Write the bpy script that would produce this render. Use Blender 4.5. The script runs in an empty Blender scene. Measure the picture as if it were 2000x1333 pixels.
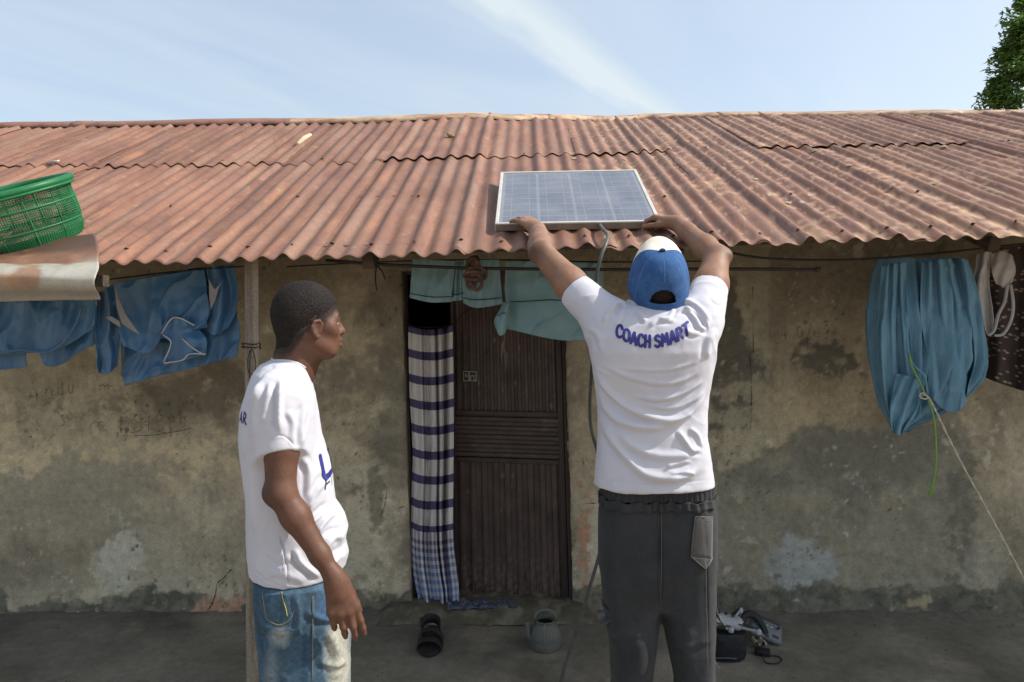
import bpy, bmesh, math, random
import numpy as np
from mathutils import Vector, Matrix, noise as mnoise
from mathutils.bvhtree import BVHTree

random.seed(7)
RNG = np.random.default_rng(11)
SC = bpy.context.scene
COL = SC.collection

# ------------------------------------------------------------------ camera
CAM_H, FPX = 1.6, 1400.0
PITCH, YAW, ROLL = math.radians(3.74), math.radians(1.5), math.radians(-0.7)
cam_d = bpy.data.cameras.new('camera')
cam_d.sensor_width = 36.0
cam_d.lens = FPX / 2000 * 36.0
cam_d.clip_start, cam_d.clip_end = 0.05, 5000
cam = bpy.data.objects.new('camera', cam_d)
COL.objects.link(cam)
CR = Matrix.Rotation(YAW, 3, 'Z') @ Matrix.Rotation(math.pi / 2 - PITCH, 3, 'X') @ Matrix.Rotation(ROLL, 3, 'Z')
cam.matrix_world = Matrix.Translation((0, 0, CAM_H)) @ CR.to_4x4()
SC.camera = cam

# ------------------------------------------------------------------ sky, sun, exposure
SUN_EL, SUN_AZ = math.radians(45), math.radians(90)      # azimuth clockwise from +Y
TO_SUN = Vector((math.sin(SUN_AZ) * math.cos(SUN_EL), math.cos(SUN_AZ) * math.cos(SUN_EL), math.sin(SUN_EL)))
world = bpy.data.worlds.new('World')
SC.world = world
world.use_nodes = True
wn, wl = world.node_tree.nodes, world.node_tree.links
wn.clear()
w_out = wn.new('ShaderNodeOutputWorld')
w_bg = wn.new('ShaderNodeBackground')
w_bg.inputs['Strength'].default_value = 0.15
w_sky = wn.new('ShaderNodeTexSky')
w_sky.sky_type = 'NISHITA'
w_sky.sun_disc = False
w_sky.sun_elevation = SUN_EL
w_sky.sun_rotation = SUN_AZ
w_sky.air_density = 1.0
w_sky.dust_density = 3.0
w_sky.ozone_density = 1.5
# thin high cloud: stretched noise on the sky direction projected on a flat layer
w_tc = wn.new('ShaderNodeTexCoord')
w_sep = wn.new('ShaderNodeSeparateXYZ')
wl.new(w_tc.outputs['Generated'], w_sep.inputs[0])
w_zc = wn.new('ShaderNodeMath'); w_zc.operation = 'MAXIMUM'; w_zc.inputs[1].default_value = 0.06
wl.new(w_sep.outputs['Z'], w_zc.inputs[0])
w_dx = wn.new('ShaderNodeMath'); w_dx.operation = 'DIVIDE'
w_dy = wn.new('ShaderNodeMath'); w_dy.operation = 'DIVIDE'
wl.new(w_sep.outputs['X'], w_dx.inputs[0]); wl.new(w_zc.outputs[0], w_dx.inputs[1])
wl.new(w_sep.outputs['Y'], w_dy.inputs[0]); wl.new(w_zc.outputs[0], w_dy.inputs[1])
w_com = wn.new('ShaderNodeCombineXYZ')
wl.new(w_dx.outputs[0], w_com.inputs[0]); wl.new(w_dy.outputs[0], w_com.inputs[1])
w_map = wn.new('ShaderNodeMapping'); w_map.vector_type = 'TEXTURE'
w_map.inputs['Rotation'].default_value = (0, 0, math.radians(-27))
w_map.inputs['Scale'].default_value = (0.62, 2.2, 1)
wl.new(w_com.outputs[0], w_map.inputs[0])
w_n = wn.new('ShaderNodeTexNoise')
w_n.inputs['Scale'].default_value = 1.0
w_n.inputs['Detail'].default_value = 10
w_n.inputs['Roughness'].default_value = 0.55
w_n.inputs['Distortion'].default_value = 0.6
wl.new(w_map.outputs[0], w_n.inputs['Vector'])
w_r = wn.new('ShaderNodeValToRGB')
w_r.color_ramp.elements[0].position = 0.40; w_r.color_ramp.elements[0].color = (.38, .38, .38, 1)
w_r.color_ramp.elements[1].position = 0.80; w_r.color_ramp.elements[1].color = (.62, .62, .62, 1)
wl.new(w_n.outputs['Fac'], w_r.inputs[0])
# one long mare's tail among the thin cloud
def w_math(op, a, b=None):
    n = wn.new('ShaderNodeMath'); n.operation = op
    for k, x in enumerate((a, b)):
        if x is None: continue
        if isinstance(x, (int, float)): n.inputs[k].default_value = x
        else: wl.new(x, n.inputs[k])
    return n.outputs[0]
w_sep2 = wn.new('ShaderNodeSeparateXYZ'); wl.new(w_map.outputs[0], w_sep2.inputs[0])
w_n2 = wn.new('ShaderNodeTexNoise'); w_n2.inputs['Scale'].default_value = 3.0; w_n2.inputs['Detail'].default_value = 8; wl.new(w_map.outputs[0], w_n2.inputs['Vector'])
w_off = w_math('ADD', w_sep2.outputs[0], w_math('MULTIPLY', w_n2.outputs['Fac'], .35))
w_dist = w_math('ABSOLUTE', w_math('ADD', w_off, 1.98 - .175))
w_tail = w_math('MULTIPLY', w_math('MAXIMUM', w_math('SUBTRACT', 1, w_math('DIVIDE', w_dist, .26)), 0), w_math('MULTIPLY', w_n2.outputs['Fac'], 1.05))
w_fac = w_math('MINIMUM', w_math('ADD', w_r.outputs[0], w_tail), .9)
w_mix = wn.new('ShaderNodeMixRGB')
w_mix.inputs[2].default_value = (3.75, 4.15, 4.3, 1)
wl.new(w_fac, w_mix.inputs[0]); wl.new(w_sky.outputs[0], w_mix.inputs[1])
wl.new(w_mix.outputs[0], w_bg.inputs['Color'])
wl.new(w_bg.outputs[0], w_out.inputs['Surface'])

sun_d = bpy.data.lights.new('sun', 'SUN')
sun_d.energy = 3.7
sun_d.angle = math.radians(0.53)
sun_d.color = (1.0, 0.955, 0.88)
sun = bpy.data.objects.new('sun', sun_d)
COL.objects.link(sun)
sun.rotation_mode = 'QUATERNION'
sun.rotation_quaternion = TO_SUN.to_track_quat('Z', 'Y')
sun.location = (4, 2, 8)

SC.view_settings.view_transform = 'Standard'
SC.view_settings.look = 'None'
SC.view_settings.exposure = 0.52
SC.view_settings.gamma = 1.0
SC.view_settings.use_curve_mapping = False
SC.render.engine = 'CYCLES'
SC.cycles.max_bounces = 8
SC.cycles.diffuse_bounces = 4
SC.cycles.transparent_max_bounces = 12
SC.cycles.use_denoising = True

# ------------------------------------------------------------------ pixel <-> place
def ray(px, py):
    return CR @ Vector(((px - 1000) / FPX, -(py - 666.5) / FPX, -1.0))

def P(px, py, Y):
    """the place at depth Y that the photograph shows at pixel (px, py)"""
    d = ray(px, py)
    return Vector((d.x * Y / d.y, Y, CAM_H + d.z * Y / d.y))

def PZ(px, py, z):
    d = ray(px, py)
    t = (z - CAM_H) / d.z
    return Vector((d.x * t, d.y * t, z))

CRN = np.array(CR)
def project(V):
    """places (n,3) -> pixels"""
    q = (np.asarray(V, float) - np.array([0, 0, CAM_H])) @ CRN
    return 1000 + FPX * q[:, 0] / -q[:, 2], 666.5 - FPX * q[:, 1] / -q[:, 2]

# ------------------------------------------------------------------ object helpers
ORIG = {}
def thing(name, label, cat, loc=(0, 0, 0), group=None, kind=None):
    o = bpy.data.objects.new(name, None)
    COL.objects.link(o)
    o.location = loc
    o.empty_display_size = 0.1
    ORIG[o.name] = Vector(loc)
    tag(o, label, cat, group, kind)
    return o

def tag(o, label=None, cat=None, group=None, kind=None):
    if label: o['label'] = label
    if cat: o['category'] = cat
    if group: o['group'] = group
    if kind: o['kind'] = kind
    return o

def link(name, me, mat=None, parent=None, loc=(0, 0, 0)):
    """loc is the place of the mesh's own origin in the world"""
    o = bpy.data.objects.new(name, me)
    COL.objects.link(o)
    if mat is not None and len(me.materials) == 0:
        for m in (mat if isinstance(mat, (list, tuple)) else [mat]):
            me.materials.append(m)
    loc = Vector(loc)
    if parent is not None:
        o.parent = parent
        o.location = loc - ORIG[parent.name]
    else:
        o.location = loc
    ORIG[o.name] = loc
    return o

def mesh_np(name, V, F, smooth=True, uv=None, col=None, mi=None):
    V = np.asarray(V, np.float32); F = np.asarray(F, np.int32)
    me = bpy.data.meshes.new(name)
    nf, k = F.shape
    me.vertices.add(len(V)); me.vertices.foreach_set('co', V.ravel())
    me.loops.add(nf * k); me.loops.foreach_set('vertex_index', F.ravel())
    me.polygons.add(nf)
    me.polygons.foreach_set('loop_start', np.arange(0, nf * k, k, dtype=np.int32))
    me.polygons.foreach_set('use_smooth', np.full(nf, smooth, bool))
    if mi is not None:
        me.polygons.foreach_set('material_index', np.asarray(mi, np.int32))
    if uv is not None:
        l = me.uv_layers.new(name='UVMap')
        l.data.foreach_set('uv', np.asarray(uv, np.float32)[F.ravel()].ravel())
    if col is not None:
        a = me.color_attributes.new('Col', 'FLOAT_COLOR', 'POINT')
        c = np.ones((len(V), 4), np.float32); c[:, :3] = col
        a.data.foreach_set('color', c.ravel())
    me.update(calc_edges=True)
    me.validate()
    return me

class MB:
    """collects shapes into one mesh"""
    def __init__(s): s.v = []; s.f = []; s.m = []
    def add(s, V, F, m=0):
        n = len(s.v)
        s.v += [tuple(p) for p in V]
        s.f += [tuple(i + n for i in f) for f in F]
        s.m += [m] * len(F)
    def box(s, c, d, R=None, m=0):
        c = Vector(c)
        V = []
        for x in (-.5, .5):
            for y in (-.5, .5):
                for z in (-.5, .5):
                    p = Vector((x * d[0], y * d[1], z * d[2]))
                    V.append(c + (R @ p if R else p))
        s.add(V, [(0, 1, 3, 2), (4, 6, 7, 5), (0, 4, 5, 1), (2, 3, 7, 6), (0, 2, 6, 4), (1, 5, 7, 3)], m)
    def tube(s, pts, r, seg=8, m=0, cap=True, flat=1.0):
        pts = [Vector(p) for p in pts]
        n = len(pts)
        rr = r if hasattr(r, '__len__') else [r] * n
        up = None; rings = []
        for i, p in enumerate(pts):
            t = (pts[min(i + 1, n - 1)] - pts[max(i - 1, 0)])
            t = t.normalized() if t.length > 1e-9 else Vector((0, 0, 1))
            if up is None:
                up = t.orthogonal().normalized()
            up = (up - t * up.dot(t)).normalized()
            b = t.cross(up)
            rings.append([p + (up * math.cos(2 * math.pi * k / seg) * flat + b * math.sin(2 * math.pi * k / seg)) * rr[i] for k in range(seg)])
        V = [q for R_ in rings for q in R_]
        F = []
        for i in range(n - 1):
            for k in range(seg):
                k2 = (k + 1) % seg
                F.append((i * seg + k, i * seg + k2, (i + 1) * seg + k2, (i + 1) * seg + k))
        if cap:
            F.append(tuple(reversed(range(seg)))); F.append(tuple((n - 1) * seg + k for k in range(seg)))
        s.add(V, F, m)
    def lathe(s, prof, c=(0, 0, 0), seg=24, m=0, fn=None):
        c = Vector(c); V = []; F = []
        for (r, z) in prof:
            for k in range(seg):
                a = 2 * math.pi * k / seg
                q = r * (fn(a, z) if fn else 1)
                V.append(c + Vector((q * math.cos(a), q * math.sin(a), z)))
        for i in range(len(prof) - 1):
            for k in range(seg):
                k2 = (k + 1) % seg
                F.append((i * seg + k, i * seg + k2, (i + 1) * seg + k2, (i + 1) * seg + k))
        s.add(V, F, m)
    def build(s, name, mat, parent=None, smooth=True, bevel=0, loc=(0, 0, 0), mods=()):
        me = bpy.data.meshes.new(name)
        me.from_pydata(s.v, [], s.f)
        me.polygons.foreach_set('use_smooth', [smooth] * len(s.f))
        me.polygons.foreach_set('material_index', s.m)
        me.update()
        o = link(name, me, mat, parent, loc)
        if bevel:
            b = o.modifiers.new('bevel', 'BEVEL'); b.width = bevel; b.segments = 2; b.limit_method = 'ANGLE'
        return o

def crom(pts, n=8):
    """smooth curve through points"""
    pts = [Vector(p) for p in pts]
    q = [pts[0] * 2 - pts[1]] + pts + [pts[-1] * 2 - pts[-2]]
    out = []
    for i in range(1, len(q) - 2):
        for k in range(n):
            t = k / n
            out.append(0.5 * ((2 * q[i]) + (q[i + 1] - q[i - 1]) * t + (2 * q[i - 1] - 5 * q[i] + 4 * q[i + 1] - q[i + 2]) * t * t
                              + (3 * q[i] - q[i - 1] - 3 * q[i + 1] + q[i + 2]) * t ** 3))
    out.append(pts[-1])
    return out

def grid_faces(nu, nv, wrap_u=False):
    i, j = np.meshgrid(np.arange(nu if wrap_u else nu - 1), np.arange(nv - 1), indexing='ij')
    a = i * nv + j; b = ((i + 1) % nu) * nv + j
    return np.stack([a, b, b + 1, a + 1], -1).reshape(-1, 4)

def solidify(o, t, offset=0):
    m = o.modifiers.new('thickness', 'SOLIDIFY'); m.thickness = t; m.offset = offset
    return o

# ------------------------------------------------------------------ numpy noise
_perm = RNG.permutation(256); _perm = np.concatenate([_perm, _perm, _perm])
_grad = RNG.normal(size=(256, 3)); _grad /= np.linalg.norm(_grad, axis=1)[:, None]
def pnoise(V, s=1.0):
    p = np.asarray(V, float) * s
    i = np.floor(p).astype(int); f = p - i; u = f * f * f * (f * (f * 6 - 15) + 10)
    out = 0
    for dx in (0, 1):
        for dy in (0, 1):
            for dz in (0, 1):
                h = _perm[(_perm[(_perm[(i[:, 0] + dx) & 255] + i[:, 1] + dy) & 255] + i[:, 2] + dz) & 255]
                g = _grad[h]
                d = f - np.array([dx, dy, dz])
                w = (u[:, 0] if dx else 1 - u[:, 0]) * (u[:, 1] if dy else 1 - u[:, 1]) * (u[:, 2] if dz else 1 - u[:, 2])
                out = out + w * (g * d).sum(1)
    return out * 1.6
def ridged(V, s):
    return (1 - np.clip(np.abs(pnoise(V, s)) * 2.2, 0, 1)) ** 3
def fbm(V, s, oct=4, rough=.5):
    o = 0; a = 1
    for k in range(oct):
        o = o + a * pnoise(np.asarray(V) + 17.3 * k, s * 2 ** k); a *= rough
    return o

# ------------------------------------------------------------------ materials
def nodes(name):
    m = bpy.data.materials.new(name); m.use_nodes = True
    nt = m.node_tree
    b = nt.nodes['Principled BSDF']
    return m, nt, nt.nodes, nt.links, b

def mk(name, c1, c2=None, scale=8, rough=.8, bump=0, bscale=60, spec=.3, metal=0, stretch=(1, 1, 1), ramp=(.35, .65),
       sheen=0, coat=0, detail=5, space='Object', fine=None, trans=0, rvar=0):
    m, nt, N, L, b = nodes(name)
    b.inputs['Roughness'].default_value = rough
    b.inputs['Specular IOR Level'].default_value = spec
    b.inputs['Metallic'].default_value = metal
    b.inputs['Sheen Weight'].default_value = sheen
    b.inputs['Coat Weight'].default_value = coat
    tc = N.new('ShaderNodeTexCoord')
    mp = N.new('ShaderNodeMapping'); mp.inputs['Scale'].default_value = stretch
    L.new(tc.outputs[space], mp.inputs[0])
    n = N.new('ShaderNodeTexNoise'); n.inputs['Scale'].default_value = scale; n.inputs['Detail'].default_value = detail
    n.inputs['Roughness'].default_value = .6
    L.new(mp.outputs[0], n.inputs['Vector'])
    r = N.new('ShaderNodeValToRGB')
    r.color_ramp.elements[0].position, r.color_ramp.elements[1].position = ramp
    c2 = c2 or tuple(x * .82 for x in c1)
    r.color_ramp.elements[0].color = (*c2, 1); r.color_ramp.elements[1].color = (*c1, 1)
    L.new(n.outputs['Fac'], r.inputs[0])
    src = r.outputs[0]
    if fine:                                   # (scale, amount): fine grain multiplied in
        n3 = N.new('ShaderNodeTexNoise'); n3.inputs['Scale'].default_value = fine[0]; n3.inputs['Detail'].default_value = 3
        L.new(tc.outputs[space], n3.inputs['Vector'])
        mr = N.new('ShaderNodeMapRange'); mr.inputs['From Min'].default_value = .3; mr.inputs['From Max'].default_value = .7
        mr.inputs['To Min'].default_value = 1 - fine[1]; mr.inputs['To Max'].default_value = 1 + fine[1]
        L.new(n3.outputs['Fac'], mr.inputs['Value'])
        mx = N.new('ShaderNodeMixRGB'); mx.blend_type = 'MULTIPLY'; mx.inputs[0].default_value = 1
        L.new(src, mx.inputs[1]); L.new(mr.outputs[0], mx.inputs[2])
        src = mx.outputs[0]
    L.new(src, b.inputs['Base Color'])
    if rvar:
        mr2 = N.new('ShaderNodeMapRange'); mr2.inputs['To Min'].default_value = rough - rvar; mr2.inputs['To Max'].default_value = rough + rvar
        L.new(n.outputs['Fac'], mr2.inputs['Value']); L.new(mr2.outputs[0], b.inputs['Roughness'])
    if bump:
        n2 = N.new('ShaderNodeTexNoise'); n2.inputs['Scale'].default_value = bscale; n2.inputs['Detail'].default_value = 4
        L.new(mp.outputs[0], n2.inputs['Vector'])
        bp = N.new('ShaderNodeBump'); bp.inputs['Strength'].default_value = bump; bp.inputs['Distance'].default_value = .004
        L.new(n2.outputs['Fac'], bp.inputs['Height']); L.new(bp.outputs[0], b.inputs['Normal'])
    if trans:
        b.inputs['Transmission Weight'].default_value = 0
        t = N.new('ShaderNodeBsdfTranslucent'); L.new(src, t.inputs[0])
        ms = N.new('ShaderNodeMixShader'); ms.inputs[0].default_value = trans
        L.new(b.outputs[0], ms.inputs[1]); L.new(t.outputs[0], ms.inputs[2])
        L.new(ms.outputs[0], N['Material Output'].inputs['Surface'])
    return m

def mk_attr(name, rough=.85, spec=.25, bump=.3, bscale=90, fine=(160, .16), mid=(14, .14), coat=0, rfine=0, sss=0):
    """colour from the painted attribute (stains, wear, some painted light), broken up by grain"""
    m, nt, N, L, b = nodes(name)
    b.inputs['Roughness'].default_value = rough; b.inputs['Specular IOR Level'].default_value = spec
    b.inputs['Coat Weight'].default_value = coat
    at = N.new('ShaderNodeVertexColor'); at.layer_name = 'Col'
    tc = N.new('ShaderNodeTexCoord'); src = at.outputs[0]
    for sc, am in (fine, mid):
        n = N.new('ShaderNodeTexNoise'); n.inputs['Scale'].default_value = sc; n.inputs['Detail'].default_value = 5
        n.inputs['Roughness'].default_value = .65
        L.new(tc.outputs['Object'], n.inputs['Vector'])
        mr = N.new('ShaderNodeMapRange'); mr.inputs['From Min'].default_value = .3; mr.inputs['From Max'].default_value = .7
        mr.inputs['To Min'].default_value = 1 - am; mr.inputs['To Max'].default_value = 1 + am
        L.new(n.outputs['Fac'], mr.inputs['Value'])
        mx = N.new('ShaderNodeMixRGB'); mx.blend_type = 'MULTIPLY'; mx.inputs[0].default_value = 1
        L.new(src, mx.inputs[1]); L.new(mr.outputs[0], mx.inputs[2]); src = mx.outputs[0]
    L.new(src, b.inputs['Base Color'])
    if sss:
        b.inputs['Subsurface Weight'].default_value = sss
        b.inputs['Subsurface Radius'].default_value = (.008, .004, .002)
    n2 = N.new('ShaderNodeTexNoise'); n2.inputs['Scale'].default_value = bscale; n2.inputs['Detail'].default_value = 6
    L.new(tc.outputs['Object'], n2.inputs['Vector'])
    bp = N.new('ShaderNodeBump'); bp.inputs['Strength'].default_value = bump; bp.inputs['Distance'].default_value = .004
    L.new(n2.outputs['Fac'], bp.inputs['Height']); L.new(bp.outputs[0], b.inputs['Normal'])
    return m

# ------------------------------------------------------------------ sculpting: smooth-union distance fields -> one skin
def smin(a, b, k):
    h = np.maximum(k - np.abs(a - b), 0) / k
    return np.minimum(a, b) - h * h * k * .25

class Sculpt:
    def __init__(s): s.ops = []
    def op(s, fn, c, R, k=.02, mode='u'): s.ops.append((fn, np.array(c, float), R, k, mode))
    def cone(s, a, b, r1, r2, k=.02, mode='u'):
        a = np.array(a, np.float32); b = np.array(b, np.float32); ab = b - a; L2 = float(ab @ ab) + 1e-12
        def fn(p):
            t = np.clip(((p - a) @ ab) / L2, 0, 1)
            q = p - a - t[..., None] * ab
            return np.sqrt((q * q).sum(-1)) - (r1 + (r2 - r1) * t)
        s.op(fn, (a + b) / 2, math.sqrt(L2) / 2 + max(r1, r2), k, mode)
    def chain(s, pts, rs, k=.02):
        for i in range(len(pts) - 1): s.cone(pts[i], pts[i + 1], rs[i], rs[i + 1], k)
    def ell(s, c, r, M=None, k=.02, mode='u'):
        c = np.array(c, np.float32); r = np.array(r, np.float32); M = np.array(M, np.float32) if M is not None else np.eye(3, dtype=np.float32)
        def fn(p):
            q = (p - c) @ M                      # columns of M are the axes
            k0 = np.sqrt(((q / r) ** 2).sum(-1)) + 1e-9; k1 = np.sqrt(((q / (r * r)) ** 2).sum(-1)) + 1e-9
            return k0 * (k0 - 1) / k1
        s.op(fn, c, float(r.max()), k, mode)
    def loft(s, zs, cx, cy, a, b, k=.02, n=2.4, fr=None):
        """stack of rounded sections: centre (cx,cy), half sizes (a,b) at heights zs (ascending)"""
        zs, cx, cy, a, b = (np.array(t, np.float32) for t in (zs, cx, cy, a, b))
        def fn(p):
            z = p[..., 2]
            if fr is not None:
                dx, dy = p[..., 0] - fr[0], p[..., 1] - fr[1]
                p = np.stack([dx * fr[2] + dy * fr[3], -dx * fr[3] + dy * fr[2], z], -1)
            A = np.interp(z, zs, a).astype(np.float32); B = np.interp(z, zs, b).astype(np.float32)
            x = np.abs(p[..., 0] - np.interp(z, zs, cx)) / A; y = np.abs(p[..., 1] - np.interp(z, zs, cy)) / B
            d = ((x ** n + y ** n + 1e-9) ** (1 / n) - 1) * np.minimum(A, B)
            e = np.maximum(zs[0] - z, z - zs[-1])
            return np.maximum(d, e)
        c = (cx.mean(), cy.mean(), (zs[0] + zs[-1]) / 2)
        if fr is not None: c = (fr[0] + cx.mean() * fr[2] - cy.mean() * fr[3], fr[1] + cx.mean() * fr[3] + cy.mean() * fr[2], c[2])
        s.op(fn, c, float(math.hypot((zs[-1] - zs[0]) / 2, max(a.max(), b.max()) * 1.5)), k)
    def eval(s, Pn, C=None, hd=0):
        D = np.full(Pn.shape[:-1], .25, np.float32)
        for fn, c, R, k, mode in s.ops:
            if C is None:
                sel = slice(None)
            else:
                sel = np.nonzero(((C - c) ** 2).sum(1) < (R + hd + k + .03) ** 2)[0]
                if len(sel) == 0: continue
            d = fn(Pn[sel]).astype(np.float32)
            if mode == 'u': D[sel] = smin(D[sel], d, k)
            elif mode == 's': D[sel] = -smin(-D[sel], d, k)
            elif mode == 'i': D[sel] = -smin(-D[sel], -d, k)
        return D
    def mesh(s, lo, hi, h=.003, B=8):
        lo = np.array(lo, np.float32); hi = np.array(hi, np.float32)
        nb = np.ceil((hi - lo) / (h * B)).astype(int)
        bi = np.stack(np.meshgrid(*[np.arange(n) for n in nb], indexing='ij'), -1).reshape(-1, 3)
        C = lo + (bi + .5) * h * B
        hd = h * B * .87
        Dc = s.eval(C.astype(np.float32))
        act = np.abs(Dc) < hd * 1.7 + .008
        dense = np.repeat(np.repeat(np.repeat(Dc.reshape(nb), B, 0), B, 1), B, 2)
        ba = bi[act]
        off = np.stack(np.meshgrid(*[np.arange(B)] * 3, indexing='ij'), -1).reshape(-1, 3)
        for st in range(0, len(ba), 6000):
            bb = ba[st:st + 6000]
            idx = bb[:, None, :] * B + off[None]
            Pn = (lo + idx * h).astype(np.float32)
            D = s.eval(Pn, C[act][st:st + 6000], hd)
            dense[idx[..., 0], idx[..., 1], idx[..., 2]] = D
        return nets(dense, lo, h)

def nets(D, lo, h):
    ins = D < 0
    nx, ny, nz = D.shape
    cnt = np.zeros((nx - 1, ny - 1, nz - 1), np.int8)
    cor = [(x, y, z) for x in (0, 1) for y in (0, 1) for z in (0, 1)]
    for x, y, z in cor:
        cnt += ins[x:nx - 1 + x, y:ny - 1 + y, z:nz - 1 + z]
    ci, cj, ck = np.nonzero((cnt > 0) & (cnt < 8))
    vid = np.full(cnt.shape, -1, np.int32); vid[ci, cj, ck] = np.arange(len(ci))
    val = np.stack([D[ci + x, cj + y, ck + z] for x, y, z in cor], 1)
    acc = np.zeros((len(ci), 3)); n = np.zeros(len(ci))
    for a in range(8):
        for b in range(a + 1, 8):
            ca, cb = np.array(cor[a]), np.array(cor[b])
            if np.abs(ca - cb).sum() != 1: continue
            m = (val[:, a] < 0) != (val[:, b] < 0)
            t = np.where(m, val[:, a] / np.where(m, val[:, a] - val[:, b], 1), 0)
            acc += np.where(m[:, None], ca + t[:, None] * (cb - ca), 0); n += m
    V = lo + (np.stack([ci, cj, ck], 1) + acc / n[:, None]) * h
    F = []
    for ax in range(3):
        u, w = [(1, 2), (2, 0), (0, 1)][ax]
        A = np.moveaxis(ins, (ax, u, w), (0, 1, 2)); I = np.moveaxis(vid, (ax, u, w), (0, 1, 2))
        i, j, k = np.nonzero(A[:-1, 1:-1, 1:-1] != A[1:, 1:-1, 1:-1]); j += 1; k += 1
        q = np.stack([I[i, j - 1, k - 1], I[i, j, k - 1], I[i, j, k], I[i, j - 1, k]], 1)
        fl = ~A[i, j, k]
        q[fl] = q[fl][:, ::-1]
        F.append(q)
    F = np.concatenate(F)
    F = F[(F >= 0).all(1)]
    return V, F

def relax(V, F, it=2, lam=.5):
    e = np.concatenate([F[:, [0, 1]], F[:, [1, 2]], F[:, [2, 3]], F[:, [3, 0]]])
    n = len(V); deg = np.bincount(e.ravel(), minlength=n).astype(float)
    for _ in range(it):
        S = np.stack([np.bincount(e[:, 0], V[e[:, 1], c], n) + np.bincount(e[:, 1], V[e[:, 0], c], n) for c in range(3)], 1)
        V = V + lam * (S / deg[:, None] - V)
    return V

def vnormals(V, F):
    fn = np.cross(V[F[:, 2]] - V[F[:, 0]], V[F[:, 3]] - V[F[:, 1]])
    N = np.zeros_like(V)
    for c in range(3):
        for k in range(4): N[:, c] += np.bincount(F[:, k], fn[:, c], len(V))
    return N / (np.linalg.norm(N, axis=1)[:, None] + 1e-12)

def seg_dist(X, Y, pl):
    """distance from points to a polyline, and position along it 0..1"""
    best = np.full(len(X), 1e9); tt = np.zeros(len(X)); side = np.zeros(len(X))
    n = len(pl) - 1
    for i in range(n):
        ax, ay = pl[i][:2]; bx, by = pl[i + 1][:2]
        dx, dy = bx - ax, by - ay; L2 = dx * dx + dy * dy + 1e-12
        t = np.clip(((X - ax) * dx + (Y - ay) * dy) / L2, 0, 1)
        ex, ey = X - ax - t * dx, Y - ay - t * dy
        d = np.hypot(ex, ey); m = d < best
        best = np.where(m, d, best); tt = np.where(m, (i + t) / n, tt); side = np.where(m, np.sign(dx * ey - dy * ex), side)
    return best, tt, side

def folds(V, F, strokes, facing):
    """press creases into cloth: strokes = (pixel polyline as seen on the photo, width px, height m); facing(V, N) picks the side"""
    N = vnormals(V, F); px, py = project(V); w = facing(V, N); out = np.zeros(len(V))
    for pl, wd, am in strokes:
        pl = [(q.x, q.y) for q in crom([(a, b, 0) for a, b in pl], 6)]
        d, t, sd = seg_dist(px, py, pl)
        s = d * sd / wd
        env = np.clip(np.minimum(t, 1 - t) * 5, 0, 1)
        env = env * env * (3 - 2 * env)
        out += am * env * (np.exp(-s * s) - .55 * np.exp(-((s - 1.6) / .9) ** 2))
    return V + N * (out * w)[:, None]

# ================================================================== GROUND
YW = 3.52            # front wall
YE, YR = 2.58, 4.60  # eave, ridge
def lerp(a, b, t): return a + (b - a) * t

m_earth = mk('dry_earth', (.36, .28, .19), (.28, .21, .14), 3, .95, .6, 40, fine=(90, .15))
V = np.array([(-400, -400, -.12), (400, -400, -.12), (400, 400, -.12), (-400, 400, -.12)])
g = link('ground', mesh_np('ground', V, [(0, 1, 2, 3)], False), m_earth); tag(g, kind='structure')

def floor_mesh():
    xs = np.arange(-3.2, 3.2001, .02); ys = np.concatenate([np.arange(1.5, 2.6, .1), np.arange(2.6, YW + .03, .015)])
    X, Y = np.meshgrid(xs, ys, indexing='ij'); V = np.stack([X.ravel(), Y.ravel(), np.zeros(X.size)], 1)
    V[:, 2] += fbm(V, 1.8, 4) * .010 + fbm(V, 9, 3) * .0022
    # a rounded fillet of cement where floor meets wall
    V[:, 2] += .012 * np.exp(-((YW - V[:, 1]) / .05) ** 2) * (1 + .8 * pnoise(V, 7))
    c = np.array([.175, .163, .130]) * np.ones((len(V), 1))
    n = fbm(V, 2.2, 5); c = c * (1 + .38 * n[:, None])
    dust = np.clip(fbm(V + 9, 3.5, 4) * 1.6 - .35, 0, 1)[:, None] * .6
    c = lerp(c, np.array([.30, .265, .20]), dust)
    wet = np.clip((V[:, 1] - YW + .12) / .12 + .6 * pnoise(V, 6), 0, 1)[:, None] * .6
    c = lerp(c, np.array([.095, .088, .068]), wet)
    return mesh_np('veranda_floor', V, grid_faces(len(xs), len(ys)), True, col=np.clip(c, .01, 1))
m_floor = mk_attr('trodden_cement', .85, .3, .5, 55, (220, .18), (24, .18))
fl = link('veranda_floor', floor_mesh(), m_floor); tag(fl, kind='structure')
mb = MB()
mb.box((0, 1.53, -.06), (12, .06, .118)); mb.box((-4.6, 2.5, -.06), (2.8, 2.0, .116)); mb.box((4.6, 2.5, -.06), (2.8, 2.0, .116))
mb.box((0, 5.6, -.065), (8.4, 4.2, .11))
e = mb.build('floor_edge', mk('old_cement', (.13, .12, .10), None, 6, .9, .4), None, False); tag(e, kind='structure')

# ================================================================== HOUSE
house = thing('house', 'low mud plastered house with rusty corrugated roof', 'house', (0, YW, 0))

def opening_x(z):
    """left and right edge of the doorway at height z (it leans)"""
    a0, a1 = P(784, 530, YW), P(806, 1205, YW); b0, b1 = P(1100, 530, YW), P(1120, 1200, YW)
    t = (z - a0.z) / (a1.z - a0.z)
    return lerp(a0.x, a1.x, t), lerp(b0.x, b1.x, t)
Z_LINT = P(950, 528, YW).z
Z_TOP = 2.05

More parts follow.
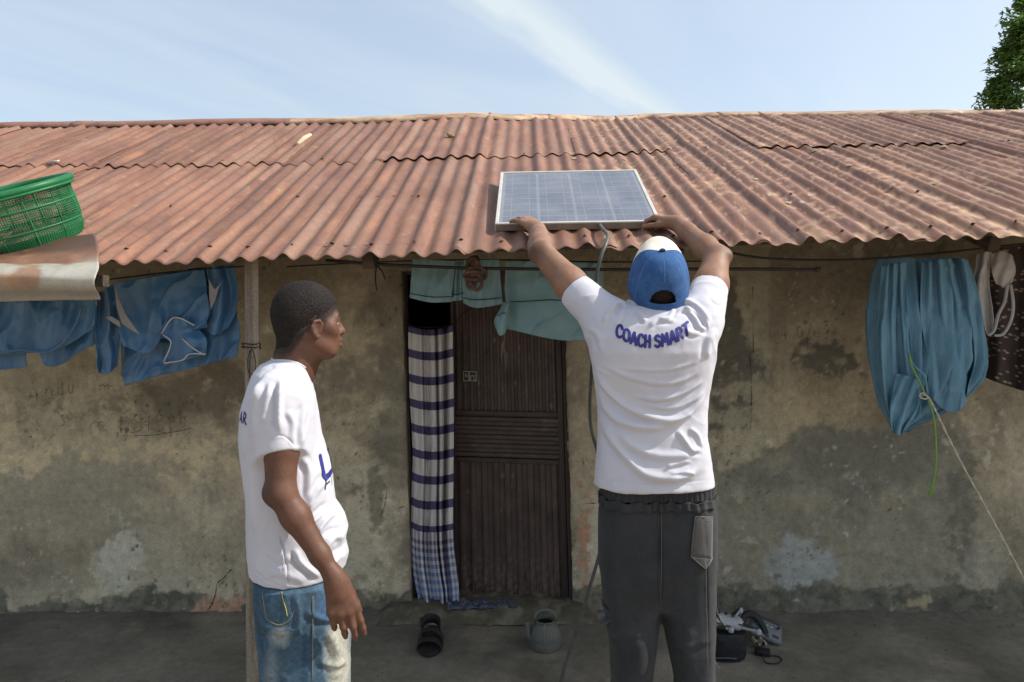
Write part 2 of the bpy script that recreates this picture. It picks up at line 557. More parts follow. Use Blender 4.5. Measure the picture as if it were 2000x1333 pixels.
# ------------------------------------------------------------------ roof
def fitq(pts, Y):
    X = [P(a, b, Y) for a, b in pts]
    return np.polyfit([p.x for p in X], [p.z for p in X], 2)
CE = fitq([(200, 513), (450, 508), (700, 500), (1000, 490), (1500, 475), (2000, 455)], YE)
def pitch_m(x):                                  # the slope eases off towards the right
    t = np.clip((np.asarray(x, float) + .5) / 1.4, 0, 1); t = t * t * (3 - 2 * t)
    return .445 - .070 * t
def roof_z(x, y): return np.polyval(CE, x) + pitch_m(x) * (np.asarray(y) - YE)
def _ridge():                                   # where the slope meets the ridge line of the photograph
    out = []
    for px_, py_ in ((-700, 252), (0, 246), (250, 243), (500, 239), (750, 235), (1000, 231), (1250, 228), (1500, 225), (1750, 223), (2000, 221), (2400, 218), (2900, 216)):
        lo, hi = 3.5, 8.0
        for _ in range(50):
            m = (lo + hi) / 2; p = P(px_, py_, m)
            if p.z > float(roof_z(p.x, m)): lo = m
            else: hi = m
        out.append((P(px_, py_, lo).x, lo))
    return np.array(out)
RIDGE = _ridge()
RC = np.polyfit(RIDGE[:, 0], RIDGE[:, 1], 3)
def ridge_y(x): return np.interp(x, RIDGE[:, 0], RIDGE[:, 1])
def ridge_z(x): return roof_z(x, ridge_y(x))
PITCHW, AMP, X0 = .078, .0086, -.262
_cw = np.random.default_rng(3).uniform(-.55, .45, 400)
def corr(x):                                      # old sheets: the waves are no longer equally deep
    s = (np.asarray(x, float) - X0) / PITCHW
    k = np.floor(s + .5).astype(int)
    return AMP * (1 + .22 * (-1.0) ** k + np.take(_cw, (k + 200) % 400) * .8) * (np.cos(2 * np.pi * s) * .5 + .5) * 2 - AMP

def blob(px, py, cx, cy, rx, ry, n, amp=.5, soft=.25):
    d = np.sqrt(((px - cx) / rx) ** 2 + ((py - cy) / ry) ** 2) + n * amp
    return np.clip((1 - d) / soft + .5, 0, 1)

def wall_paint(V):
    px, py = project(V)
    n1 = fbm(V, 5, 5, .6); n2 = fbm(V + 31, 14, 4, .6); n3 = fbm(V + 57, 2.0, 4, .55); n4 = fbm(V + 91, 40, 3, .6)
    ns = fbm(V * np.array([1, 1, .22]) + 5, 22, 3, .6)          # vertical runs
    c = np.ones((len(V), 3)) * np.array([.275, .228, .152])
    def over(col, m):
        nonlocal c
        c = lerp(c, np.array(col), np.clip(m, 0, 1)[:, None])
    c *= (1 + .30 * n3 + .20 * n1)[:, None]
    over((.18, .155, .105), np.clip(ns * 1.2 - .1, 0, 1) * .5)
    # yellow wash left in a ragged band at the left
    band = np.clip(1 - np.abs(py - 875 - 60 * n3) / 85, 0, 1) * (px < 560) * np.clip((560 - px) / 120, 0, 1)
    over((.43, .345, .205), band * np.clip(n2 * 1.8 + .55, 0, 1) * .85)
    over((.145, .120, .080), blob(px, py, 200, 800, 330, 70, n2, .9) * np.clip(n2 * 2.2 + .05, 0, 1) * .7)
    # grey patch of newer mud
    m = np.clip((292 + 60 * n2 + 18 * n4 - px) / 10, 0, 1) * np.clip((py - 893 - 38 * n1 - 14 * n2) / 8, 0, 1) * np.clip((1085 - py + 60 * n3) / 60, 0, 1)
    over(np.array([.215, .190, .138]), m * .68)
    over((.40, .365, .28), blob(px, py, 240, 1085, 40, 42, n2, .5) * .8)
    over((.37, .335, .255), blob(px, py, 226, 1130, 32, 40, n2, .7, .6) * .65)
    over((.36, .31, .22), blob(px, py, 315, 1120, 60, 70, n1, .8, .9) * .35)
    # soot and damp
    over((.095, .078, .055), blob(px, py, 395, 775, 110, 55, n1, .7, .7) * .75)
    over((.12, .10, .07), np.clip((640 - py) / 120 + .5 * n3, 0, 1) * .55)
    # between post and door
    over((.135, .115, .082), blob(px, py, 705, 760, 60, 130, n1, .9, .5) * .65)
    over((.385, .325, .225), blob(px, py, 715, 1040, 52, 105, n2, .75, .3) * .75)
    over((.37, .30, .19), blob(px, py, 690, 830, 45, 70, n2, .9, .5) * .45)
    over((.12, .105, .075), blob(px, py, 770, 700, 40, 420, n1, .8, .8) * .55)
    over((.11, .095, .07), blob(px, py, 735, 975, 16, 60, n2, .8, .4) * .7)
    # red earth showing beside the door
    over((.30, .165, .10), blob(px, py, 1143, 1040, 16, 95, n2, .8, .25) * .9)
    over((.39, .345, .25), blob(px, py, 1163, 1060, 14, 85, n2, .7, .25) * .7)
    over((.29, .235, .15), blob(px, py, 1140, 880, 30, 120, n2, .9, .5) * .5)
    # right of the man
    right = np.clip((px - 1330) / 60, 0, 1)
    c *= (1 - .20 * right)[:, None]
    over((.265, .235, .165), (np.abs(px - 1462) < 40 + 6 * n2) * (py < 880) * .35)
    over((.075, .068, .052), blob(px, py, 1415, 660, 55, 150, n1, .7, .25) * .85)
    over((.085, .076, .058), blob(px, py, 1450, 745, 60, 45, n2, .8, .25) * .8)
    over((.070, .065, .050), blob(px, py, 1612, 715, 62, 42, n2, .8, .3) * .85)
    over((.31, .265, .175), blob(px, py, 1480, 830, 90, 90, n2, .9, .5) * .6)
    over((.29, .23, .145), blob(px, py, 1590, 770, 70, 50, n2, .9, .5) * .5)
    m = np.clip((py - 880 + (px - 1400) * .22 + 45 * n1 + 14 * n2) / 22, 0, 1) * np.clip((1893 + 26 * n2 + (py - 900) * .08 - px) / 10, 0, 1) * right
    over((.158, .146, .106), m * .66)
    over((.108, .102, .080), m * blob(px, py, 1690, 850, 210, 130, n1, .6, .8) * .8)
    over((.10, .092, .068), blob(px, py, 1880, 1030, 26, 130, n2, .9, .3) * .7)
    over((.225, .20, .145), blob(px, py, 1925, 1100, 40, 70, n2, .6, .4) * .6)
    over((.225, .225, .20), blob(px, py, 1566, 1110, 62, 62, n2, .35, .3) * (py < 1182 + 14 * n2) * .9)
    # rising damp along the foot, ragged top edge
    top = 1154 - 12 * np.clip((px - 300) / 300, -1, 1) + 24 * n1 + 14 * n2
    foot = np.clip((py - top) / 9, 0, 1)
    over((.095, .086, .060), foot * .85)
    over((.060, .056, .043), foot * np.clip(n2 * 2 + .35, 0, 1) * .7)
    over((.225, .19, .125), foot * blob(px, py, 150, 1165, 40, 12, n2, .8, .4) * .5)
    over((.33, .185, .115), blob(px, py, 440, 1188, 48, 20, n2, .6, .3) * .85)
    over((.26, .21, .12), blob(px, py, 1790, 1175, 22, 16, n2, .6, .3) * .8)
    # pits and scuffs
    over((.05, .045, .035), np.clip(n4 * 4 - 2.3, 0, 1) * np.clip(fbm(V + 410, 2.6, 3) * 3 - .2, 0, 1) * .85)
    over((.09, .08, .06), np.clip(ridged(V + 9, 7) * 3 - 2.55, 0, 1) * np.clip(n3 * 2 + .2, 0, 1) * .6)
    over((.36, .32, .235), np.clip(fbm(V + 300, 11, 5, .65) * 5 - 2.6, 0, 1) * np.clip(fbm(V + 520, 2.2, 3) * 3 - .1, 0, 1) * .5)
    over((.42, .38, .29), np.clip(fbm(V + 200, 26, 3, .6) * 4 - 2.9, 0, 1) * np.clip(fbm(V + 620, 2.4, 3) * 3 - .2, 0, 1) * .6)
    return np.clip(c * np.array([1.55, 1.62, 1.72]), .015, 1)

def wall_grid(xa, xb, za, zb, h):
    """xa, xb: functions of z"""
    nz = int((zb - za) / h) + 1; zs = np.linspace(za, zb, nz)
    nx = max(2, int(abs(xb((za + zb) / 2) - xa((za + zb) / 2)) / h) + 1)
    A = np.array([xa(z) for z in zs]); B = np.array([xb(z) for z in zs])
    X = A[None] + (B - A)[None] * np.linspace(0, 1, nx)[:, None]
    V = np.stack([X, np.full_like(X, YW), np.broadcast_to(zs, X.shape)], -1).reshape(-1, 3)
    return V, grid_faces(nx, nz)

VS, FS, n0 = [], [], 0
HW = .009
for xa, xb, za, zb in ((lambda z: -2.85, lambda z: opening_x(z)[0], 0, Z_LINT), (lambda z: opening_x(z)[1], lambda z: 2.70, 0, Z_LINT),
                       (lambda z: -2.85, lambda z: 2.70, Z_LINT, Z_TOP)):
    v, f = wall_grid(xa, xb, za, zb, HW)
    VS.append(v); FS.append(f + n0); n0 += len(v)
V = np.concatenate(VS); F = np.concatenate(FS)
up = V[:, 2] > Z_LINT
V[up, 2] = Z_LINT + (V[up, 2] - Z_LINT) / (Z_TOP - Z_LINT) * (roof_z(V[up, 0], YW) - .012 - Z_LINT)
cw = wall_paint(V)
edge = np.minimum(np.abs(V[:, 0] - np.array([opening_x(z)[0] for z in V[:, 2]])), np.abs(V[:, 0] - np.array([opening_x(z)[1] for z in V[:, 2]])))
px, py = project(V)
disp = .012 * fbm(V, 2.5, 3) + .005 * fbm(V + 40, 11, 4, .6) + .0022 * fbm(V + 80, 34, 2)
disp += .004 * (cw.mean(1) / .2 - 1)                                      # flaked patches stand lower or prouder
disp += .020 * np.clip((.16 - V[:, 2]) / .16, 0, 1) ** .7 * (1 + .7 * fbm(V + 12, 6, 3))
disp -= .012 * np.exp(-(edge / .03) ** 2) * (V[:, 2] < Z_LINT)            # worn arrises
V[:, 1] -= disp
V[:, 0] += .006 * fbm(V + 70, 7, 3) * np.exp(-(edge / .05) ** 2)
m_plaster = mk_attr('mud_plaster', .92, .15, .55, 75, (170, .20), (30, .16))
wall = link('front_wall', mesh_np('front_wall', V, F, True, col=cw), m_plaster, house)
# doorway reveals, far ends, back and side walls
m_mud = mk('mud_wall', (.23, .19, .13), (.16, .13, .09), 5, .95, .5, 50)
mb = MB()
for k in (0, 1):
    q = []
    for z in (0, Z_LINT):
        x = opening_x(z)[k]
        q += [(x, YW - .004, z), (x + (.004 if k else -.004), YW + .19, z)]
    mb.add(q, [(0, 1, 3, 2)] if k == 0 else [(0, 2, 3, 1)])
xl, xr = opening_x(Z_LINT)
mb.add([(xl - .03, YW, Z_LINT), (xr + .03, YW, Z_LINT), (xr + .03, YW + .19, Z_LINT), (xl - .03, YW + .19, Z_LINT)], [(0, 1, 2, 3)])
mb.build('doorway_reveal', m_mud, house, False)
mb = MB()
mb.box((-3.42, YW + .09, 1.04), (1.14, .19, 2.08)); mb.build('wall_end', m_mud, house, False)
mb = MB(); mb.box((3.45, YW + .09, 1.04), (1.50, .19, 2.08)); mb.build('wall_end', m_mud, house, False)
YB = 7.6; YMID = 5.6
for x in (-3.9, 4.1):
    mb = MB()
    mb.add([(x, YW + .19, 0), (x, YB, 0), (x, YB, float(lerp(ridge_z(x), 1.9, (YB - ridge_y(x)) / (7.9 - ridge_y(x)))) - .02), (x, float(ridge_y(x)), float(ridge_z(x)) - .03), (x, YW + .19, float(roof_z(x, YW + .19)) - .02)], [(0, 1, 2, 3, 4)])
    o = mb.build('side_wall', m_mud, house, False); solidify(o, .16)
mb = MB(); mb.add([(-4, YB, 0), (4.2, YB, 0)] + [(x_, YB, float(lerp(ridge_z(x_), 1.9, (YB - ridge_y(x_)) / (7.9 - ridge_y(x_)))) - .02) for x_ in (4.2, 2, 0, -2, -4)], [(0, 1, 2, 3, 4, 5, 6)]); mb.build('back_wall', m_mud, house, False)
# threshold step under the door
xs = np.linspace(P(735, 1215, 3.45).x, P(1172, 1215, 3.45).x, 90); us = np.linspace(0, 1, 22)
X, U = np.meshgrid(xs, us, indexing='ij')
prof_y = YW + .18 - .33 * U; prof_z = .052 * np.clip((1 - U) / .30, 0, 1) ** .6
V = np.stack([X.ravel(), prof_y.ravel(), prof_z.ravel()], 1)
endf = np.clip(np.minimum(V[:, 0] - xs[0], xs[-1] - V[:, 0]) / .06, 0, 1)
V[:, 2] = V[:, 2] * endf * (1 + .25 * fbm(V, 9, 3)) + .002
V[:, 1] -= .02 * fbm(V + 3, 7, 3)
n = fbm(V, 12, 4, .6)
c = lerp(np.ones((len(V), 3)) * np.array([.10, .088, .062]), np.array([.20, .175, .125]), np.clip(n * 1.5 + .2, 0, 1)[:, None])
link('door_step', mesh_np('door_step', V, grid_faces(90, 22)[:, ::-1], True, col=c), m_floor, house)

# scratched and chalked writing on the wall, hairline cracks: thin ribbons just proud of the plaster
def wall_y(x, z):
    return YW
bv_wall = BVHTree.FromPolygons([tuple(v) for v in np.array([v.co for v in wall.data.vertices])], [tuple(p.vertices) for p in wall.data.polygons])
def stroke_mesh(mb, pl, w, jit=.3, n=5):
    pts = crom([(x, y, 0) for x, y in pl], n) if len(pl) > 2 else [Vector((lerp(pl[0][0], pl[1][0], t), lerp(pl[0][1], pl[1][1], t), 0)) for t in np.linspace(0, 1, 7)]
    W = []
    for q in pts:
        o = Vector((0, 0, CAM_H)); d = ray(q.x, q.y).normalized()
        h = bv_wall.ray_cast(o, d)
        if h[0] is None: return
        W.append(Vector((h[0].x, h[0].y - .0012, h[0].z)))
    V = []; F = []
    for i, p in enumerate(W):
        t = (W[min(i + 1, len(W) - 1)] - W[max(i - 1, 0)]); t.y = 0; t.normalize()
        s = Vector((-t.z, 0, t.x)) * w * (.5 + jit * random.uniform(-.5, .5))
        V += [p + s, p - s]
        if i: F.append((2 * i - 2, 2 * i - 1, 2 * i + 1, 2 * i))
    mb.add(V, F)
GLYPH = {'A': [[(0, 1), (.45, 0), (.9, 1)], [(.2, .62), (.75, .6)]], 'B': [[(0, 0), (0, 1)], [(0, 0), (.5, .08), (.45, .42), (0, .48), (.6, .6), (.55, .95), (0, 1)]],
         'C': [[(.7, .15), (.3, 0), (0, .5), (.25, .98), (.75, .85)]], 'E': [[(0, 0), (0, 1)], [(0, 0), (.6, 0)], [(0, .5), (.5, .48)], [(0, 1), (.6, .97)]],
         'F': [[(0, 0), (0.05, 1)], [(0, 0), (.65, .02)], [(0, .5), (.5, .47)]], 'D': [[(0, 0), (0, 1)], [(0, 0), (.6, .2), (.6, .8), (0, 1)]],
         'o': [[(.3, .4), (0, .7), (.3, 1), (.6, .7), (.3, .4)]], 'n': [[(0, .4), (0, 1)], [(0, .6), (.3, .4), (.5, .6), (.5, 1)]],
         'u': [[(0, .4), (.05, .95), (.4, .95), (.5, .4)]], 'f': [[(.6, .05), (.25, .1), (.2, 1.1)], [(0, .5), (.55, .45)]], 'd': [[(.5, 0), (.5, 1)], [(.5, .5), (.1, .55), (.1, .95), (.5, .9)]],
         'm': [[(0, .4), (0, 1)], [(0, .55), (.3, .4), (.35, 1)], [(.35, .55), (.65, .4), (.7, 1)]], 'g': [[(.5, .4), (.05, .5), (.1, .9), (.5, .8)], [(.5, .4), (.5, 1.2), (.1, 1.3)]],
         's': [[(.5, .1), (.1, .2), (.45, .6), (.4, .95), (0, .95)]], 'H': [[(0, 0), (0, 1)], [(.6, 0), (.6, 1)], [(0, .5), (.6, .5)]], 'h': [[(0, 0), (0, 1)], [(0, .6), (.4, .5), (.45, 1)]],
         'L': [[(0, 0), (.1, 1), (.6, .95)]], '4': [[(.1, 0), (0, .6), (.6, .55)], [(.45, .2), (.4, 1)]], 'S': [[(.6, .1), (.1, .15), (.5, .6), (.5, .95), (0, .9)]], 'N': [[(0, 1), (0, 0), (.6, 1), (.6, 0)]], 'r': [[(0, .4), (0, 1)], [(0, .6), (.4, .42)]]}
WR = ['chalk_letter', None]
def write(_, ch, x, y, w, h, tilt=0, pen=.003):
    mb = MB(); pen *= .72
    for st in GLYPH[ch]:
        stroke_mesh(mb, [(x + a * w + b * h * tilt, y + b * h) for a, b in st], pen, .8)
    mb.build(WR[0], WR[1], house, False)
def scratch(pl, w, jit=.3):
    mb = MB(); stroke_mesh(mb, pl, w, jit); mb.build(WR[0].replace('letter', 'line'), WR[1], house, False)
m_chalk = mk('chalk_line', (.36, .33, .26), (.14, .125, .095), 140, .95, ramp=(.40, .62))
m_scr = mk('charcoal_line', (.155, .13, .09), (.055, .046, .034), 120, .95, ramp=(.4, .65))
WR[:] = ['chalk_letter', m_chalk]
for ch, x, w, y, h in (('A', 1700, 45, 846, 55), ('B', 1742, 26, 842, 46), ('C', 1775, 34, 842, 42), ('F', 1822, 22, 840, 48)): write(mb, ch, x, y, w, h, .1, .0035)
write(mb, 'E', 1608, 812, 18, 26, 0, .0025)
scratch([(1708, 880), (1712, 930)], .003)
for ch, x in (('o', 1540), ('s', 1556), ('g', 1572), ('o', 1590), ('n', 1604), ('A', 1622), ('m', 1638), ('n', 1656)): write(mb, ch, x, 592, 15, 26, .05, .0018)
WR[:] = ['charcoal_letter', m_scr]
write(mb, 'A', 58, 755, 20, 32, -.1); write(mb, 'n', 90, 748, 22, 26); write(mb, 'd', 112, 740, 20, 34); write(mb, 'u', 134, 740, 18, 28)
write(mb, 'm', 195, 745, 26, 18, 0, .004)
write(mb, 'f', 190, 808, 22, 36); write(mb, 'f', 232, 806, 22, 36); write(mb, 'C', 250, 820, 26, 26); write(mb, 'H', 276, 818, 24, 24)
write(mb, 'o', 305, 796, 20, 28); write(mb, 'o', 330, 796, 18, 30); write(mb, 'h', 352, 800, 22, 30); write(mb, 's', 118, 808, 16, 24)
scratch([(240, 852), (300, 850), (350, 842), (378, 836)], .003)
scratch([(306, 842), (330, 846), (342, 832)], .0025)
for ch, x, y in (('L', 1512, 648), ('4', 1526, 642), ('D', 1556, 638), ('4', 1590, 645)): write(mb, ch, x, y, 15, 22, .1, .003)
scratch([(1574, 670), (1584, 630)], .002)
m_crack = mk('crack_line', (.03, .026, .02), None, 50, 1)
mb = MB()
for pl, w in (([(452, 1112), (438, 1128), (425, 1140), (421, 1160), (415, 1178), (402, 1198)], .004), ([(402, 1198), (380, 1210), (352, 1196), (330, 1212)], .003),
              ([(1464, 690), (1468, 760), (1466, 840)], .0025), ([(1470, 560), (1471, 690)], .0018),
              ([(743, 1010), (752, 985), (756, 960)], .002), ([(1128, 985), (1165, 983)], .003)):
    mb = MB(); stroke_mesh(mb, pl, w, .9); mb.build('wall_crack', m_crack, house, False)

# ------------------------------------------------------------------ roof sheets
def rust_paint(V, seed, dusty):
    n1 = fbm(V + seed, 3, 4); n2 = fbm(V * np.array([1, .12, .12]) + seed, 26, 4, .6); n3 = fbm(V + seed * 2, 30, 3, .6); n4 = fbm(V * np.array([1, .5, .5]) + seed * 3, 13, 4, .6)
    c = np.ones((len(V), 3)) * np.array([.190, .090, .057])
    c = c * (1 + .16 * n1 + .10 * n2)[:, None]
    c = lerp(c, np.array([.125, .062, .050]), (np.clip(n4 * 1.3 - .1, 0, 1) * .55)[:, None])
    c = lerp(c, np.array([.33, .155, .08]), (np.clip(n2 * 1.6 - .35, 0, 1) * .5)[:, None])
    c = lerp(c, np.array([.25, .138, .092]), (np.clip(fbm(V + 60 + seed, 5, 3) + .1, 0, 1) * .35)[:, None])
    n5 = fbm(V * np.array([1, .10, .10]) + seed * 5, 9, 4, .6)
    c = lerp(c, np.array([.245, .15, .108]), (np.clip(n5 * 1.5 - .1, 0, 1) * .55)[:, None])
    c = lerp(c, np.array([.115, .055, .042]), (np.clip(-n5 * 1.6 - .25, 0, 1) * .5)[:, None])
    # dust that has settled in bars across the corrugations on the older sheets
    bars = fbm(V * np.array([.8, 1.6, 1.6]) + seed, 17, 4, .7) + .5 * fbm(V + seed, 2.5, 3)
    low = np.clip(.5 - corr(V[:, 0]) / AMP * .5, 0, 1)
    d = dusty * np.clip(bars * 3.2 - .45 + .8 * n3, 0, 1) * (.30 + .70 * low)
    c = lerp(c, np.array([.43, .27, .16]), np.clip(d * .95, 0, 1)[:, None])
    c = lerp(c, np.array([.13, .058, .042]), (dusty * np.clip(n3 * 1.5 - .25, 0, 1) * .5)[:, None])
    sp = np.clip(fbm(V + 33, 20, 2) * 5 - 3.9, 0, 1) * (.2 + .8 * dusty)
    c = lerp(c, np.array([.52, .44, .33]), (sp * .8)[:, None])
    return np.clip(c, .02, 1)
m_rust = mk_attr('rusty_iron', .58, .36, .22, 120, (240, .15), (45, .12))
m_nail = mk('nail_iron', (.13, .075, .055), None, 40, .6, metal=.5)

def sheet(k, course):
    x0 = X0 + .546 * k - .022; x1 = X0 + .546 * (k + 1) + .030
    xs = np.linspace(x0, x1, 97)
    rj = random.Random(k * 7 + course * 131)
    ry = ridge_y(xs); lap = YE + .56 * (ry - YE)
    a0, b0 = rj.uniform(-.012, .012), rj.uniform(-.03, .03)
    if course == 0:   ya_, yb_, lift = np.full_like(xs, YE + a0), lap + .05 + b0, 0
    else: ya_, yb_, lift = lap - .05 + b0, ry - .01, .0075
    tt = np.linspace(0, 1, 70)
    X = np.broadcast_to(xs[:, None], (97, 70)).copy(); Y = ya_[:, None] + (yb_ - ya_)[:, None] * tt[None]
    ya, yb = ya_[:, None], yb_[:, None]
    z = roof_z(X, Y) + corr(X) * (1 + .10 * rj.uniform(-1, 1)) + lift
    u = (X - x0) / (x1 - x0); t = (Y - ya) / (yb - ya)
    z += .0045 * u                                                  # each sheet laps over its neighbour
    z += rj.uniform(-.003, .003) + rj.uniform(-.006, .006) * (1 - t)
    Vn = np.stack([X.ravel(), Y.ravel(), z.ravel()], 1)
    Vn[:, 2] += .0035 * fbm(Vn + k, 2.2, 3) + (.004 if k < -3 else .0015) * pnoise(Vn, 6)
    # bent, ragged lower lip
    lip = np.exp(-((Y - ya).ravel() / .05) ** 2)
    Vn[:, 2] += lip * .006 * fbm(Vn + 5, 9, 2); Vn[:, 1] += lip * .010 * pnoise(Vn + 8, 8)
    dusty = np.clip((Vn[:, 0] - .15) / .35, 0, 1) * .95 + (.08 if k < 0 else .0)
    c = rust_paint(Vn, k * 3.1 + course * 11, dusty)
    c *= 1 + rj.uniform(-.09, .09)
    # old repair tone on a few sheets
    mu = mesh_np('roof_sheet', Vn, grid_faces(97, 70), True, col=c)
    o = link('roof_sheet', mu, m_rust, house)
    solidify(o, .0016, 0)
    return o
for k in range(-9, 10):
    for cse in (0, 1): sheet(k, cse)
# far slope, out of the photograph's sight
xs = np.linspace(X0 - .546 * 9, X0 + .546 * 10, 38 * 8); ys = np.linspace(0, 1, 8)
for part in range(4):
    xx = xs[part * 76:(part + 1) * 76 + (1 if part < 3 else 0)]
    X, Y = np.meshgrid(xx, ys, indexing='ij')
    V = np.stack([X.ravel(), (ridge_y(X) + Y * (7.9 - ridge_y(X))).ravel(), (lerp(ridge_z(X), 1.90, Y) + corr(X)).ravel()], 1)
    o = link('rear_roof_sheet', mesh_np('rear_roof_sheet', V, grid_faces(len(xx), 8), True, col=np.ones((len(V), 3)) * np.array([.24, .12, .085])), m_rust, house); solidify(o, .0016)
# ridge cap in overlapping lengths
m_cap = mk('weathered_ridge', (.50, .375, .25), (.27, .155, .10), 9, .7, .35, 60, stretch=(.5, 2, 2), fine=(120, .15), ramp=(.38, .62))
m_cap2 = mk('rusty_ridge', (.27, .14, .10), (.2, .1, .075), 9, .7, .35, 60, fine=(120, .15))
x = -5.0
while x < 5.1:
    L_ = random.uniform(1.3, 1.9)
    xs = np.linspace(x - .05, x + L_, 40)
    prof = [(-.125, -.060), (-.10, -.026), (-.055, -.012), (-.028, .002), (0, .010), (.028, .002), (.10, -.026), (.125, -.06)]
    V = []
    dz = random.uniform(-.002, .002)
    for xx in xs:
        for (a, b) in prof:
            zz = float(ridge_z(xx)) + AMP + .006 + b + dz + .006 * math.sin(xx * 5.1) * .4
            if abs(a) > .09: zz += .004 * math.sin(xx * 46 / 1.0)
            V.append((xx, float(ridge_y(xx)) + a, zz))
    V = np.array(V); V[:, 2] += .002 * pnoise(V, 5)
    o = link('ridge_cap', mesh_np('ridge_cap', V, grid_faces(40, len(prof)), True), m_cap if x > -2.9 else m_cap2, house); solidify(o, .0018)
    x += L_
# nails with washers along the eave and at the middle lap
mb = MB(); mb.lathe([(.0, .005), (.003, .0045), (.0045, .002), (.004, 0)], seg=10); mb.lathe([(.005, .001), (.0085, .0), (.0085, -.0015)], seg=10)
nail = None
def add_nail(x, y):
    global nail
    z = float(roof_z(x, y) + corr(x)) + .006
    if nail is None:
        nail = mb.build('roof_nail', m_nail, house, True, loc=(x, y, z))
        o = nail
    else:
        o = nail.copy(); COL.objects.link(o); o.location = Vector((x, y, z)) - ORIG[house.name]
    o.rotation_euler = (-.44 + random.uniform(-.2, .2), random.uniform(-.25, .25), random.uniform(0, 3))
i = 0
for k in range(-13, 17):
    x = X0 + k * PITCHW * 2
    add_nail(x + random.uniform(-.012, .012), YE + .075 + random.uniform(-.010, .010))
for k in range(-32, 40, 7):
    add_nail(X0 + k * PITCHW, YE + .56 * (float(ridge_y(X0 + k * PITCHW)) - YE) + random.uniform(-.02, .02))
    add_nail(X0 + k * PITCHW + PITCHW, 3.2 + random.uniform(-.05, .05))
# timbers under the roof
m_wood = mk('grey_timber', (.26, .225, .18), (.12, .10, .08), 9, .9, .6, 70, stretch=(4, 4, .35), fine=(150, .2))
m_woodx = mk('dark_timber', (.10, .075, .055), (.05, .04, .03), 9, .9, .5, 70, stretch=(.3, 4, 4), fine=(150, .2))
for k in range(-3, 5):
    x = -.62 + k * 1.18
    a = Vector((x, YE + .16, float(roof_z(x, YE + .16)) - AMP - .075)); b = Vector((x, float(ridge_y(x)) - .03, float(roof_z(x, ridge_y(x) - .03)) - AMP - .075))
    d = (b - a); R = d.to_track_quat('Y', 'Z').to_matrix()
    mb = MB(); mb.box((a + b) / 2, (.045, d.length, .065), R); mb.build('rafter', m_woodx, house, False, .004)
for y in (YE + .13, 3.30, 4.1, 4.8):
    mb = MB()
    xs = np.linspace(-4.6, 4.8, 30)
    mb.tube([(xx, y + .006 * math.sin(xx * 3), float(roof_z(xx, y)) - AMP - .021 + .003 * math.sin(xx * 7)) for xx in xs], .0185, 6)
    mb.build('purlin', m_woodx, house, False)

# ------------------------------------------------------------------ door (leaf hangs a little crooked and ajar, hinged at the right)
m_door = mk('brown_door_iron', (.062, .043, .038), (.036, .026, .024), 6, .55, .25, 90, spec=.4, fine=(180, .25), stretch=(2, 2, .5))
m_doord = mk_attr('dusty_door_iron', .6, .35, .2, 130, (300, .3), (60, .18))
cTL, cTR, cBR, cBL = P(880, 530, 3.68), P(1093, 530, 3.585), P(1112, 1186, 3.585), P(889, 1173, 3.68)
dn = (cTR - cTL).cross(cBL - cTL).normalized()
if dn.y > 0: dn = -dn
def DL(u, v, h=0): return cTL * (1 - u) * (1 - v) + cTR * u * (1 - v) + cBR * u * v + cBL * (1 - u) * v + dn * h
def dv(py): return (py - 530) / (1180 - 530)
def trap(s, k=.30):            # pressed rib profile 0..1
    s = s % 1.0
    return min(1, max(0, (s if s < .5 else 1 - s) / .12 - 1.6)) if True else 0
def pressed(name, u0, u1, v0, v1, ribs, depth, vertical=True):
    nu, nv = (ribs * 10 + 1, 40) if vertical else (24, ribs * 10 + 1)
    V = []; 
    for i in range(nu):
        for j in range(nv):
            a, b = i / (nu - 1), j / (nv - 1)
            V.append(DL(lerp(u0, u1, a), lerp(v0, v1, b), depth * trap((a if vertical else b) * ribs)))
    V = np.array(V)
    n = fbm(V, 9, 4, .6); n2 = fbm(V + 3, 45, 3, .6)
    c = np.ones((len(V), 3)) * np.array([.080, .056, .047]) * (1 + .30 * n)[:, None]
    z = V[:, 2]
    dust = np.clip((.32 - z) / .30, 0, 1) * np.clip(n2 * 1.6 + .15, 0, 1)
    c = lerp(c, np.array([.21, .165, .11]), (dust * .75)[:, None])
    c = lerp(c, np.array([.24, .20, .15]), (np.clip(fbm(V + 70, 38, 2) * 5 - 3.9, 0, 1) * .7)[:, None])
    c = lerp(c, np.array([.16, .125, .09]), (np.clip(fbm(V * np.array([1, 1, .1]) + 7, 40, 3) * 2 - 1.1, 0, 1) * .5)[:, None])
    o = link(name, mesh_np(name, V, grid_faces(nu, nv)[:, ::-1], False, col=np.clip(c, .01, 1)), m_doord, door)
    return o
door = bpy.data.objects.new('door', None); COL.objects.link(door); door.parent = house; door.location = (cBR - ORIG[house.name]); ORIG['door'] = cBR.copy()
pressed('upper_panel', .03, .955, .0, dv(800), 15, .010)
pressed('lower_panel', .03, .955, dv(897), dv(1166), 9, .014)
pressed('louvre_panel', .03, .955, dv(806), dv(893), 5, .016, False)
def door_bar(name, u0, v0, u1, v1, t):
    mbx = MB()
    q = [DL(u0, v0, .0), DL(u1, v0, .0), DL(u1, v1, .0), DL(u0, v1, .0), DL(u0, v0, t), DL(u1, v0, t), DL(u1, v1, t), DL(u0, v1, t)]
    mbx.add(q, [(0, 1, 2, 3), (4, 7, 6, 5), (0, 4, 5, 1), (1, 5, 6, 2), (2, 6, 7, 3), (3, 7, 4, 0)])
    mbx.build(name, m_door, door, False, .003)
door_bar('stile', 0, 0, .033, 1, .019); door_bar('stile', .952, 0, 1, 1, .019)
door_bar('rail', .034, dv(798), .951, dv(807), .021); door_bar('rail', .034, dv(890), .951, dv(899), .021); door_bar('rail', .034, dv(1164), .951, 1, .022)
mbx = MB()
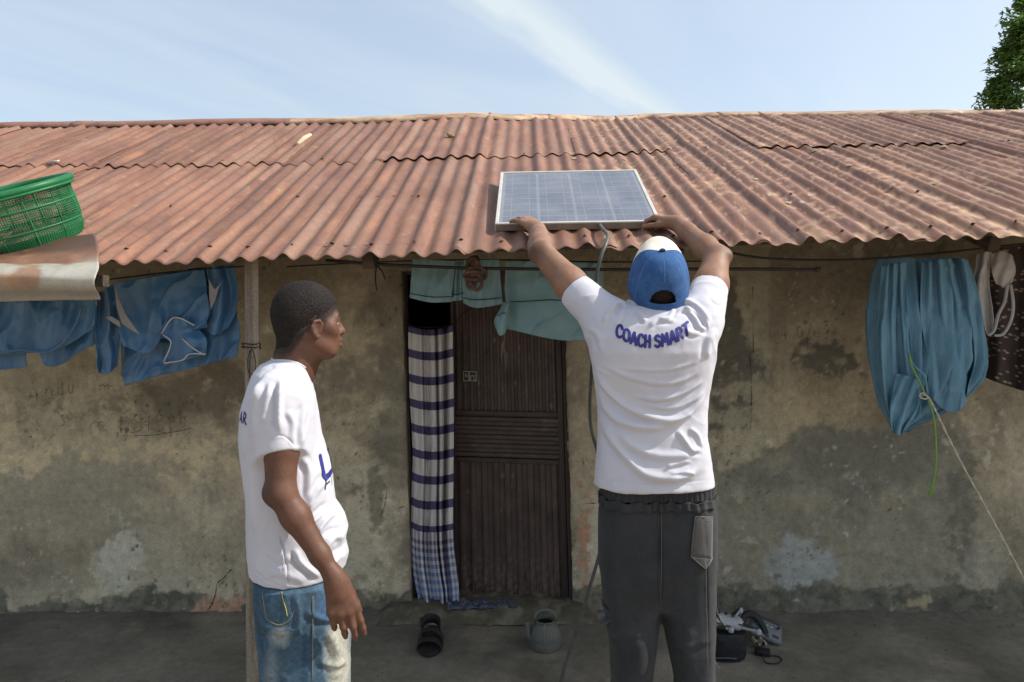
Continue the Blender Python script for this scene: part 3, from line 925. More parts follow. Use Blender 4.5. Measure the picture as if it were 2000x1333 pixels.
mbx.add([DL(0, 0, -.02), DL(1, 0, -.02), DL(1, 1, -.02), DL(0, 1, -.02)], [(0, 1, 2, 3)])
mbx.build('back_sheet', m_door, door, False)
# sticker
mbx = MB()
def dq(x0, y0, x1, y1, h, m):
    f = lambda a, b: DL((a - lerp(882, 884, dv(b))) / 214, dv(b), h)
    mbx.add([f(x0, y0), f(x1, y0), f(x1, y1), f(x0, y1)], [(0, 1, 2, 3)], m)
dq(906, 722, 933, 742, .0130, 0); dq(908, 724, 916, 740, .0134, 1); dq(919, 724, 931, 730, .0134, 1); dq(922, 732, 926, 740, .0134, 1); dq(928, 732, 931, 738, .0134, 1); dq(910, 728, 914, 734, .0138, 0)
mbx.build('sticker', [mk('sticker_paper', (.28, .25, .21), None, 60, .7), mk('sticker_ink', (.05, .045, .045), None, 60, .7)], door, False)
# frame
m_frame = mk('frame_wood', (.085, .055, .042), (.045, .032, .028), 8, .75, .4, 60, stretch=(3, 3, .3), fine=(140, .25))
fr = bpy.data.objects.new('door_frame', None); COL.objects.link(fr); fr.parent = house; fr.location = Vector((0, 0, 0)); ORIG['door_frame'] = ORIG[house.name].copy()
def jamb(xa, xb, y0, y1, name='jamb'):
    mbx = MB()
    a0, a1 = P(xa[0], 528, y0), P(xa[1], 1195, y0); b0, b1 = P(xb[0], 528, y0), P(xb[1], 1195, y0)
    q = []
    for p in (a0, b0, b1, a1): q += [(p.x, y0, p.z), (p.x, y1, p.z)]
    mbx.add(q, [(0, 2, 4, 6), (1, 7, 5, 3), (0, 1, 3, 2), (2, 3, 5, 4), (4, 5, 7, 6), (6, 7, 1, 0)])
    mbx.build(name, m_frame, fr, False, .004)
jamb((1093, 1113), (1101, 1121), 3.535, 3.63)
jamb((781, 806), (790, 813), 3.56, 3.64)
mbx = MB(); p = P(940, 530, 3.59); mbx.box((p.x, 3.59, p.z + .012), (.80, .07, .05)); mbx.build('head', m_frame, fr, False, .004)

# ------------------------------------------------------------------ post, pole, wires, tree
post = thing('wooden_post', 'weathered grey wooden post holding up the eave behind the younger man', 'post', (P(493, 900, 2.72).x, 2.72, 0))
a, b = P(491, 500, 2.72), P(495, 1390, 2.72)
n = 40; mbx = MB()
V = []; S = .026
for i in range(n):
    t = i / (n - 1); z = lerp(-.06, float(roof_z(a.x, 2.72)) - .05, t); cx = lerp(b.x, a.x, t)
    tw = .30 + .1 * t
    for k in range(12):
        an = 2 * math.pi * (k + .5) / 12
        r = S / max(abs(math.cos(an)), abs(math.sin(an))) ; r = min(r, S * 1.28) * (1 + (.14 if z < .45 else .04) * mnoise.noise(Vector((math.cos(an) * 2, math.sin(an) * 2, z * 7))))
        V.append((cx + r * math.cos(an + tw), 2.72 + r * math.sin(an + tw), z))
mbx.add(V, [(i * 12 + k, i * 12 + (k + 1) % 12, (i + 1) * 12 + (k + 1) % 12, (i + 1) * 12 + k) for i in range(n - 1) for k in range(12)])
mbx.build('timber', mk('post_timber', (.33, .285, .225), (.17, .14, .105), 7, .9, .7, 60, stretch=(5, 5, .25), fine=(130, .22)), post, False)
mbx = MB()
zc = P(490, 683, 2.70).z; cx = P(491, 683, 2.72).x
mbx.tube([(cx + .034 * math.cos(t), 2.72 + .034 * math.sin(t), zc + .004 * math.sin(2 * t) + .002 * t) for t in np.linspace(0, 4 * math.pi, 40)], .0022, 5)
mbx.tube(crom([P(488, 684, 2.68), P(484, 705, 2.675), P(486, 728, 2.675), P(497, 728, 2.675), P(499, 705, 2.675), P(490, 684, 2.68), P(487, 740, 2.675)], 6), .0018, 5)
m_wire = mk('black_wire', (.02, .02, .02), None, 30, .6)
mbx.build('tied_wire', m_wire, post, True)

pole = tag(MB(), None) if False else None
mbx = MB()
mbx.tube([P(x_, 0 + y_, 2.80) for x_, y_ in ((636, 509), (740, 517), (900, 524), (1050, 526), (1200, 527), (1340, 526), (1480, 526), (1592, 527))], .0065, 8)
mbx.lathe([(0, -.012), (.011, -.008), (.014, 0), (.011, .009), (0, .012)], P(1597, 527, 2.80), 10)
o = mbx.build('hanging_pole', mk('pole_iron', (.05, .04, .036), (.03, .026, .025), 12, .7, .3), None); tag(o, 'thin dark iron pole with knobbed end slung under the eave', 'pole')
for nm, lab, pts, r in (('electric_wire', 'black wire sagging under the eave above the blue mosquito net', [P(1415, 492, 2.74), P(1500, 505, 2.76), P(1650, 508, 2.80), P(1800, 498, 2.84), P(1990, 478, 2.9), P(2150, 462, 2.9)], .0045),
                    ('clothesline', 'thin clothesline stretched above the doorway carrying the teal garments', [P(560, 521, 2.98), P(800, 510, 2.98), P(1000, 508, 2.98), P(1180, 512, 2.98), P(1420, 510, 2.98)], .003),
                    ('curtain_string', 'string across the doorway holding the striped curtain', [P(782, 612, 3.55), P(800, 634, 3.55), P(840, 640, 3.55), P(886, 633, 3.55), P(905, 612, 3.62), P(935, 596, 3.66)], .0025),
                    ('washing_line', 'washing line at left carrying the blue jerseys', [P(-300, 560, 2.86), P(0, 556, 2.86), P(190, 548, 2.86), P(330, 532, 2.86), P(482, 520, 2.80)], .003)):
    mbx = MB(); mbx.tube(crom(pts, 8), r, 6); o = mbx.build(nm, m_wire); tag(o, lab, 'wire' if 'wire' in nm else 'line')
mbx = MB(); mbx.tube(crom([P(735, 520, 2.80), P(733, 545, 2.79), P(736, 568, 2.79)], 5), .003, 5); mbx.tube(crom([P(737, 520, 2.8), P(746, 530, 2.79), P(752, 546, 2.79)], 5), .003, 5)
o = mbx.build('hanging_string', m_wire); tag(o, 'short dark string dangling from the pole left of the doorway', 'string')

m_grit = mk('grit', (.20, .18, .145), (.10, .09, .07), 60, .95, .4, 200)
V = []; F = []
rg = random.Random(5)
for k in range(900):
    y_ = YW - abs(rg.gauss(0, .16)) - .015 if k < 520 else rg.uniform(2.6, 3.45)
    x_ = rg.uniform(-2.6, 2.6); s_ = rg.choice((.0015, .002, .0025, .003, .0045)) * rg.uniform(.7, 1.4)
    z_ = .004 + s_ * .3 + (.02 * max(0, 1 - (YW - y_) / .06) if YW - y_ < .06 else 0); i0 = len(V)
    for q in ((1, 0, 0), (0, 1, 0), (-1, 0, 0), (0, -1, 0), (0, 0, .8), (0, 0, -.6)):
        V.append((x_ + q[0] * s_ * rg.uniform(.6, 1.5), y_ + q[1] * s_ * rg.uniform(.6, 1.5), z_ + q[2] * s_))
    for a, b in ((0, 1), (1, 2), (2, 3), (3, 0)): F += [(i0 + a, i0 + b, i0 + 4), (i0 + b, i0 + a, i0 + 5)]
o = link('gravel', mesh_np('gravel', np.array(V), np.array(F), False), m_grit); tag(o, 'loose grit swept along the foot of the wall', 'grit', kind='stuff')

# ================================================================== PEOPLE
def frame(F, U):
    F = Vector(F).normalized(); U = Vector(U); U = (U - F * U.dot(F)).normalized(); L = U.cross(F)   # L: the person's own left
    return np.array([L, F, U]).T          # columns: left, forward, up

def head_ops(S, C, M, sc=1.0, grow=0.0, ear=(0, 0)):
    C = np.array(C, float)
    W = lambda x, y, z: C + M @ (np.array([x, y, z]) * sc)
    e = lambda c, r, k=.02, mode='u', MM=None: S.ell(W(*c), np.array(r) * sc + grow, M if MM is None else MM, k * sc, mode)
    s = lambda a, b, r1, r2, k=.015: S.cone(W(*a), W(*b), r1 * sc + grow, r2 * sc + grow, k * sc)
    e((0, -.014, .032), (.0765, .098, .088)); e((0, -.045, .0), (.066, .062, .066), .03)
    if grow: return W
    e((0, .030, -.030), (.0635, .060, .080), .03)
    e((0, .040, -.078), (.050, .048, .036), .03)
    for q in (-1, 1): s((q * .056, -.008, -.055), (q * .030, .070, -.094), .018, .014, .03)     # jaw line
    s((0, .072, -.098), (0, .078, -.094), .0175, .016, .025)
    s((-.036, .078, .014), (.036, .078, .014), .010, .010, .02)
    for q in (-1, 1): s((q * .046, .058, -.018), (q * .036, .070, -.026), .020, .018, .025)
    e((0, .078, -.060), (.031, .024, .026), .02)
    for q in (-1, 1): S.ell(W(q * .031, .094, -.003), np.array([.017, .013, .011]) * sc, M, .012 * sc, 's')
    s((0, .083, .008), (0, .105, -.027), .0075, .0120, .012)
    for q in (-1, 1): s((q * .004, .098, -.030), (q * .0155, .090, -.034), .0095, .0085, .008)
    for q in (-1, 1): S.ell(W(q * .0085, .100, -.041), np.array([.0042, .0055, .004]) * sc, M, .004 * sc, 's')
    s((-.022, .086, -.0585), (0, .1015, -.0555), .0045, .0074, .006); s((.022, .086, -.0585), (0, .1015, -.0555), .0045, .0074, .006)
    s((-.020, .086, -.0670), (0, .1015, -.0715), .0045, .0088, .006); s((.020, .086, -.0670), (0, .1015, -.0715), .0045, .0088, .006)
    for q in (-1, 1): S.cone(W(-.020 * q, .093, -.0625), W(0, .109, -.0632), .0014, .0022, .003, 's')
    for q in (-1, 1):                                                     # ears: rim, lobe, bowl
        rim = [(q * .0745, .010, -.018), (q * .0765, .013, .006), (q * .081, .004, .017), (q * .087, -.012, .014), (q * .089, -.018, -.004), (q * .085, -.010, -.024), (q * .0785, .002, -.035), (q * .0755, .008, -.030)]
        rim = [(a_, b_ + ear[0], c_ + ear[1]) for a_, b_, c_ in rim]
        for i in range(len(rim) - 1): s(rim[i], rim[i + 1], .0046, .0046, .004)
        e((q * .0765, -.004 + ear[0], -.008 + ear[1]), (.007, .015, .024), .006)
        s((q * .081, -.009 + ear[0], .006 + ear[1]), (q * .083, -.010 + ear[0], -.016 + ear[1]), .004, .004, .005)
        S.ell(W(q * .0885, .0015 + ear[0], -.007 + ear[1]), np.array([.0085, .0085, .0135]) * sc, M, .003 * sc, 's')
    return W

def hand_ops(S, w, f, n, thumb, curl=(.3, .3, .25), spread=.06, sc=1.0, tb=(.75, .35, .25), per=None):
    """w wrist, f towards the knuckles, n where the palm faces, thumb = +1/-1 side; curl per joint in radians"""
    f = Vector(f).normalized(); n = Vector(n); n = (n - f * n.dot(f)).normalized(); s = f.cross(n) * thumb
    w = Vector(w)
    tips = []
    base = [(.030, .082, .074), (.010, .087, .082), (-.011, .083, .076), (-.030, .074, .060)]
    for i, (o, ml, fl) in enumerate(base):
        m0 = w + s * o * .45 * sc + f * .012 * sc
        kn = w + f * ml * sc + s * o * sc - n * (.004 if i in (1, 2) else 0) * sc
        S.cone(m0, kn, .0145 * sc, .0115 * sc, .016 * sc)
        d = (f + s * spread * (1.5 - i)).normalized(); p = kn; a = 0
        cs = per[i] if per else curl
        for j, (L, r0, r1) in enumerate(((.50, .0098, .0088), (.33, .0088, .0080), (.27, .0080, .0066))):
            a += cs[j]
            dd = (d * math.cos(a) + n * math.sin(a)).normalized()
            q = p + dd * fl * L * sc
            S.cone(p, q, r0 * sc * (.9 if i == 3 else 1), r1 * sc * (.9 if i == 3 else 1), .0045 * sc if j else .009 * sc)
            p = q
        tips.append((p, dd))
    # ball of the thumb leaves the side of the palm near its base
    t0 = w + f * .018 * sc + s * .014 * sc + n * .006 * sc
    d1 = (f * math.cos(tb[0]) + s * math.sin(tb[0]) + n * .45).normalized()
    t1 = t0 + d1 * .042 * sc
    d2 = (d1 * 1 + f * tb[1] + n * .1).normalized(); t2 = t1 + d2 * .034 * sc
    d3 = (d2 + f * tb[2] + n * .15).normalized(); t3 = t2 + d3 * .026 * sc
    S.cone(t0, t1, .0165 * sc, .0125 * sc, .014 * sc); S.cone(t1, t2, .0112 * sc, .0100 * sc, .007 * sc); S.cone(t2, t3, .0102 * sc, .0078 * sc, .004 * sc)
    S.cone(w - f * .01 * sc, w + f * .03 * sc, .021 * sc, .021 * sc, .02 * sc)
    return tips

def arm_ops(S, sh, el, wr, r=(.052, .043, .040, .041, .026), kw=.02):
    sh, el, wr = Vector(sh), Vector(el), Vector(wr)
    S.cone(sh, lerp(sh, el, .5), r[0], r[1] * 1.06, kw); S.cone(lerp(sh, el, .5), el, r[1] * 1.06, r[2], kw)
    S.cone(el, lerp(el, wr, .28), r[2] * .97, r[3], kw); S.cone(lerp(el, wr, .28), lerp(el, wr, .72), r[3], lerp(r[3], r[4], .72), kw)
    S.cone(lerp(el, wr, .72), wr, lerp(r[3], r[4], .72), r[4], kw)

SKIN = np.array([.120, .058, .038])
def skin_paint(V, base, seed, extra=(), roots=None):
    n = fbm(V + seed, 18, 4); n2 = fbm(V + seed, 5, 3)
    c = np.ones((len(V), 3)) * base * (1 + .13 * n + .10 * n2)[:, None]
    for ctr, rad, col, k in extra:
        d = np.linalg.norm(V - np.array(ctr), axis=1) / rad
        c = lerp(c, np.array(col), (np.clip(1.2 - d, 0, 1) * k)[:, None])
    if roots: c = lerp(c, np.array([.016, .012, .011]), (roots(V) * np.clip(.92 + .4 * pnoise(V, 260), 0, 1))[:, None])
    return np.clip(c, .004, 1)
m_skin = mk_attr('brown_skin', .54, .26, .18, 230, (420, .14), (60, .10), sss=.06)
m_hair = mk('cropped_hair', (.026, .020, .018), (.006, .005, .005), 260, .8, .6, 340, spec=.2, ramp=(.38, .62), detail=2)
m_tee = mk('white_cotton', (.53, .53, .585), (.49, .49, .545), 5, .9, .10, 500, spec=.15, sheen=.15)
m_print = mk('blue_print', (.040, .040, .235), None, 60, .6)
m_eye = mk('eye_white', (.36, .31, .27), None, 60, .25, spec=.6)
m_iris = mk('dark_iris', (.012, .008, .006), None, 60, .15, spec=.7)

def skin(S, name, lo, hi, mat, parent, h=.003, paint=None, it=2, post=None, col=True):
    V, F = S.mesh(lo, hi, h)
    V = relax(V, F, it)
    if post: V = post(V, F)
    c = paint(V) if paint else None
    return link(name, mesh_np(name, V, F, True, col=c), mat, parent), V, F

def tree_of(V, F): return BVHTree.FromPolygons([tuple(v) for v in V], [tuple(f) for f in F])

LET = {'C': [[(.78, .80), (.55, .98), (.22, .90), (.06, .5), (.22, .10), (.55, .02), (.80, .18)]], 'O': [[(.45, .98), (.12, .82), (.06, .5), (.14, .16), (.46, .02), (.80, .18), (.86, .5), (.78, .84), (.45, .98)]],
       'A': [[(.04, .02), (.42, .98)], [(.42, .98), (.82, .02)], [(.22, .30), (.66, .30)]], 'H': [[(.08, .02), (.08, .98)], [(.72, .02), (.72, .98)], [(.08, .5), (.72, .5)]],
       'S': [[(.70, .84), (.44, .98), (.14, .86), (.14, .64), (.42, .52), (.70, .38), (.70, .14), (.40, .02), (.08, .14)]], 'M': [[(.05, .02), (.12, .98)], [(.12, .98), (.46, .34)], [(.46, .34), (.80, .98)], [(.80, .98), (.90, .02)]],
       'R': [[(.10, .02), (.10, .98)], [(.10, .96), (.50, .96), (.70, .74), (.50, .50), (.10, .48)], [(.40, .48), (.74, .02)]], 'T': [[(.0, .96), (.76, .96)], [(.38, .96), (.38, .02)]],
       'L': [[(.10, .98), (.10, .04)], [(.10, .04), (.66, .04)]], 'F': [[(.10, .02), (.10, .96)], [(.10, .96), (.66, .96)], [(.10, .52), (.56, .52)]], 'I': [[(.10, .02), (.10, .98)]], 'N': [[(.1, .02), (.1, .98)], [(.1, .98), (.7, .02)], [(.7, .02), (.7, .98)]]}
ADV = {'M': 1.18, 'O': 1.10, 'I': .40, 'L': .86, 'F': .86, ' ': .45}
def lettering(word, hit, parent, place, pen, mat=None, lift=.0016):
    """place(u along the line, v in letter heights) -> argument for hit(); hit -> (place on the cloth, normal) or None. One object per letter"""
    tot = sum(ADV.get(c, 1.02) for c in word); x0 = 0
    for c in word:
        if c != ' ':
            mbx = MB(); k = 0
            for st in LET[c]:
                pl = crom([(a, b, 0) for a, b in st], 4) if len(st) > 2 else [Vector((lerp(st[0][0], st[1][0], t), lerp(st[0][1], st[1][1], t), 0)) for t in np.linspace(0, 1, 9)]
                Q = []
                for q in pl:
                    h = hit(*place((x0 + q.x) / tot, q.y))
                    Q.append((h[0] + h[1] * (lift + .00022 * k), h[1]) if h else None)
                k += 1
                for i in range(len(Q) - 1):
                    if Q[i] is None or Q[i + 1] is None or (Q[i][0] - Q[i + 1][0]).length > .03: continue
                    (p, n), (p2, n2) = Q[i], Q[i + 1]
                    t = (p2 - p).normalized(); s1 = n.cross(t).normalized() * pen
                    mbx.add([p - s1, p + s1, p2 + s1, p2 - s1], [(0, 1, 2, 3)])
                    mbx.add([p + n * .00008] + [p + n * .00008 + (s1 * math.cos(a) + t * pen * math.sin(a)) for a in np.linspace(0, 2 * math.pi, 10)], [(0, j + 1, j + 2) for j in range(9)])
                if Q[-1]:
                    p, n = Q[-1]; s1 = n.orthogonal().normalized() * pen; t = n.cross(s1)
                    mbx.add([p + n * .00008] + [p + n * .00008 + (s1 * math.cos(a) + t * math.sin(a)) for a in np.linspace(0, 2 * math.pi, 10)], [(0, j + 1, j + 2) for j in range(9)])
            if mbx.f: mbx.build('letter', mat or m_print, parent, False)
        x0 += ADV.get(c, 1.02)
def from_camera(bvh):
    def hit(x, y):
        d = ray(x, y).normalized(); h = bvh.ray_cast(Vector((0, 0, CAM_H)), d)
        return None if h[0] is None else (h[0], h[1] if h[1].dot(d) < 0 else -h[1])
    return hit
def round_body(bvh, axis):
    def hit(phi, z):                            # inwards to the body's own axis
        d = Vector((math.cos(phi), math.sin(phi), 0)); h = bvh.ray_cast(Vector((axis[0], axis[1], z)) + d * .6, -d)
        return None if h[0] is None else (h[0], h[1] if h[1].dot(d) > 0 else -h[1])
    return hit

# ------------------------------------------------------------------ the man with the cap, seen from behind
YM = 2.25
man = thing('person', 'man in a white t-shirt and blue cap lifting the solar panel with raised arms', 'person', (P(1283, 1000, YM).x, YM, 0))
mp = lambda x, y, d=0: P(x, y, YM + d)
neck0 = mp(1279, 640, .01)
MH = frame((.03, .88, .47), (0, -.47, .88))
headC = np.array(mp(1285, 549, .035))
PANEL_EDGE_Y = 2.86
l_sh, l_el, l_wr = mp(1172, 618, .03), P(1058, 494, 2.42), P(1050, 449, 2.665)
r_sh, r_el, r_wr = mp(1376, 612, .03), P(1400, 503, 2.47), P(1322, 437, 2.70)
S = Sculpt()
W = head_ops(S, headC - MH @ np.array([0, 0, .012]), MH, .97)
W = lambda x, y, z: headC + MH @ np.array([x, y, z])
S.cone(W(0, -.030, -.045), neck0, .056, .060, .03); S.cone(neck0, mp(1279, 690, .02), .062, .10, .06)
S.cone(l_sh, mp(1276, 650, .02), .05, .06, .05); S.cone(r_sh, mp(1276, 650, .02), .05, .06, .05)
S.cone(mp(1276, 690, .02), mp(1279, 920, .02), .098, .085, .05)
arm_ops(S, l_sh, l_el, l_wr, (.056, .050, .0385, .041, .0285)); arm_ops(S, r_sh, r_el, r_wr, (.058, .052, .041, .042, .0285))
S.cone(l_el, P(1046, 497, 2.405), .030, .020, .02); S.cone(r_el, P(1419, 500, 2.455), .032, .018, .02)     # elbow points
lt = hand_ops(S, l_wr, (-.42, .66, .40), (-.15, .40, -.90), -1, per=[(.30, .5, .4), (.28, .45, .4), (.22, .4, .3), (.12, .3, .2)], spread=.12, tb=(.6, .3, .2))
rt = hand_ops(S, r_wr, (-.62, .62, .22), (-.42, .10, -.90), 1, per=[(.55, .9, .5), (.6, .95, .55), (.65, .95, .55), (.7, .9, .5)], spread=.02, tb=(.5, .5, .4))
hip = mp(1283, 1010, .02)
S.cone(mp(1279, 920, .02), hip, .085, .085, .05)
for q in (-1, 1):
    hx = Vector((hip.x + q * .085, YM + .02, .90)); kx = Vector((hip.x + q * .098, YM + .02, .50)); ax = Vector((hip.x + q * .100, YM + .03, .10))
    S.cone(hx, kx, .070, .048, .04); S.cone(kx, ax, .045, .033, .03)
    S.cone(ax, ax + Vector((q * .02, -.05, -.055)), .036, .034, .03); S.cone(ax + Vector((0, 0, -.05)), ax + Vector((q * .03, .15, -.068)), .034, .030, .03)
skin(S, 'body', (neck0.x - .55, 1.95, -.01), (neck0.x + .45, 3.02, 1.93), m_skin, man, .0034,
     lambda V: skin_paint(V, np.array([.245, .135, .088]), 3.0, [(np.array(P(1040, 492, 2.39)), .05, (.055, .030, .022), .8), (np.array(P(1424, 500, 2.45)), .045, (.075, .042, .030), .7)]
                          + [(tuple(t[0]), .012, (.22, .12, .085), .5) for t in lt + rt]))
# hair below the cap
S = Sculpt(); head_ops(S, headC - MH @ np.array([0, 0, .012]), MH, .97, .004)
S.cone(W(0, -.050, -.060), W(0, -.046, -.030), .050, .060, .02)
def man_hairline(p):
    q = (p - headC.astype(np.float32)) @ MH.astype(np.float32)
    line = np.where(q[..., 1] > -.01, -.02, -.085)
    return np.maximum(np.maximum(line - q[..., 2], q[..., 1] - .055), q[..., 2] - np.where(q[..., 1] < -.06, .05, .004))
S.op(man_hairline, headC, .3, .004, 'i')
def fuzz(V, F):
    return V + vnormals(V, F) * (.0009 * pnoise(V, 190) + .0007 * pnoise(V + 3, 300))[:, None]
skin(S, 'hair', headC - .16, headC + .16, m_hair, man, .0028, None, 1, fuzz)
for q in (-1, 1):
    mbx = MB(); mbx.lathe([(0, -.011), (.007, -.0085), (.011, 0), (.007, .0085), (0, .011)], W(q * .031, .078, -.002), 12); mbx.build('eye', m_eye, man)
# cap: six-gored dome, white foam front, blue mesh behind, strap and opening
m_capb = mk('blue_cap_cloth', (.042, .112, .275), (.030, .082, .215), 40, .85, .5, 420, spec=.2, fine=(380, .2))
m_capw = mk('cream_foam', (.80, .74, .62), None, 12, .9, .15, 300, spec=.15)
m_capseam = mk('cap_stitch', (.10, .20, .42), None, 60, .85)
cap = bpy.data.objects.new('cap', None); COL.objects.link(cap); cap.parent = man; cap.location = Vector(headC) - ORIG[man.name]; ORIG['cap'] = Vector(headC)
def cap_pt(th, ph, g=0):
    """th 0 = front, ph 0 = rim .. 1 = crown"""
    a = ph * math.pi / 2
    cr, sr = math.cos(a) ** .72, math.sin(a) ** .92
    fr = max(0, math.cos(th)) ** 1.5
    x = math.sin(th) * .0900 * cr; y = math.cos(th) * (.112 - .006 * fr) * cr - .016 - .012 * ph
    z = -.002 - .020 * (1 - math.cos(th)) + (.116 + .020 * (1 - math.cos(th))) * sr
    # tall, stiff front panel
    z += .034 * fr * math.sin(math.pi * min(1, ph * 1.05)) ** 1.3
    y += .010 * fr * math.sin(math.pi * ph)
    gore = 1 - .012 * abs(math.cos(3 * th)) ** 8
    return W(x * gore * 1.03, y * gore * 1.03, z + g)
NT, NP = 220, 64
for nm, mat_, front in (('front_panel', m_capw, True), ('crown', m_capb, False)):
    V = np.array([cap_pt(2 * math.pi * i / NT, j / (NP - 1) * .985) for i in range(NT) for j in range(NP)])
    F = []
    for i in range(NT):
        th = 2 * math.pi * (i + .5) / NT
        isf = math.cos(th) > .32
        for j in range(NP - 1):
            if isf != front: continue
            ph = (j + .5) / (NP - 1)
            dth = (th - math.pi)
            if not front and 0.115 < ph and (dth / .43) ** 2 + ((ph - .115) / .19) ** 2 < 1: continue      # opening above the strap
            F.append((i * NP + j, ((i + 1) % NT) * NP + j, ((i + 1) % NT) * NP + j + 1, i * NP + j + 1))
    F = np.array(F)
    used = np.unique(F); rm = np.full(len(V), -1); rm[used] = np.arange(len(used))
    o = link(nm, mesh_np(nm, V[used], rm[F]), mat_, cap); solidify(o, .0022, 1)
mbx = MB(); mbx.lathe([(0, .0065), (.006, .006), (.0095, .003), (.010, -.001)], (0, 0, 0), 14)
bt = mbx.build('button', m_capb, cap, loc=Vector(cap_pt(0, 1, .003) + M_ if False else W(0, -.029, .117))); bt.rotation_euler = Matrix(MH.tolist()).to_euler()
for gi, th in enumerate((math.pi, math.pi * 2 / 3 + .05, -math.pi * 2 / 3 - .05)):
    mbx = MB(); mbx.tube([cap_pt(th, t, 0) + MH @ np.array([math.sin(th), math.cos(th), .4]) * .0012 for t in np.linspace(.40 if gi == 0 else .02, .97, 24)], .0016, 5); mbx.build('seam', m_capseam, cap)
mbx = MB()                                    # brim, out of sight from here
bp = [(lerp(-1.0, 1.0, i / 16), j) for i in range(17) for j in range(5)]
Vb = [cap_pt(t * 1.05, 0) + MH @ np.array([0, 1, -.25]) * (.075 * math.cos(t * 1.35) ** .7 * j / 4) for t, j in bp]
mbx.add(Vb, [(i * 5 + j, i * 5 + j + 1, (i + 1) * 5 + j + 1, (i + 1) * 5 + j) for i in range(16) for j in range(4)])
o = mbx.build('brim', m_capb, cap); solidify(o, .003)

def sleeve_op(S, a, b, r0, r1, k=.05, wall=.006, tilt=None):
    """an open tube of cloth from a to b"""
    a = np.array(a, np.float32); b = np.array(b, np.float32); ab = b - a; L2 = float(ab @ ab)
    d = ab / math.sqrt(L2)
    nrm = np.array(tilt, np.float32) if tilt is not None else d
    nrm = nrm / np.linalg.norm(nrm)
    def fn(p):
        t = np.clip(((p - a) @ ab) / L2, 0, 1.3)
        q = p - a - t[..., None] * ab
        rad = np.sqrt((q * q).sum(-1)); r = r0 + (r1 - r0) * t
        al = (p - b) @ nrm
        inner = np.maximum(rad - (r - wall), -(al + .05))
        return np.maximum(np.maximum(rad - r, al), -inner)
    S.op(fn, (a + b) / 2, math.sqrt(L2) / 2 + r0 + .05, k)

# t-shirt
rows = [(945, 1160, 1393), (900, 1164, 1387), (850, 1169, 1381), (800, 1168, 1382), (760, 1164, 1387), (720, 1158, 1393), (685, 1152, 1398), (655, 1152, 1399), (632, 1162, 1392), (616, 1180, 1378), (605, 1200, 1358), (597, 1222, 1334)]
zs = [mp(1280, r[0]).z for r in rows]; ca = [(mp(r[1], r[0]).x + mp(r[2], r[0]).x) / 2 for r in rows]; aa = [(mp(r[2], r[0]).x - mp(r[1], r[0]).x) / 2 for r in rows]
yy = [YM + v for v in (-.005, .0, .008, .012, .010, .004, .0, .0, .006, .012, .018, .022)]
bb = [.118, .116, .112, .110, .112, .118, .120, .115, .105, .092, .080, .066]
def shirt_man():
    S = Sculpt()
    S.loft(zs, ca, yy, aa, bb, .05, 2.5)
    sleeve_op(S, mp(1182, 622, .02), lerp(l_sh, l_el, .40), .071, .059)
    sleeve_op(S, mp(1366, 618, .02), lerp(r_sh, r_el, .42), .072, .061)
    # neck hole, hem hollow
    nk = np.array(neck0)
    S.ell((neck0.x + .006, YM + .055, mp(1279, 600).z + .030), (.066, .085, .045), None, .006, 's')
    S.cone(mp(1279, 1010, 0), mp(1279, 962, .0), .10, .10, .004, 's')
    return S
neckc = mp(1279, 612)
folds_man = [
    ([(1158, 700), (1172, 742), (1205, 782), (1250, 808), (1300, 820), (1340, 810), (1366, 782), (1378, 745)], 7, .011),
    ([(1160, 745), (1178, 790), (1208, 822), (1255, 834), (1300, 830), (1335, 818), (1362, 790)], 8, .010),
    ([(1166, 800), (1190, 850), (1222, 892), (1258, 925), (1300, 934), (1340, 930), (1372, 905)], 9, .012),
    ([(1200, 830), (1230, 868), (1275, 888), (1330, 890), (1362, 882)], 8, .007),
    ([(1168, 708), (1215, 730), (1265, 746), (1320, 748), (1372, 724)], 5, .0045), ([(1195, 716), (1245, 722), (1310, 722), (1368, 705)], 4, .003),
    ([(1230, 772), (1290, 780), (1340, 766), (1374, 742)], 4, .005), ([(1255, 790), (1310, 798), (1350, 784), (1374, 762)], 3.5, .004),
    ([(1322, 838), (1338, 862), (1352, 880), (1368, 876)], 5, .009), ([(1345, 836), (1362, 850), (1370, 876)], 4, .006),
    ([(1300, 912), (1322, 906), (1352, 900)], 4, .006), ([(1305, 925), (1335, 922), (1358, 926)], 3.5, .005),
    # around the raised shoulders
    ([(1314, 604), (1335, 590), (1358, 598), (1376, 616), (1386, 636)], 5, .010), ([(1316, 612), (1338, 604), (1356, 622), (1368, 642), (1384, 640)], 4.5, .008),
    ([(1330, 612), (1350, 606), (1372, 622), (1388, 650)], 3.5, .006), ([(1330, 640), (1350, 652), (1372, 648)], 4.5, .006), ([(1284, 626), (1306, 622), (1318, 600)], 3.5, .006),
    ([(1190, 618), (1200, 602), (1214, 592), (1226, 606)], 4.5, .009), ([(1178, 634), (1190, 610), (1206, 596)], 4, .007), ([(1244, 604), (1252, 618), (1262, 632)], 4, .006),
    ([(1200, 640), (1212, 618), (1222, 600)], 4, .005), ([(1268, 640), (1284, 628), (1322, 628)], 4, .005), ([(1386, 580), (1404, 592), (1406, 560)], 3.5, .003),
    ([(1146, 640), (1168, 655), (1176, 690)], 6, .006), ([(1398, 640), (1384, 668), (1380, 705)], 6, .007),
    # hem seam
    ([(1162, 934), (1220, 943), (1280, 946), (1340, 943), (1390, 937)], 1.6, -.0022),
]
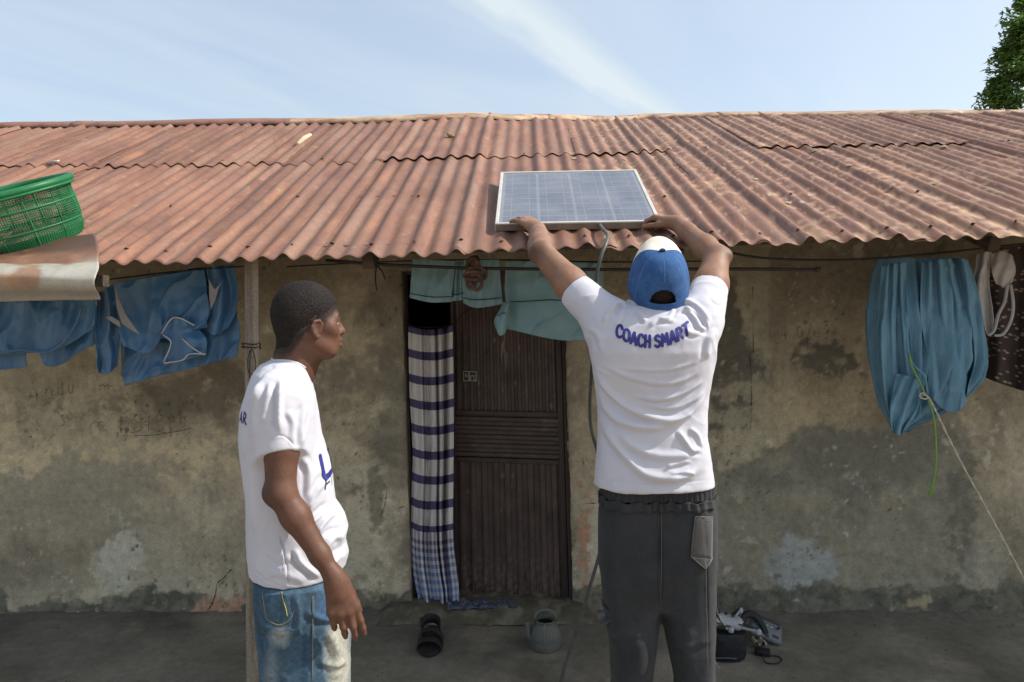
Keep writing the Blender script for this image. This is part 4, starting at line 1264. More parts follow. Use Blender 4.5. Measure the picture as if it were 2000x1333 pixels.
def post_man(V, F):
    V = folds(V, F, folds_man, lambda v, n: np.clip(-n[:, 1] * 1.6, 0, 1))
    N = vnormals(V, F)
    q = V @ np.array([[.8, -.4, .5], [.4, .9, .2], [-.5, .1, .85]])
    V = V + N * (.0032 * fbm(V * np.array([1, 1, .7]), 7, 3) + .0010 * fbm(V + 4, 24, 2) + .0036 * ridged(q * np.array([.5, 1, 1]) + 9, 8) * np.clip(fbm(V + 50, 4, 2) + .4, 0, 1))[:, None]
    return V
tee, TV, TF = skin(shirt_man(), 't_shirt', (neck0.x - .34, 1.98, .98), (neck0.x + .32, 2.62, 1.80), m_tee, man, .0036, None, 3, post_man)
bv = tree_of(TV, TF)
def arch(u, v):                                # the two words hang in a shallow curve
    x = lerp(1202, 1351, u)
    ph = (u - .5) * 2
    y0 = 640 + (1 - ph ** 2) * 27 + ph * -3
    sl = -ph * .22 - .01
    hgt = 23
    return x + v * hgt * (-sl) * -1 * .9, y0 + 12 - v * hgt
lettering('COACH SMART', from_camera(bv), tee, arch, .0043)
# collar rib
mbx = MB()
ring = []
for t in np.linspace(0, 2 * math.pi, 49):
    px_ = 1279 + 52 * math.sin(t); yo = YM + .045 - .085 * math.cos(t)
    z_ = mp(1279, 603).z + .008 - .010 * math.cos(t) + .012 * math.sin(t) ** 2
    hit = bv.find_nearest(Vector((P(px_, 600, yo).x, yo, z_)))
    ring.append(hit[0] + Vector((0, 0, .002)))
mbx.tube(ring, .0052, 6, flat=1.5, cap=False); mbx.build('collar', m_tee, tee)

# trousers
m_tr = mk('charcoal_twill', (.036, .038, .041), (.025, .027, .030), 9, .9, .35, 380, spec=.2, sheen=.08, fine=(300, .18))
m_trs = mk('trouser_seam', (.11, .105, .095), None, 60, .9)
def leg_loft(S, rows, k):
    zz = []; cx = []; ax = []; by = []; cy = []
    for py_, xl_, xr_, b_, yo in rows:
        if py_ <= 1333: z = mp(1280, py_).z; xl_, xr_ = mp(xl_, py_).x, mp(xr_, py_).x
        else: z = py_ / -1.0
        zz.append(z); cx.append((xl_ + xr_) / 2); ax.append((xr_ - xl_) / 2); by.append(b_); cy.append(YM + yo)
    S.loft(zz[::-1], cx[::-1], cy[::-1], ax[::-1], by[::-1], k, 2.9)
S = Sculpt()
bot = mp(1236, 1333); 
def legrows(rows, foot):
    out = list(rows)
    return out
zz = lambda p: mp(1280, p).z
def leg(rows, fx, fw):
    zs_ = [.045, .10]; cx = [fx, fx]; ax = [fw, fw * .97]; by = [.085, .085]; cy = [YM + .03, YM + .03]
    for py_, xl_, xr_, b_ in rows[::-1]:
        zs_.append(zz(py_)); cx.append((mp(xl_, py_).x + mp(xr_, py_).x) / 2); ax.append((mp(xr_, py_).x - mp(xl_, py_).x) / 2); by.append(b_); cy.append(YM + .015)
    S.loft(zs_, cx, cy, ax, by, .03, 2.5)
leg([(975, 1180, 1290, .112), (1020, 1174, 1292, .112), (1100, 1173, 1293, .112), (1184, 1180, 1290, .106), (1260, 1190, 1284, .112), (1333, 1195, 1275, .104)], mp(1232, 1333).x - .012, .070)
leg([(975, 1280, 1388, .112), (1020, 1278, 1397, .112), (1100, 1280, 1398, .112), (1184, 1290, 1396, .106), (1260, 1304, 1395, .112), (1333, 1320, 1397, .104)], mp(1360, 1333).x + .012, .070)
S.loft([zz(1175), zz(1110), zz(1000), zz(968)], [mp(1285, 1100).x] * 4, [YM + .015] * 4, [.085, .165, .182, .170], [.09, .112, .114, .108], .03, 2.2)
S.cone(mp(1280, 915), mp(1280, 925), .095, .095, .004, 's')
fold_tr = [([(1290, 990), (1291, 1060), (1292, 1140), (1289, 1184)], 2.2, -.006), ([(1202, 990), (1198, 1030), (1199, 1066)], 1.6, -.0025),
           ([(1288, 1180), (1262, 1200), (1235, 1210)], 9, .006), ([(1292, 1186), (1318, 1206), (1345, 1212)], 9, .005), ([(1286, 1150), (1250, 1160), (1212, 1150)], 10, .004),
           ([(1240, 1230), (1250, 1280), (1242, 1330)], 12, .005), ([(1350, 1220), (1342, 1280), (1352, 1330)], 12, .005), ([(1372, 990), (1380, 1090), (1382, 1200), (1386, 1330)], 1.8, -.003),
           ([(1200, 1100), (1208, 1180), (1204, 1260)], 10, .004), ([(1182, 1225), (1215, 1240), (1260, 1236)], 7, .005), ([(1310, 1250), (1345, 1262), (1390, 1248)], 7, .005)]
def post_tr(V, F):
    V = folds(V, F, fold_tr, lambda v, n: np.clip(-n[:, 1] * 1.6, 0, 1))
    N = vnormals(V, F)
    return V + N * (.0045 * fbm(V * np.array([1, 1, .45]), 6, 3) + .0008 * fbm(V + 2, 30, 2))[:, None]
tr, RV, RF = skin(S, 'trousers', (hip.x - .30, 2.05, .03), (hip.x + .32, 2.46, 1.03), m_tr, man, .0038, None, 2, post_tr)
bvr = tree_of(RV, RF)
# gathered elastic waistband and the frill under it
YBAND = .121
TR_TOP = zz(974)
def band(name, p0, p1, out, ng, amp, mat_, xw0, xw1):
    nu, nv = 320, 7
    V = []
    for i in range(nu):
        t = 2 * math.pi * i / nu
        for j in range(nv):
            v = j / (nv - 1); py_ = lerp(p0, p1, v)
            hw = lerp(xw0, xw1, v)
            g = amp * (math.sin(ng * t + 1.2 * math.sin(7 * t)) * .6 + .4 * mnoise.noise(Vector((ng * t * .35, v * 1.5, 3)))) * (1 if .05 < v < .95 else .5)
            ct, st = math.cos(t), math.sin(t)
            cz = zz(py_); c0 = Vector((mp(1284, 1000).x, YM + .015, min(cz, TR_TOP)))
            d = Vector((ct, st, 0)); h = bvr.ray_cast(c0 + d * .5, -d)
            R = ((h[0] - c0).length if h[0] else .16) + out + g + .003
            p = c0 + d * R
            V.append((p.x, p.y, cz + (.004 * math.sin(ng * .5 * t) if j in (0, nv - 1) else 0)))
    o = link(name, mesh_np(name, V, grid_faces(nu, nv, True)), mat_, tr); solidify(o, .003)
band('waistband', 938, 966, -.002, 58, .0036, m_tr, .166, .171)
band('frill', 965, 981, .003, 34, .0050, m_tr, .171, .179)
# back pocket, side flaps
def patch(name, poly, bvh, lift, mat_, parent, thick=.003, n=12, edge=None):
    """flat pocket cut to a pixel outline and laid on the cloth"""
    (a, b, c, d) = poly
    V = []
    for i in range(n):
        for j in range(n):
            u, v = i / (n - 1), j / (n - 1)
            q = [a[k] * (1 - u) * (1 - v) + b[k] * u * (1 - v) + c[k] * u * v + d[k] * (1 - u) * v for k in (0, 1)]
            o = Vector((0, 0, CAM_H)); dr = ray(*q).normalized(); h = bvh.ray_cast(o, dr)
            p = h[0] if h[0] else bvh.find_nearest(o + dr * YM)[0]
            V.append(p - dr * lift)
    o = link(name, mesh_np(name, V, grid_faces(n, n)), mat_, parent); solidify(o, thick)
    return o
m_trp = mk('pocket_twill', (.064, .063, .062), (.045, .045, .046), 12, .9, .35, 380, sheen=.3, fine=(300, .2))  # lighter copy of the trouser cloth, suggesting sunlight on the pocket
def cast(bvh, x, y, lift):
    o = Vector((0, 0, CAM_H)); dr = ray(x, y).normalized(); h = bvh.ray_cast(o, dr)
    return (h[0] if h[0] else bvh.find_nearest(o + dr * YM)[0]) - dr * lift
pk = patch('pocket', [(1357, 1009), (1392, 1009), (1391, 1092), (1350, 1089)], bvr, .004, m_trp, tr)
patch('pocket_tip', [(1350, 1089), (1391, 1092), (1380, 1112), (1377, 1110)], bvr, .0045, m_trp, tr)
mbx = MB()
mbx.tube([cast(bvr, x, y, .006) for x, y in ((1392, 1010), (1375, 1011), (1358, 1010), (1354, 1045), (1350, 1088), (1364, 1100), (1378, 1112), (1386, 1098), (1391, 1085))], .0022, 5)
mbx.tube([cast(bvr, x, y, .0065) for x, y in ((1358, 1022), (1375, 1023), (1391, 1021))], .0013, 5)
mbx.build('piping', m_trs, tr)
mbx = MB()
mbx.tube([cast(bvr, x, y, .002) for x, y in ((1291, 995), (1292, 1060), (1292, 1120), (1290, 1180))], .0016, 5); mbx.build('seam', m_trs, tr)
for side, pts in ((-1, [(1178, 1180), (1190, 1192), (1192, 1204), (1172, 1214)]), (1, [(1393, 1178), (1397, 1192), (1403, 1206), (1412, 1214)])):
    mbx = MB()
    c_ = [mp(x, y, -.02) for x, y in pts]
    V = []
    for p in c_: V += [p + Vector((0, -.03, 0)), p + Vector((side * .004, .07, -.012))]
    mbx.add(V, [(0, 1, 3, 2), (2, 3, 5, 4), (4, 5, 7, 6)])
    o = mbx.build('cargo_flap', m_trp, tr); solidify(o, .006)
mbx = MB(); mbx.tube(crom([mp(1396, 1290, 0), mp(1400, 1300, -.01), mp(1404, 1307, -.01)], 4), .002, 5); mbx.build('loose_thread', m_trs, tr)
m_shoe = mk('worn_shoe', (.05, .045, .04), None, 20, .7, .2)
for q in (-1, 1):
    S = Sculpt(); ax = Vector((hip.x + q * .100, YM + .03, .04))
    S.cone(ax + Vector((0, -.04, .01)), ax + Vector((q * .03, .16, -.005)), .048, .042, .03)
    S.op(lambda p: .0 - p[..., 2] + .002, ax, .3, .002, 'i') if False else None
    V, F = S.mesh(np.array(ax) - .16, np.array(ax) + .28, .006); V[:, 2] = np.maximum(V[:, 2], .002)
    link('shoe', mesh_np('shoe', V, F), m_shoe, man)

# ------------------------------------------------------------------ the younger man in profile
YB_ = 2.10
boy = thing('person', 'young man in white t-shirt and faded jeans standing in profile watching the panel', 'person', (P(575, 1000, YB_).x, YB_, 0))
_c0 = P(565, 1000, YB_); _r = ray(565, 1000); _al = math.atan2(-_r.x, _r.y)
BA = Vector((math.cos(_al), math.sin(_al), 0)); BN = Vector((-math.sin(_al), math.cos(_al), 0)); BFR = (_c0.x, _c0.y, math.cos(_al), math.sin(_al))
def bp_(x, y, d=0):
    """the place seen at pixel (x, y) on the upright plane through the young man, square to the line of sight; d metres behind it"""
    r = ray(x, y); t = (BN.dot(Vector((_c0.x, _c0.y, 0))) + d) / BN.dot(r)
    return Vector((r.x * t, r.y * t, CAM_H + r.z * t))
def bs_(x, y): return (bp_(x, y) - _c0).dot(BA)
BH = frame((.905, .425, -.11), (.10, .05, 1))
hC = np.array(bp_(603, 625, 0))
S = Sculpt()
BS = .95
EAR = (.017, -.016)
W2 = head_ops(S, hC, BH, BS, 0, EAR)
S.cone(W2(0, -.030, -.055), bp_(573, 712, .01), .054, .058, .03); S.cone(bp_(573, 706, .01), bp_(566, 755, .02), .054, .056, .02)
S.cone(W2(0, .010, -.080), bp_(586, 725, .01), .036, .042, .03)
chest = bp_(550, 800, .02); pelv = bp_(575, 1130, .02)
S.cone(bp_(556, 790, .02), pelv, .080, .095, .03)
n_sh, n_el, n_wr = bp_(552, 786, -.125), P(548, 962, 1.925), P(655, 1132, 1.90)
f_sh, f_el, f_wr = bp_(556, 786, .155), bp_(575, 960, .215), bp_(640, 1100, .20)
S.cone(n_sh, bp_(558, 775, .02), .048, .055, .03); S.cone(f_sh, bp_(558, 775, .02), .046, .055, .03)
arm_ops(S, n_sh, n_el, n_wr, (.050, .045, .0395, .0385, .0225)); arm_ops(S, f_sh, f_el, f_wr, (.048, .043, .038, .038, .024))
S.cone(n_el, P(535, 964, 1.925), .034, .028, .02)
h1 = hand_ops(S, n_wr, (.24, -.02, -.97), (-.34, .90, -.10), 1, per=[(.05, .22, .15), (.12, .30, .22), (.18, .36, .25), (.24, .42, .28)], spread=.03, tb=(.35, .6, .4), sc=1.10)
h2 = hand_ops(S, f_wr, (.30, 0, -.95), (-.3, -.9, -.15), -1, curl=(.3, .35, .25), sc=.96)
for q in (-1, 1):
    pv = Vector((pelv.x, pelv.y, 0)); hx = pv + BN * q * .075 + Vector((0, 0, .80)); kx = pv + BA * .012 + BN * q * .09 + Vector((0, 0, .44)); ax = pv - BA * .01 + BN * q * .095 + Vector((0, 0, .09))
    S.cone(hx, kx, .07, .048, .04); S.cone(kx, ax, .046, .033, .03)
    S.cone(ax, ax - BA * .05 + Vector((0, 0, -.05)), .033, .032, .03); S.cone(ax + Vector((0, 0, -.045)), ax + BA * .15 + BN * q * .02 + Vector((0, 0, -.06)), .032, .028, .03)
lipc = W2(0, .093, -.064)
HAIRLINE = ([-.12, -.075, -.050, -.028, -.004, .012, .022, .034, .050, .075, .10], [-.108, -.104, -.090, -.048, -.008, .006, -.014, -.004, .026, .052, .058])
def boy_roots(V):
    q = (V - hC) @ BH / BS
    m = np.clip((q[:, 2] - np.interp(q[:, 1], *HAIRLINE) + .030) / .026, 0, 1)
    return m * (np.abs(q[:, 0]) < .10) * (q[:, 2] > -.135) * (np.linalg.norm(q, axis=1) < .2) * ~((np.abs(q[:, 0]) > .0735) & (q[:, 2] < .022) & (q[:, 1] > -.03))
dk = SKIN
skin(S, 'body', (hC[0] - .22, 1.72, -.01), (hC[0] + .30, 2.42, hC[2] + .16), m_skin, boy, .0030,
     lambda V: skin_paint(V, dk, 9.0, [(lipc, .018, (.17, .072, .062), .55), (tuple(P(520, 962, 1.9)), .05, (.05, .026, .02), .6), (tuple(n_wr + Vector((.02, -.02, -.085))), .035, (.09, .045, .032), .5)]
                          + [(tuple(t[0] + t[1] * .006), .009, (.21, .115, .085), .7) for t in h1], lambda V: boy_roots(V)), 1)
def line_hair(p):
    q = (p - hC.astype(np.float32)) @ BH.astype(np.float32) / BS
    y = q[..., 1]
    line = np.interp(y, *HAIRLINE).astype(np.float32) + .004 + .013 * pnoise(q.reshape(-1, 3), 130).reshape(y.shape).astype(np.float32)
    return line - q[..., 2]
S = Sculpt(); head_ops(S, hC, BH, BS, .0016)
S.cone(W2(0, -.030, -.055), bp_(573, 712, .01), .0556, .0592, .03)
S.op(line_hair, hC, .3, .012, 'i')
skin(S, 'hair', hC - .15, hC + .16, m_hair, boy, .0024, None, 1, lambda V, F: V + vnormals(V, F) * (.0006 * pnoise(V, 210) + .0007 * pnoise(V + 3, 330))[:, None])
for q in (-1, 1):
    mbx = MB(); mbx.lathe([(0, -.0118), (.006, -.0102), (.0102, -.0059), (.0118, 0), (.0102, .0059), (.006, .0102), (0, .0118)], (0, 0, 0), 16)
    o = mbx.build('eye', m_eye, boy, loc=Vector(W2(q * .031, .0765, -.003)))
    mbx = MB(); mbx.lathe([(.0001, .0121), (.0028, .0118), (.0052, .0108)], (0, 0, 0), 14)
    io = mbx.build('iris', m_iris, o, loc=ORIG[o.name]); io.rotation_mode = 'QUATERNION'; io.rotation_quaternion = Vector(BH @ np.array([0, 1, .05])).to_track_quat('Z', 'Y')
# lids and brows
mbx = MB()
for q in (-1, 1): mbx.tube([W2(q * (.031 + a), .0885 - 30 * a * a * .5 - .004 * abs(a) / .012, .0062 + b) for a, b in ((-.014, -.004), (-.007, .001), (0, .002), (.007, .001), (.014, -.005))], .0027, 6)
mbx.build('eyelid', mk('lid_skin', tuple(dk * .9), None, 40, .55), boy)
mbx = MB()
for q in (-1, 1): mbx.tube([W2(q * (.032 + a), .0875 - 22 * a * a, .0205 + b) for a, b in ((-.018, -.002), (-.008, .002), (.004, .003), (.015, -.002))], [.0015, .0026, .0026, .001], 6)
mbx.build('eyebrow', m_hair, boy)

rows = [(1112, 484, 672), (1085, 481, 680), (1062, 480, 675), (1040, 479, 680), (1018, 477, 674), (985, 475, 655), (940, 471, 651), (900, 467, 643), (850, 464, 630), (800, 468, 621), (755, 482, 612), (728, 494, 604), (714, 506, 600), (704, 528, 596)]
zs = [bp_(560, r[0]).z for r in rows]; ca = [(bs_(r[1], r[0]) + bs_(r[2], r[0])) / 2 for r in rows]; aa = [(bs_(r[2], r[0]) - bs_(r[1], r[0])) / 2 for r in rows]
bb = [.170, .172, .170, .168, .166, .160, .160, .165, .175, .180, .168, .135, .098, .070]
def shirt_boy():
    S = Sculpt()
    S.loft(zs, ca, [.015] * len(zs), aa, bb, .05, 2.2, BFR)
    for sh, el, r0, r1, t in ((n_sh + BN * .02, n_el, .074, .061, .56), (f_sh, f_el, .070, .061, .56)):
        sleeve_op(S, sh, lerp(sh, el, t), r0, r1, .05, .006, (el - sh) + BA * .03)
    S.ell(tuple(bp_(574, 712, .015) + Vector((0, 0, .014))), (.060, .066, .024), np.array(Matrix.Rotation(_al, 3, 'Z') @ Matrix.Rotation(math.radians(26), 3, 'Y')), .006, 's')
    S.ell(tuple(bp_(575, 1112, .015)[:2]) + (zs[0] - .01,), (.125, .15, .06), np.array(Matrix.Rotation(_al, 3, 'Z')), .004, 's')
    return S
folds_boy = [
    ([(648, 985), (625, 1008), (606, 1026), (592, 1048)], 6, .012), ([(676, 1010), (652, 1004), (630, 1022), (612, 1052)], 7, .012), ([(678, 1046), (650, 1050), (628, 1078), (620, 1100)], 8, .011),
    ([(678, 1078), (655, 1092), (640, 1112)], 7, .010), ([(606, 1020), (618, 1050), (640, 1085)], 5, -.006), ([(660, 990), (668, 1030), (664, 1070)], 6, .006),
    ([(546, 1040), (556, 1090), (566, 1148)], 1.8, -.004), ([(515, 1075), (545, 1090), (575, 1086)], 7, .0028), ([(520, 1118), (560, 1122), (600, 1138)], 7, .003), ([(575, 1070), (590, 1100), (628, 1130)], 6, .007),
    ([(545, 726), (520, 740), (492, 790)], 7, .006), ([(550, 742), (545, 790), (546, 850)], 6, .009), ([(560, 735), (590, 752), (604, 780)], 3, -.004), ([(512, 745), (500, 800), (496, 860)], 9, .006),
    ([(530, 745), (520, 790), (512, 830)], 6, .005), ([(600, 790), (588, 830), (590, 880)], 6, .006), ([(592, 890), (604, 930), (600, 985)], 7, .006), ([(500, 880), (497, 960), (502, 1050)], 14, .006),
    ([(640, 930), (618, 960), (600, 1000)], 6, .006), ([(560, 800), (575, 830), (572, 870)], 7, .004),
    ([(515, 874), (540, 852), (560, 856), (580, 878)], 1.7, -.0022), ([(486, 1103), (515, 1130), (560, 1148), (610, 1148), (640, 1130)], 1.7, -.0022)]
def post_boy(V, F):
    V = folds(V, F, [(a_, b_, c_ * 1.35) for a_, b_, c_ in folds_boy], lambda v, n: np.clip(-n[:, 1] * 1.8 + .15, 0, 1))
    N = vnormals(V, F)
    q = V @ np.array([[.8, -.4, .5], [.4, .9, .2], [-.5, .1, .85]])
    return V + N * (.0034 * fbm(V * np.array([1, 1, .6]), 8, 3) + .0012 * fbm(V + 4, 26, 2) + .0042 * ridged(q * np.array([1, 1, .45]) + 3, 9) * np.clip(fbm(V + 50, 4, 2) + .45, 0, 1))[:, None]
tee2, TV2, TF2 = skin(shirt_boy(), 't_shirt', (hC[0] - .26, 1.74, .74), (hC[0] + .2, 2.42, 1.48), m_tee, boy, .0034, None, 3, post_boy)
bv2 = tree_of(TV2, TF2)
# printing on the young man's shirt
axb = tuple(bp_(560, 900, .015)[:2])
rb = round_body(bv2, axb)
R_ = math.radians
lettering('AR', rb, tee2, lambda u, v: (R_(lerp(-156, -126, u) + 19), bp_(475, 818).z + v * .030), .0030)
lettering('LA', rb, tee2, lambda u, v: (R_(lerp(-52, 52, u) + 19 - v * 3), bp_(640, 920).z + v * .068), .0085)
lettering('FITM', rb, tee2, lambda u, v: (R_(lerp(-50, 40, u) + 19), bp_(640, 939).z + v * .028), .0028, mat=mk('navy_print', (.03, .035, .075), None, 60, .6))
mbx = MB(); ring = []
for t in np.linspace(0, 2 * math.pi, 49):
    q = bp_(574, 712, .015) + BA * .060 * math.cos(t) + BN * .066 * math.sin(t) + Vector((0, 0, .010 - .028 * math.cos(t)))
    ring.append(bv2.find_nearest(q)[0] + Vector((0, 0, .002)))
mbx.tube(ring, .0055, 6, cap=False); mbx.build('collar', m_tee, tee2)

# jeans
zb = lambda p: bp_(575, p).z
S = Sculpt()
rws = [(1333, 505, 684), (1270, 504, 684), (1210, 502, 682), (1165, 498, 674), (1120, 497, 662)]
z_ = [zb(r[0]) for r in rws]; cx_ = [(bs_(r[1], r[0]) + bs_(r[2], r[0])) / 2 for r in rws]; ax_ = [(bs_(r[2], r[0]) - bs_(r[1], r[0])) / 2 - .004 for r in rws]
for yo in (-.085, .095):
    S.loft([.05, .12, .30] + z_, [cx_[0], cx_[0], cx_[0] + .005] + cx_, [.01 + yo] * 8, [.105, .108, .118] + ax_, [.078, .080, .085, .090, .094, .096, .094, .09], .035, 2.4, BFR)
S.loft([zb(1290), zb(1230), zb(1160), zb(1118)], [cx_[1]] * 2 + cx_[3:], [.01] * 4, [.10, .128, .125, .118], [.11, .165, .165, .155], .04, 2.4, BFR)
folds_j = [([(612, 1165), (611, 1230), (610, 1333)], 1.7, .0035), ([(505, 1215), (545, 1236), (590, 1232)], 7, .007), ([(512, 1250), (530, 1290), (528, 1333)], 9, .008), ([(560, 1240), (550, 1290), (556, 1333)], 9, .007),
           ([(590, 1190), (630, 1210), (676, 1204)], 7, .006), ([(640, 1230), (660, 1280), (650, 1333)], 10, .008), ([(575, 1160), (585, 1200), (580, 1250)], 6, .005), ([(618, 1290), (650, 1300), (682, 1290)], 7, .006)]
def post_j(V, F):
    V = folds(V, F, folds_j, lambda v, n: np.clip(-n[:, 1] * 1.8 + .1, 0, 1))
    N = vnormals(V, F)
    return V + N * (.004 * fbm(V * np.array([1, 1, .5]), 8, 3) + .0008 * fbm(V + 2, 40, 2))[:, None]
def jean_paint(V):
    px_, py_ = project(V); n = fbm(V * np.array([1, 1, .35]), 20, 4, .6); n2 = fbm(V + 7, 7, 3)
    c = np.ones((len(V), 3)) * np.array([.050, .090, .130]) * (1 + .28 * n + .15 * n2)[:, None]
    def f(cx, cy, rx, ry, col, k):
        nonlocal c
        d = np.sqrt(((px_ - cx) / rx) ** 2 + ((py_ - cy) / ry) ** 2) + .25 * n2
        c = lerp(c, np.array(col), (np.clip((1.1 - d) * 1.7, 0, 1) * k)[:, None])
    f(665, 1300, 34, 110, (.36, .36, .31), 1.0); f(545, 1245, 26, 26, (.25, .28, .28), .8); f(530, 1320, 24, 60, (.20, .24, .27), .6); f(596, 1290, 10, 70, (.03, .06, .11), .7)  # pale thigh front is painted sunlight; the other pale patches are fade
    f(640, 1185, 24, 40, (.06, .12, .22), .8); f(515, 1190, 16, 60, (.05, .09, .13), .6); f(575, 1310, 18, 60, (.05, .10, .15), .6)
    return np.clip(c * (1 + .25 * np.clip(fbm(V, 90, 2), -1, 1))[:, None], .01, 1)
m_jean = mk_attr('faded_sunlit_denim', .92, .15, .3, 420, (500, .22), (120, .15))
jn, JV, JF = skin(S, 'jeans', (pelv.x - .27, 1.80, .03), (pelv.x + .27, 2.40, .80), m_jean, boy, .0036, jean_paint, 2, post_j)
bvj = tree_of(JV, JF)
m_thread = mk('tan_thread', (.30, .24, .15), None, 60, .9)
m_yel = mk('yellow_piping', (.55, .50, .12), None, 60, .8)
mbx = MB()
for pl in ([(512, 1158), (516, 1185), (522, 1210), (546, 1221), (566, 1210), (576, 1190)], [(611, 1165), (611, 1240), (610, 1330)]):
    mbx.tube([cast(bvj, q.x, q.y, .001) for q in crom([(a, b, 0) for a, b in pl], 5)], .0011, 4)
mbx.build('stitching', m_thread, jn)
mbx = MB(); mbx.tube([cast(bvj, q.x, q.y, .0015) for q in crom([(550, 1156, 0), (553, 1172, 0), (558, 1188, 0), (561, 1204, 0)], 4)], .0014, 4); mbx.build('pocket_trim', m_yel, jn)
for q in (-1, 1):
    S = Sculpt(); c_ = Vector((pelv.x, pelv.y, .04)) + BN * q * .095
    S.cone(c_ - BA * .05, c_ + BA * .15 + Vector((0, 0, -.008)), .044, .040, .03)
    V, F = S.mesh(np.array(c_) - .15, np.array(c_) + .26, .006); V[:, 2] = np.maximum(V[:, 2], .002)
    link('slipper', mesh_np('slipper', V, F), m_shoe, boy)

# ================================================================== SOLAR PANEL
YP0, YP1 = 2.765, 3.40
pO, pX, pY = P(967, 437, YP0), P(1291, 431.5, YP0), P(984, 336, YP1)
ex = (pX - pO).normalized(); ey = (pY - pO); ey = (ey - ex * ey.dot(ex)).normalized(); ez = ex.cross(ey)
PW, PL_ = (pX - pO).length, (pY - pO).length
panel = thing('solar_panel', 'framed blue solar panel being pushed onto the rusty roof', 'solar panel', pO)
panel.rotation_mode = 'QUATERNION'
PR = Matrix((ex, ey, ez)).transposed()
panel.rotation_quaternion = PR.to_quaternion()
m_alu = mk('dusty_aluminium', (.66, .64, .58), (.55, .53, .47), 14, .45, .1, 200, spec=.5, metal=.35)
m_alu_side = m_alu
m_cell = mk('blue_silicon', (.18, .27, .49), (.14, .225, .44), 46, .35, 0, spec=.5, detail=1, ramp=(.42, .58), fine=(16, .25))  # blue lifted to carry part of the sky reflection
m_sheet = mk('white_backsheet', (.80, .81, .82), None, 20, .6)
m_bus = mk('tinned_ribbon', (.74, .76, .79), None, 30, .4, metal=.3)
def pput(name, mb_, mat_, loc=(0, 0, 0), bevel=0, smooth=False):
    me = bpy.data.meshes.new(name); me.from_pydata(mb_.v, [], mb_.f)
    me.polygons.foreach_set('material_index', mb_.m); me.polygons.foreach_set('use_smooth', [smooth] * len(mb_.f)); me.update()
    o = bpy.data.objects.new(name, me); COL.objects.link(o); o.parent = panel; o.location = loc
    for m in (mat_ if isinstance(mat_, list) else [mat_]): me.materials.append(m)
    if bevel:
        b = o.modifiers.new('bevel', 'BEVEL'); b.width = bevel; b.segments = 2
    return o
FT, FW = .030, .013
for c, d in (((PW / 2, FW / 2, -FT / 2), (PW, FW, FT)), ((PW / 2, PL_ - FW / 2, -FT / 2), (PW, FW, FT)), ((FW / 2, PL_ / 2, -FT / 2), (FW, PL_ - 2 * FW - .001, FT)), ((PW - FW / 2, PL_ / 2, -FT / 2), (FW, PL_ - 2 * FW - .001, FT))):
    mbx = MB(); mbx.box(c, d); pput('frame_bar', mbx, m_alu, bevel=.0012)
mbx = MB(); mbx.box((PW / 2, -.0012, -FT / 2 - .002), (PW - .004, .0016, FT - .006)); pput('shaded_grime_strip', mbx, mk('shaded_dust', (.23, .185, .14), (.17, .14, .11), 20, .95, .3))  # shade on the front bar, with its dirt, put into a brown strip
mbx = MB(); mbx.box((PW / 2, PL_ / 2, -.008), (PW - 2 * FW, PL_ - 2 * FW, .004)); pput('back_sheet', mbx, m_sheet)
mx, my = FW + .009, FW + .009
cw_, ch_ = (PW - 2 * mx) / 4, (PL_ - 2 * my) / 9
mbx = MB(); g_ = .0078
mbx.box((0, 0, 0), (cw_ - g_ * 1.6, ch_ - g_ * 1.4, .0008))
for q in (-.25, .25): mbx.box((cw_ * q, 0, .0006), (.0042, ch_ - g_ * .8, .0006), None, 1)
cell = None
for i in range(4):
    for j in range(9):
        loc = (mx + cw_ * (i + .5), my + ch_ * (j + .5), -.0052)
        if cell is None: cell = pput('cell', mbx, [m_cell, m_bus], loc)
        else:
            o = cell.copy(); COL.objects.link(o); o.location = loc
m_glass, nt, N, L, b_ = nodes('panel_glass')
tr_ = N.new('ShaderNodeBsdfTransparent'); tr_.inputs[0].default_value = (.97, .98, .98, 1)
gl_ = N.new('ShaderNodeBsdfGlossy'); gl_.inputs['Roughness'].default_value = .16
df_ = N.new('ShaderNodeBsdfDiffuse'); df_.inputs[0].default_value = (.60, .61, .63, 1)  # pale diffuse veil stands in for sky reflection as well as dust
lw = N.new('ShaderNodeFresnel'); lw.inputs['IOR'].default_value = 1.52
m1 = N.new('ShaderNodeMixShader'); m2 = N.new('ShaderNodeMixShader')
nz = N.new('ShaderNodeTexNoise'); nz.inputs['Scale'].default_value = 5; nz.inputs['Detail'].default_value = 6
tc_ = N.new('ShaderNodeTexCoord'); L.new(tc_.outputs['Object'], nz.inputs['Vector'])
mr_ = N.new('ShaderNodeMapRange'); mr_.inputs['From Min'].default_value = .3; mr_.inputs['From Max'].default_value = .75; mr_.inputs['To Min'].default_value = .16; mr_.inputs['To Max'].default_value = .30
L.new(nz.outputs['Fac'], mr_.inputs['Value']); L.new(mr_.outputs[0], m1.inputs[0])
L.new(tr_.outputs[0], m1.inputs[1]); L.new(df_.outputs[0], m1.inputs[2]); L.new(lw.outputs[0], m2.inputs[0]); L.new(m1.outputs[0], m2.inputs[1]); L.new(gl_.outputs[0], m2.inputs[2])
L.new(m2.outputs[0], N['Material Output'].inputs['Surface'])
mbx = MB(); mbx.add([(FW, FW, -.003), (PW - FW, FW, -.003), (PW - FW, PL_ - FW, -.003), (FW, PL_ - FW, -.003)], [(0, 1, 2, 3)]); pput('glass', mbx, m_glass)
mbx = MB(); mbx.box((PW * .6, PL_ * .2, -.020), (.10, .07, .016)); pput('junction_box', mbx, m_wire, bevel=.003)
